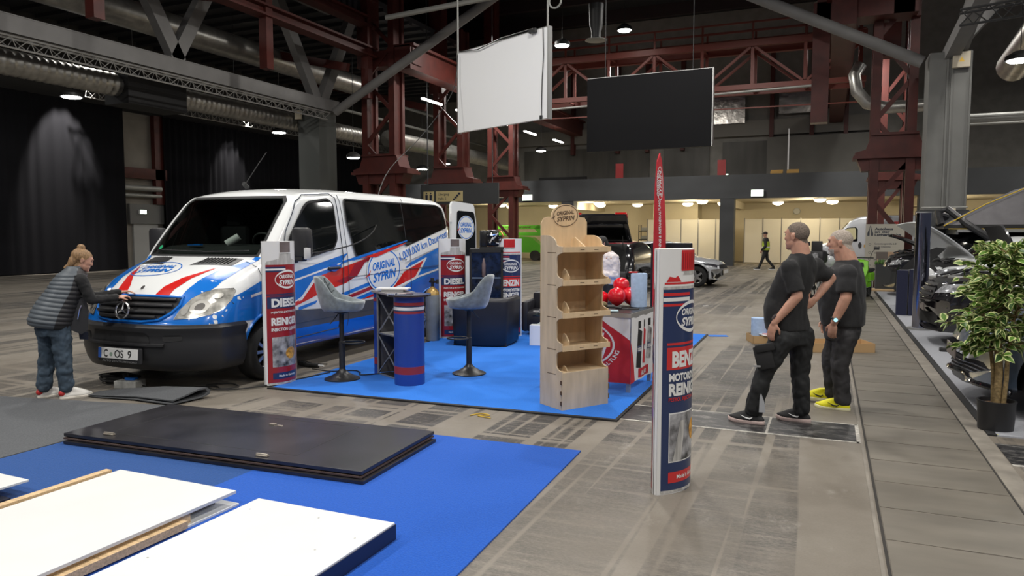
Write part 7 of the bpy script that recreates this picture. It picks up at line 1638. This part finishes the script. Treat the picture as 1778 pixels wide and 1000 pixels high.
MB().box((0, .18, 1.10), (.42, .30, .34), bev=.10).box((0, .10, 1.36), (.30, .04, .28), bev=.02).build('cockpit', m_plast, t, smooth=True); MB().cyl((0, .0, 1.12), (0, .06, 1.12), .09, n=20).build('headlight', m_lamp, t, smooth=True)
MB().bar((-.42, .32, 1.16), (.42, .32, 1.16), .035).tube([(-.3, .3, 1.18), (-.36, .28, 1.4)], .01, 6).tube([(.3, .3, 1.18), (.36, .28, 1.4)], .01, 6).box((-.38, .28, 1.43), (.16, .03, .10), bev=.02).box((.38, .28, 1.43), (.16, .03, .10), bev=.02).build('handlebar', m_plast, t)
MB().sphere((0, .62, .98), (.17, .28, .17)).box((0, .65, .55), (.34, .5, .42), bev=.06).build('tank', m_carwht, t, smooth=True); MB().box((0, 1.15, .88), (.26, .65, .12), bev=.05).build('seat', m_black, t, smooth=True); MB().box((0, 1.0, .5), (.25, .6, .3), bev=.06).bar((.06, .8, .3), (.3, .75, .01), .03).build('frame', m_plast, t)
# camper van far behind the red column
t, (sd, ls, fr, tp, rr) = car('camper_van', 'white panel camper van far behind the beige dealer sign and red column', 'van', (-.75, 38.6, 0), R(-90), 5.9, 2.0, 2.55, m_carsil, 'van', wr=.35)
patchpart('cab_glass', [M('cream_reflection_glass', (.55, .50, .30), .15)], [(rounded([(1.10, 1.40), (1.45, 1.78), (1.60, 1.92), (1.95, 1.95), (1.98, 1.42)], .08), 0)], t, sd, .012)
patchpart('side_stripes', [M('ochre_stripe', (.42, .28, .10), .5), m_black, m_plast], [([(2.3, 1.05), (3.0, 1.05), (3.0, 1.18), (2.3, 1.18)], 0), ([(2.6, .75), (3.9, .65), (3.9, .95), (2.75, 1.05)], 0), ([(3.3, 1.3), (3.9, 1.3), (3.9, 1.9), (3.3, 1.9)], 1), ([(.9, .28), (5.8, .28), (5.8, .50), (.9, .50)], 2), (ellipse(2.14, 1.15, .07, .14), 2)], t, sd, .01)
mb = MB(); wrap(mb, text2('ISUZU', 3.5, 2.12, .11, .55, .2, .04, align='L'), sd(.01), 0, (.1, .1)); mb.build('brand_lettering', m_vanr, t, fix=False); mirror_pair(t, 1.25, 1.45, 2.0, m_plast)
# silver compact car, front towards the right
t, (sd, ls, fr, tp, rr) = car('compact_car', 'silver white compact car, only its nose showing right of the standing petrol display', 'car', (-2.98, 24.6, 0), R(84), 4.1, 1.78, 1.45, m_carsil, 'hatch', wr=.33)
light_pair(t, fr, [(.42, .66), (.62, .72), (.84, .76), (.86, .70), (.60, .62)], 'headlight', M('black_headlamp', (.05, .05, .06), .08, coat=1)); patchpart('grille', [m_under], [([(-.50, .58), (.50, .58), (.42, .70), (-.42, .70)], 0), ([(-.45, .26), (.45, .26), (.38, .40), (-.38, .40)], 0)], t, fr, .008)
light_pair(t, fr, [(.55, .28), (.62, .45), (.84, .52), (.86, .30)], 'air_duct', m_under); MB().box((0, -.02, .48), (.5, .015, .11)).build('number_plate', m_prw, t); mirror_pair(t, 1.45, .95, 1.78, m_carsil)
# car with open tailgate (rear towards the booth)
t, (sd, ls, fr, tp, rr) = car('black_red_car', 'black and dark red car with its tailgate raised and open boot behind the balloons', 'car', (-5.55, 23.3, 0), R(179), 4.1, 1.84, 1.5, m_carblk, 'hatch', wr=.33, parts=())
patchpart('boot_opening', [m_under], [(rounded([(-.66, .58), (.66, .58), (.70, .95), (.60, 1.40), (-.60, 1.40), (-.70, .95)], .08), 0)], t, rr, .015, (.1, .08)); patchpart('roof_panel', [m_carred], [([(-.6, 1.9), (.6, 1.9), (.56, 3.5), (-.56, 3.5)], 0)], t, tp, .004, (.2, .2))
tg = thing('tailgate', None, None, (0, 3.55, 1.46)); tg.parent = t; tg.rotation_euler = (R(38), 0, 0)
tg.rotation_euler = (R(46), 0, 0)
MB().box((0, .86, 0), (1.56, .34, .09), bev=.04).box((.70, .40, .0), (.13, .80, .07), bev=.03).box((-.70, .40, .0), (.13, .80, .07), bev=.03).box((0, .05, .0), (1.40, .10, .06), bev=.02).box((0, .66, -.05), (1.3, .12, .08), bev=.03).build('tailgate_frame', m_carblk, tg, smooth=True, angle=40)
for s_ in (1, -1): MB().box((s_ * .62, .94, .03), (.34, .20, .09), bev=.03).build('tailgate_lamp', m_tail, tg, smooth=True)
MB().bb((-.64, .08, -.01), (.64, .64, .0)).build('tailgate_glass', glass_mat('tailgate_tint', (.32, .34, .28)), tg)
MB().cyl((.56, 3.72, 1.15), (.60, 3.95, 1.62), .012).cyl((-.56, 3.72, 1.15), (-.60, 3.95, 1.62), .012).build('gas_strut', m_blacksteel, t); MB().box((0, 4.10, .55), (1.5, .12, .28), bev=.04).build('rear_bumper', m_plast, t, smooth=True)
# white car far behind, seen from the rear
t, (sd, ls, fr, tp, rr) = car('parked_hatchback', 'small white car seen from behind below the gallery left of the plywood shelf', 'car', (-14.6, 46.2, 0), R(180 + 14), 4.2, 1.8, 1.52, m_carwht, 'hatch', wr=.33)
light_pair(t, rr, [(.60, .85), (.86, .85), (.86, .98), (.62, .96)], 'tail_lamp', m_tail); MB().box((0, 4.22, .78), (.5, .02, .11)).build('number_plate', M('plate_brown_grey', (.14, .12, .11)), t); patchpart('bumper_lower_band', [m_plast], [([(-.8, .25), (.8, .25), (.8, .45), (-.8, .45)], 0)], t, rr, .008)  # dark band across the lower rear bumper
# green boom lift
m_lift = M('lift_green', (.10, .42, .03), .35, coat=.3)
t = thing('boom_lift', 'bright green trailer boom lift parked under the gallery behind the fridge', 'lift', (-18.9, 43.2, 0), R(4))
MB().bb((-.6, -.25, 1.95), (2.9, .05, 2.2), bev=.02).build('upper_boom', m_lift, t); MB().bb((-.4, -.22, 1.55), (2.6, .0, 1.78), bev=.02).build('lower_boom', m_lift, t); MB().bar((2.2, -.1, 2.1), (3.0, -.1, 1.3), .3, .35).box((2.75, -.1, 1.95), (.4, .4, .5), bev=.08).build('knuckle', m_lift, t)
MB().prism([(-.4, .5), (2.6, .5), (2.5, 1.0), (1.9, 1.45), (1.2, 1.5), (.4, 1.1), (-.4, .9)], lambda u, v: V((u, -.45, v)), (0, .9, 0)).build('engine_cover', m_lift, t); MB().cyl((2.78, -.32, 1.72), (2.78, -.30, 1.72), .14, n=20).build('pivot_disc', m_alu, t)
for x in (-.1, 2.2): MB().cyl((x, -.6, .32), (x, -.35, .32), .32, n=24).build('wheel', m_rubber, t, smooth=True); MB().cyl((x, .35, .32), (x, .6, .32), .32, n=24).build('wheel', m_rubber, t, smooth=True)
mb = MB(); wrap(mb, text2('HYBRID SELF DRIVE', 1.0, 2.02, .10, 1.7, .2, .03), lambda u, v: V((u, -.256, v)), 0, (0, 0)); mb.build('boom_lettering', m_red, t, fix=False)
# roller rack under gallery and pale cupboards
t = thing('roll_container', 'grey wire trolley with shelves under the gallery behind the red flag', 'trolley', (-10.6, 44.6, 0)); mb = MB()
for x in (0, 1.2): mb.bb((x, 0, 0), (x + .05, .05, 2.2)).bb((x, .6, 0), (x + .05, .65, 2.2))
mb.build('upright', m_blacksteel, t)
for z in (.3, .8, 1.3, 1.8): MB().bb((0, 0, z), (1.25, .65, z + .05)).build('shelf', m_blacksteel, t); MB().bb((.15, .1, z + .05), (1.05, .5, z + .25), bev=.02).build('load', m_pipe, t)
# ================================================================== potted ficus
fc = thing('potted_ficus', 'variegated ficus tree with three stems in a black pot beside the pale carpet', 'potted plant', (1.39, 7.45, 0))
MB().lathe([(.125, 0), (.135, .01), (.145, .24), (.15, .25), (.15, .262), (.135, .262), (.13, .22), (.0, .22)], n=36, cap=(1, 0)).build('pot', M('black_plastic_pot', (.016, .016, .018), .45), fc, smooth=True, angle=40)
MB().lathe([(.132, .225), (.07, .235), (.001, .24)], n=20, cap=(0, 0)).build('soil', M('bark_soil', (.12, .065, .035), .95, 0, .6, 50, 1.0), fc, smooth=True)
m_bark = M('ficus_bark', (.20, .14, .06), .85, 0, .35, 40, .5)
stems = [[(.0, .0, .22), (.01, .01, .5), (-.01, .02, .8), (.0, .0, 1.1), (.02, .01, 1.45)], [(.045, -.02, .22), (.06, -.02, .45), (.065, .0, .68), (.10, .02, .95), (.16, .05, 1.2)], [(-.02, .03, .22), (-.03, .03, .5), (-.06, .04, .75), (-.12, .05, 1.0), (-.16, .08, 1.2)]]
for i, s in enumerate(stems): MB().tube(s, [(.034, .032, .028, .022, .014), (.020, .018, .016, .012, .008), (.018, .017, .014, .010, .007)][i], 10).build('stem', m_bark, fc, smooth=True)
rn = random.Random(11); tw = MB(); lf = MB()
def leaf(p, d, s, roll):
    x, y, d = basis(d); a = x * cos(roll) + y * sin(roll); b = d.cross(a); L_ = s
    prof = [(0, .0), (.18, .26), (.42, .36), (.70, .24), (1.0, .0)]
    c_ = [p + d * L_ * t_ + V((0, 0, -.25 * L_ * t_ * t_)) for t_, w0 in prof]
    o1 = [c_[i] + a * L_ * prof[i][1] + b * L_ * .07 for i in range(5)]; o2 = [c_[i] - a * L_ * prof[i][1] + b * L_ * .07 for i in range(5)]; k = rn.uniform(.45, .78)
    i1 = [c_[i].lerp(o1[i], k) for i in range(5)]; i2 = [c_[i].lerp(o2[i], k) for i in range(5)]
    C0 = lf.bm.verts.new(c_[0]); C4 = lf.bm.verts.new(c_[4]); mid = [None] + [lf.bm.verts.new(c_[i]) for i in (1, 2, 3)]
    g = 0 if rn.random() < .7 else 2
    for oo, ii in ((o1, i1), (o2, i2)):
        O = [lf.bm.verts.new(oo[i]) for i in (1, 2, 3)]; I = [lf.bm.verts.new(ii[i]) for i in (1, 2, 3)]
        lf.face([C0, mid[1], I[0]], g); lf.face([mid[1], mid[2], I[1], I[0]], g); lf.face([mid[2], mid[3], I[2], I[1]], g); lf.face([mid[3], C4, I[2]], g)
        lf.face([C0, I[0], O[0]], 1); lf.face([I[0], I[1], O[1], O[0]], 1); lf.face([I[1], I[2], O[2], O[1]], 1); lf.face([I[2], C4, O[2]], 1)
def branch(p0, d, L_, n):
    pts = [p0]; 
    for j in range(1, 6): pts.append(p0 + d * L_ * j / 5 + V((0, 0, -.10 * L_ * (j / 5) ** 2 * 2)))
    tw.tube(pts, [.006, .005, .004, .003, .003, .002], 5)
    for k in range(n):
        t_ = .25 + .78 * k / n; i = min(4, int(t_ * 5)); q = pts[i].lerp(pts[min(5, i + 1)], t_ * 5 - i) if t_ < 1 else pts[-1]
        dd = (d + V((rn.uniform(-1, 1), rn.uniform(-1, 1), rn.uniform(-.9, .5))) * .9).normalized(); leaf(q + dd * .015, dd, rn.uniform(.06, .10), rn.uniform(-.9, .9))
for k in range(150):
    z = .67 + .88 * (k / 150) ** .9; st = stems[0] if (z > 1.15 or rn.random() < .4) else rn.choice(stems[1:]); b0 = V((lerp_tab([(p[2], p[0]) for p in st], z), lerp_tab([(p[2], p[1]) for p in st], z), z))
    a = rn.uniform(0, 2 * pi); up = .25 + .8 * (z - .6); mx = .41 * (1 - .45 * max(0, (z - 1.25) / .3)) * (.55 + .45 * min(1, (z - .55) / .3))
    branch(b0, V((cos(a), sin(a), up * rn.uniform(.3, 1))).normalized(), mx * rn.uniform(.45, 1.05), rn.randint(9, 15))
tw.build('twigs', m_bark, fc, smooth=True)
lf.build('leaves', [M('leaf_green', (.10, .21, .028), .45, 0, .3, 30), M('leaf_cream_edge', (.62, .66, .30), .45, 0, .2, 20), M('leaf_dark_green', (.035, .09, .015), .45)], fc, fix=False)
tag(MB().sphere((0, 0, .006), (.035, .02, .008)).build('fallen_leaf', M('yellow_leaf', (.55, .55, .05), .5), None, loc=(1.35, 7.22, .0)), 'small yellow leaf fallen in front of the black plant pot', 'leaf')
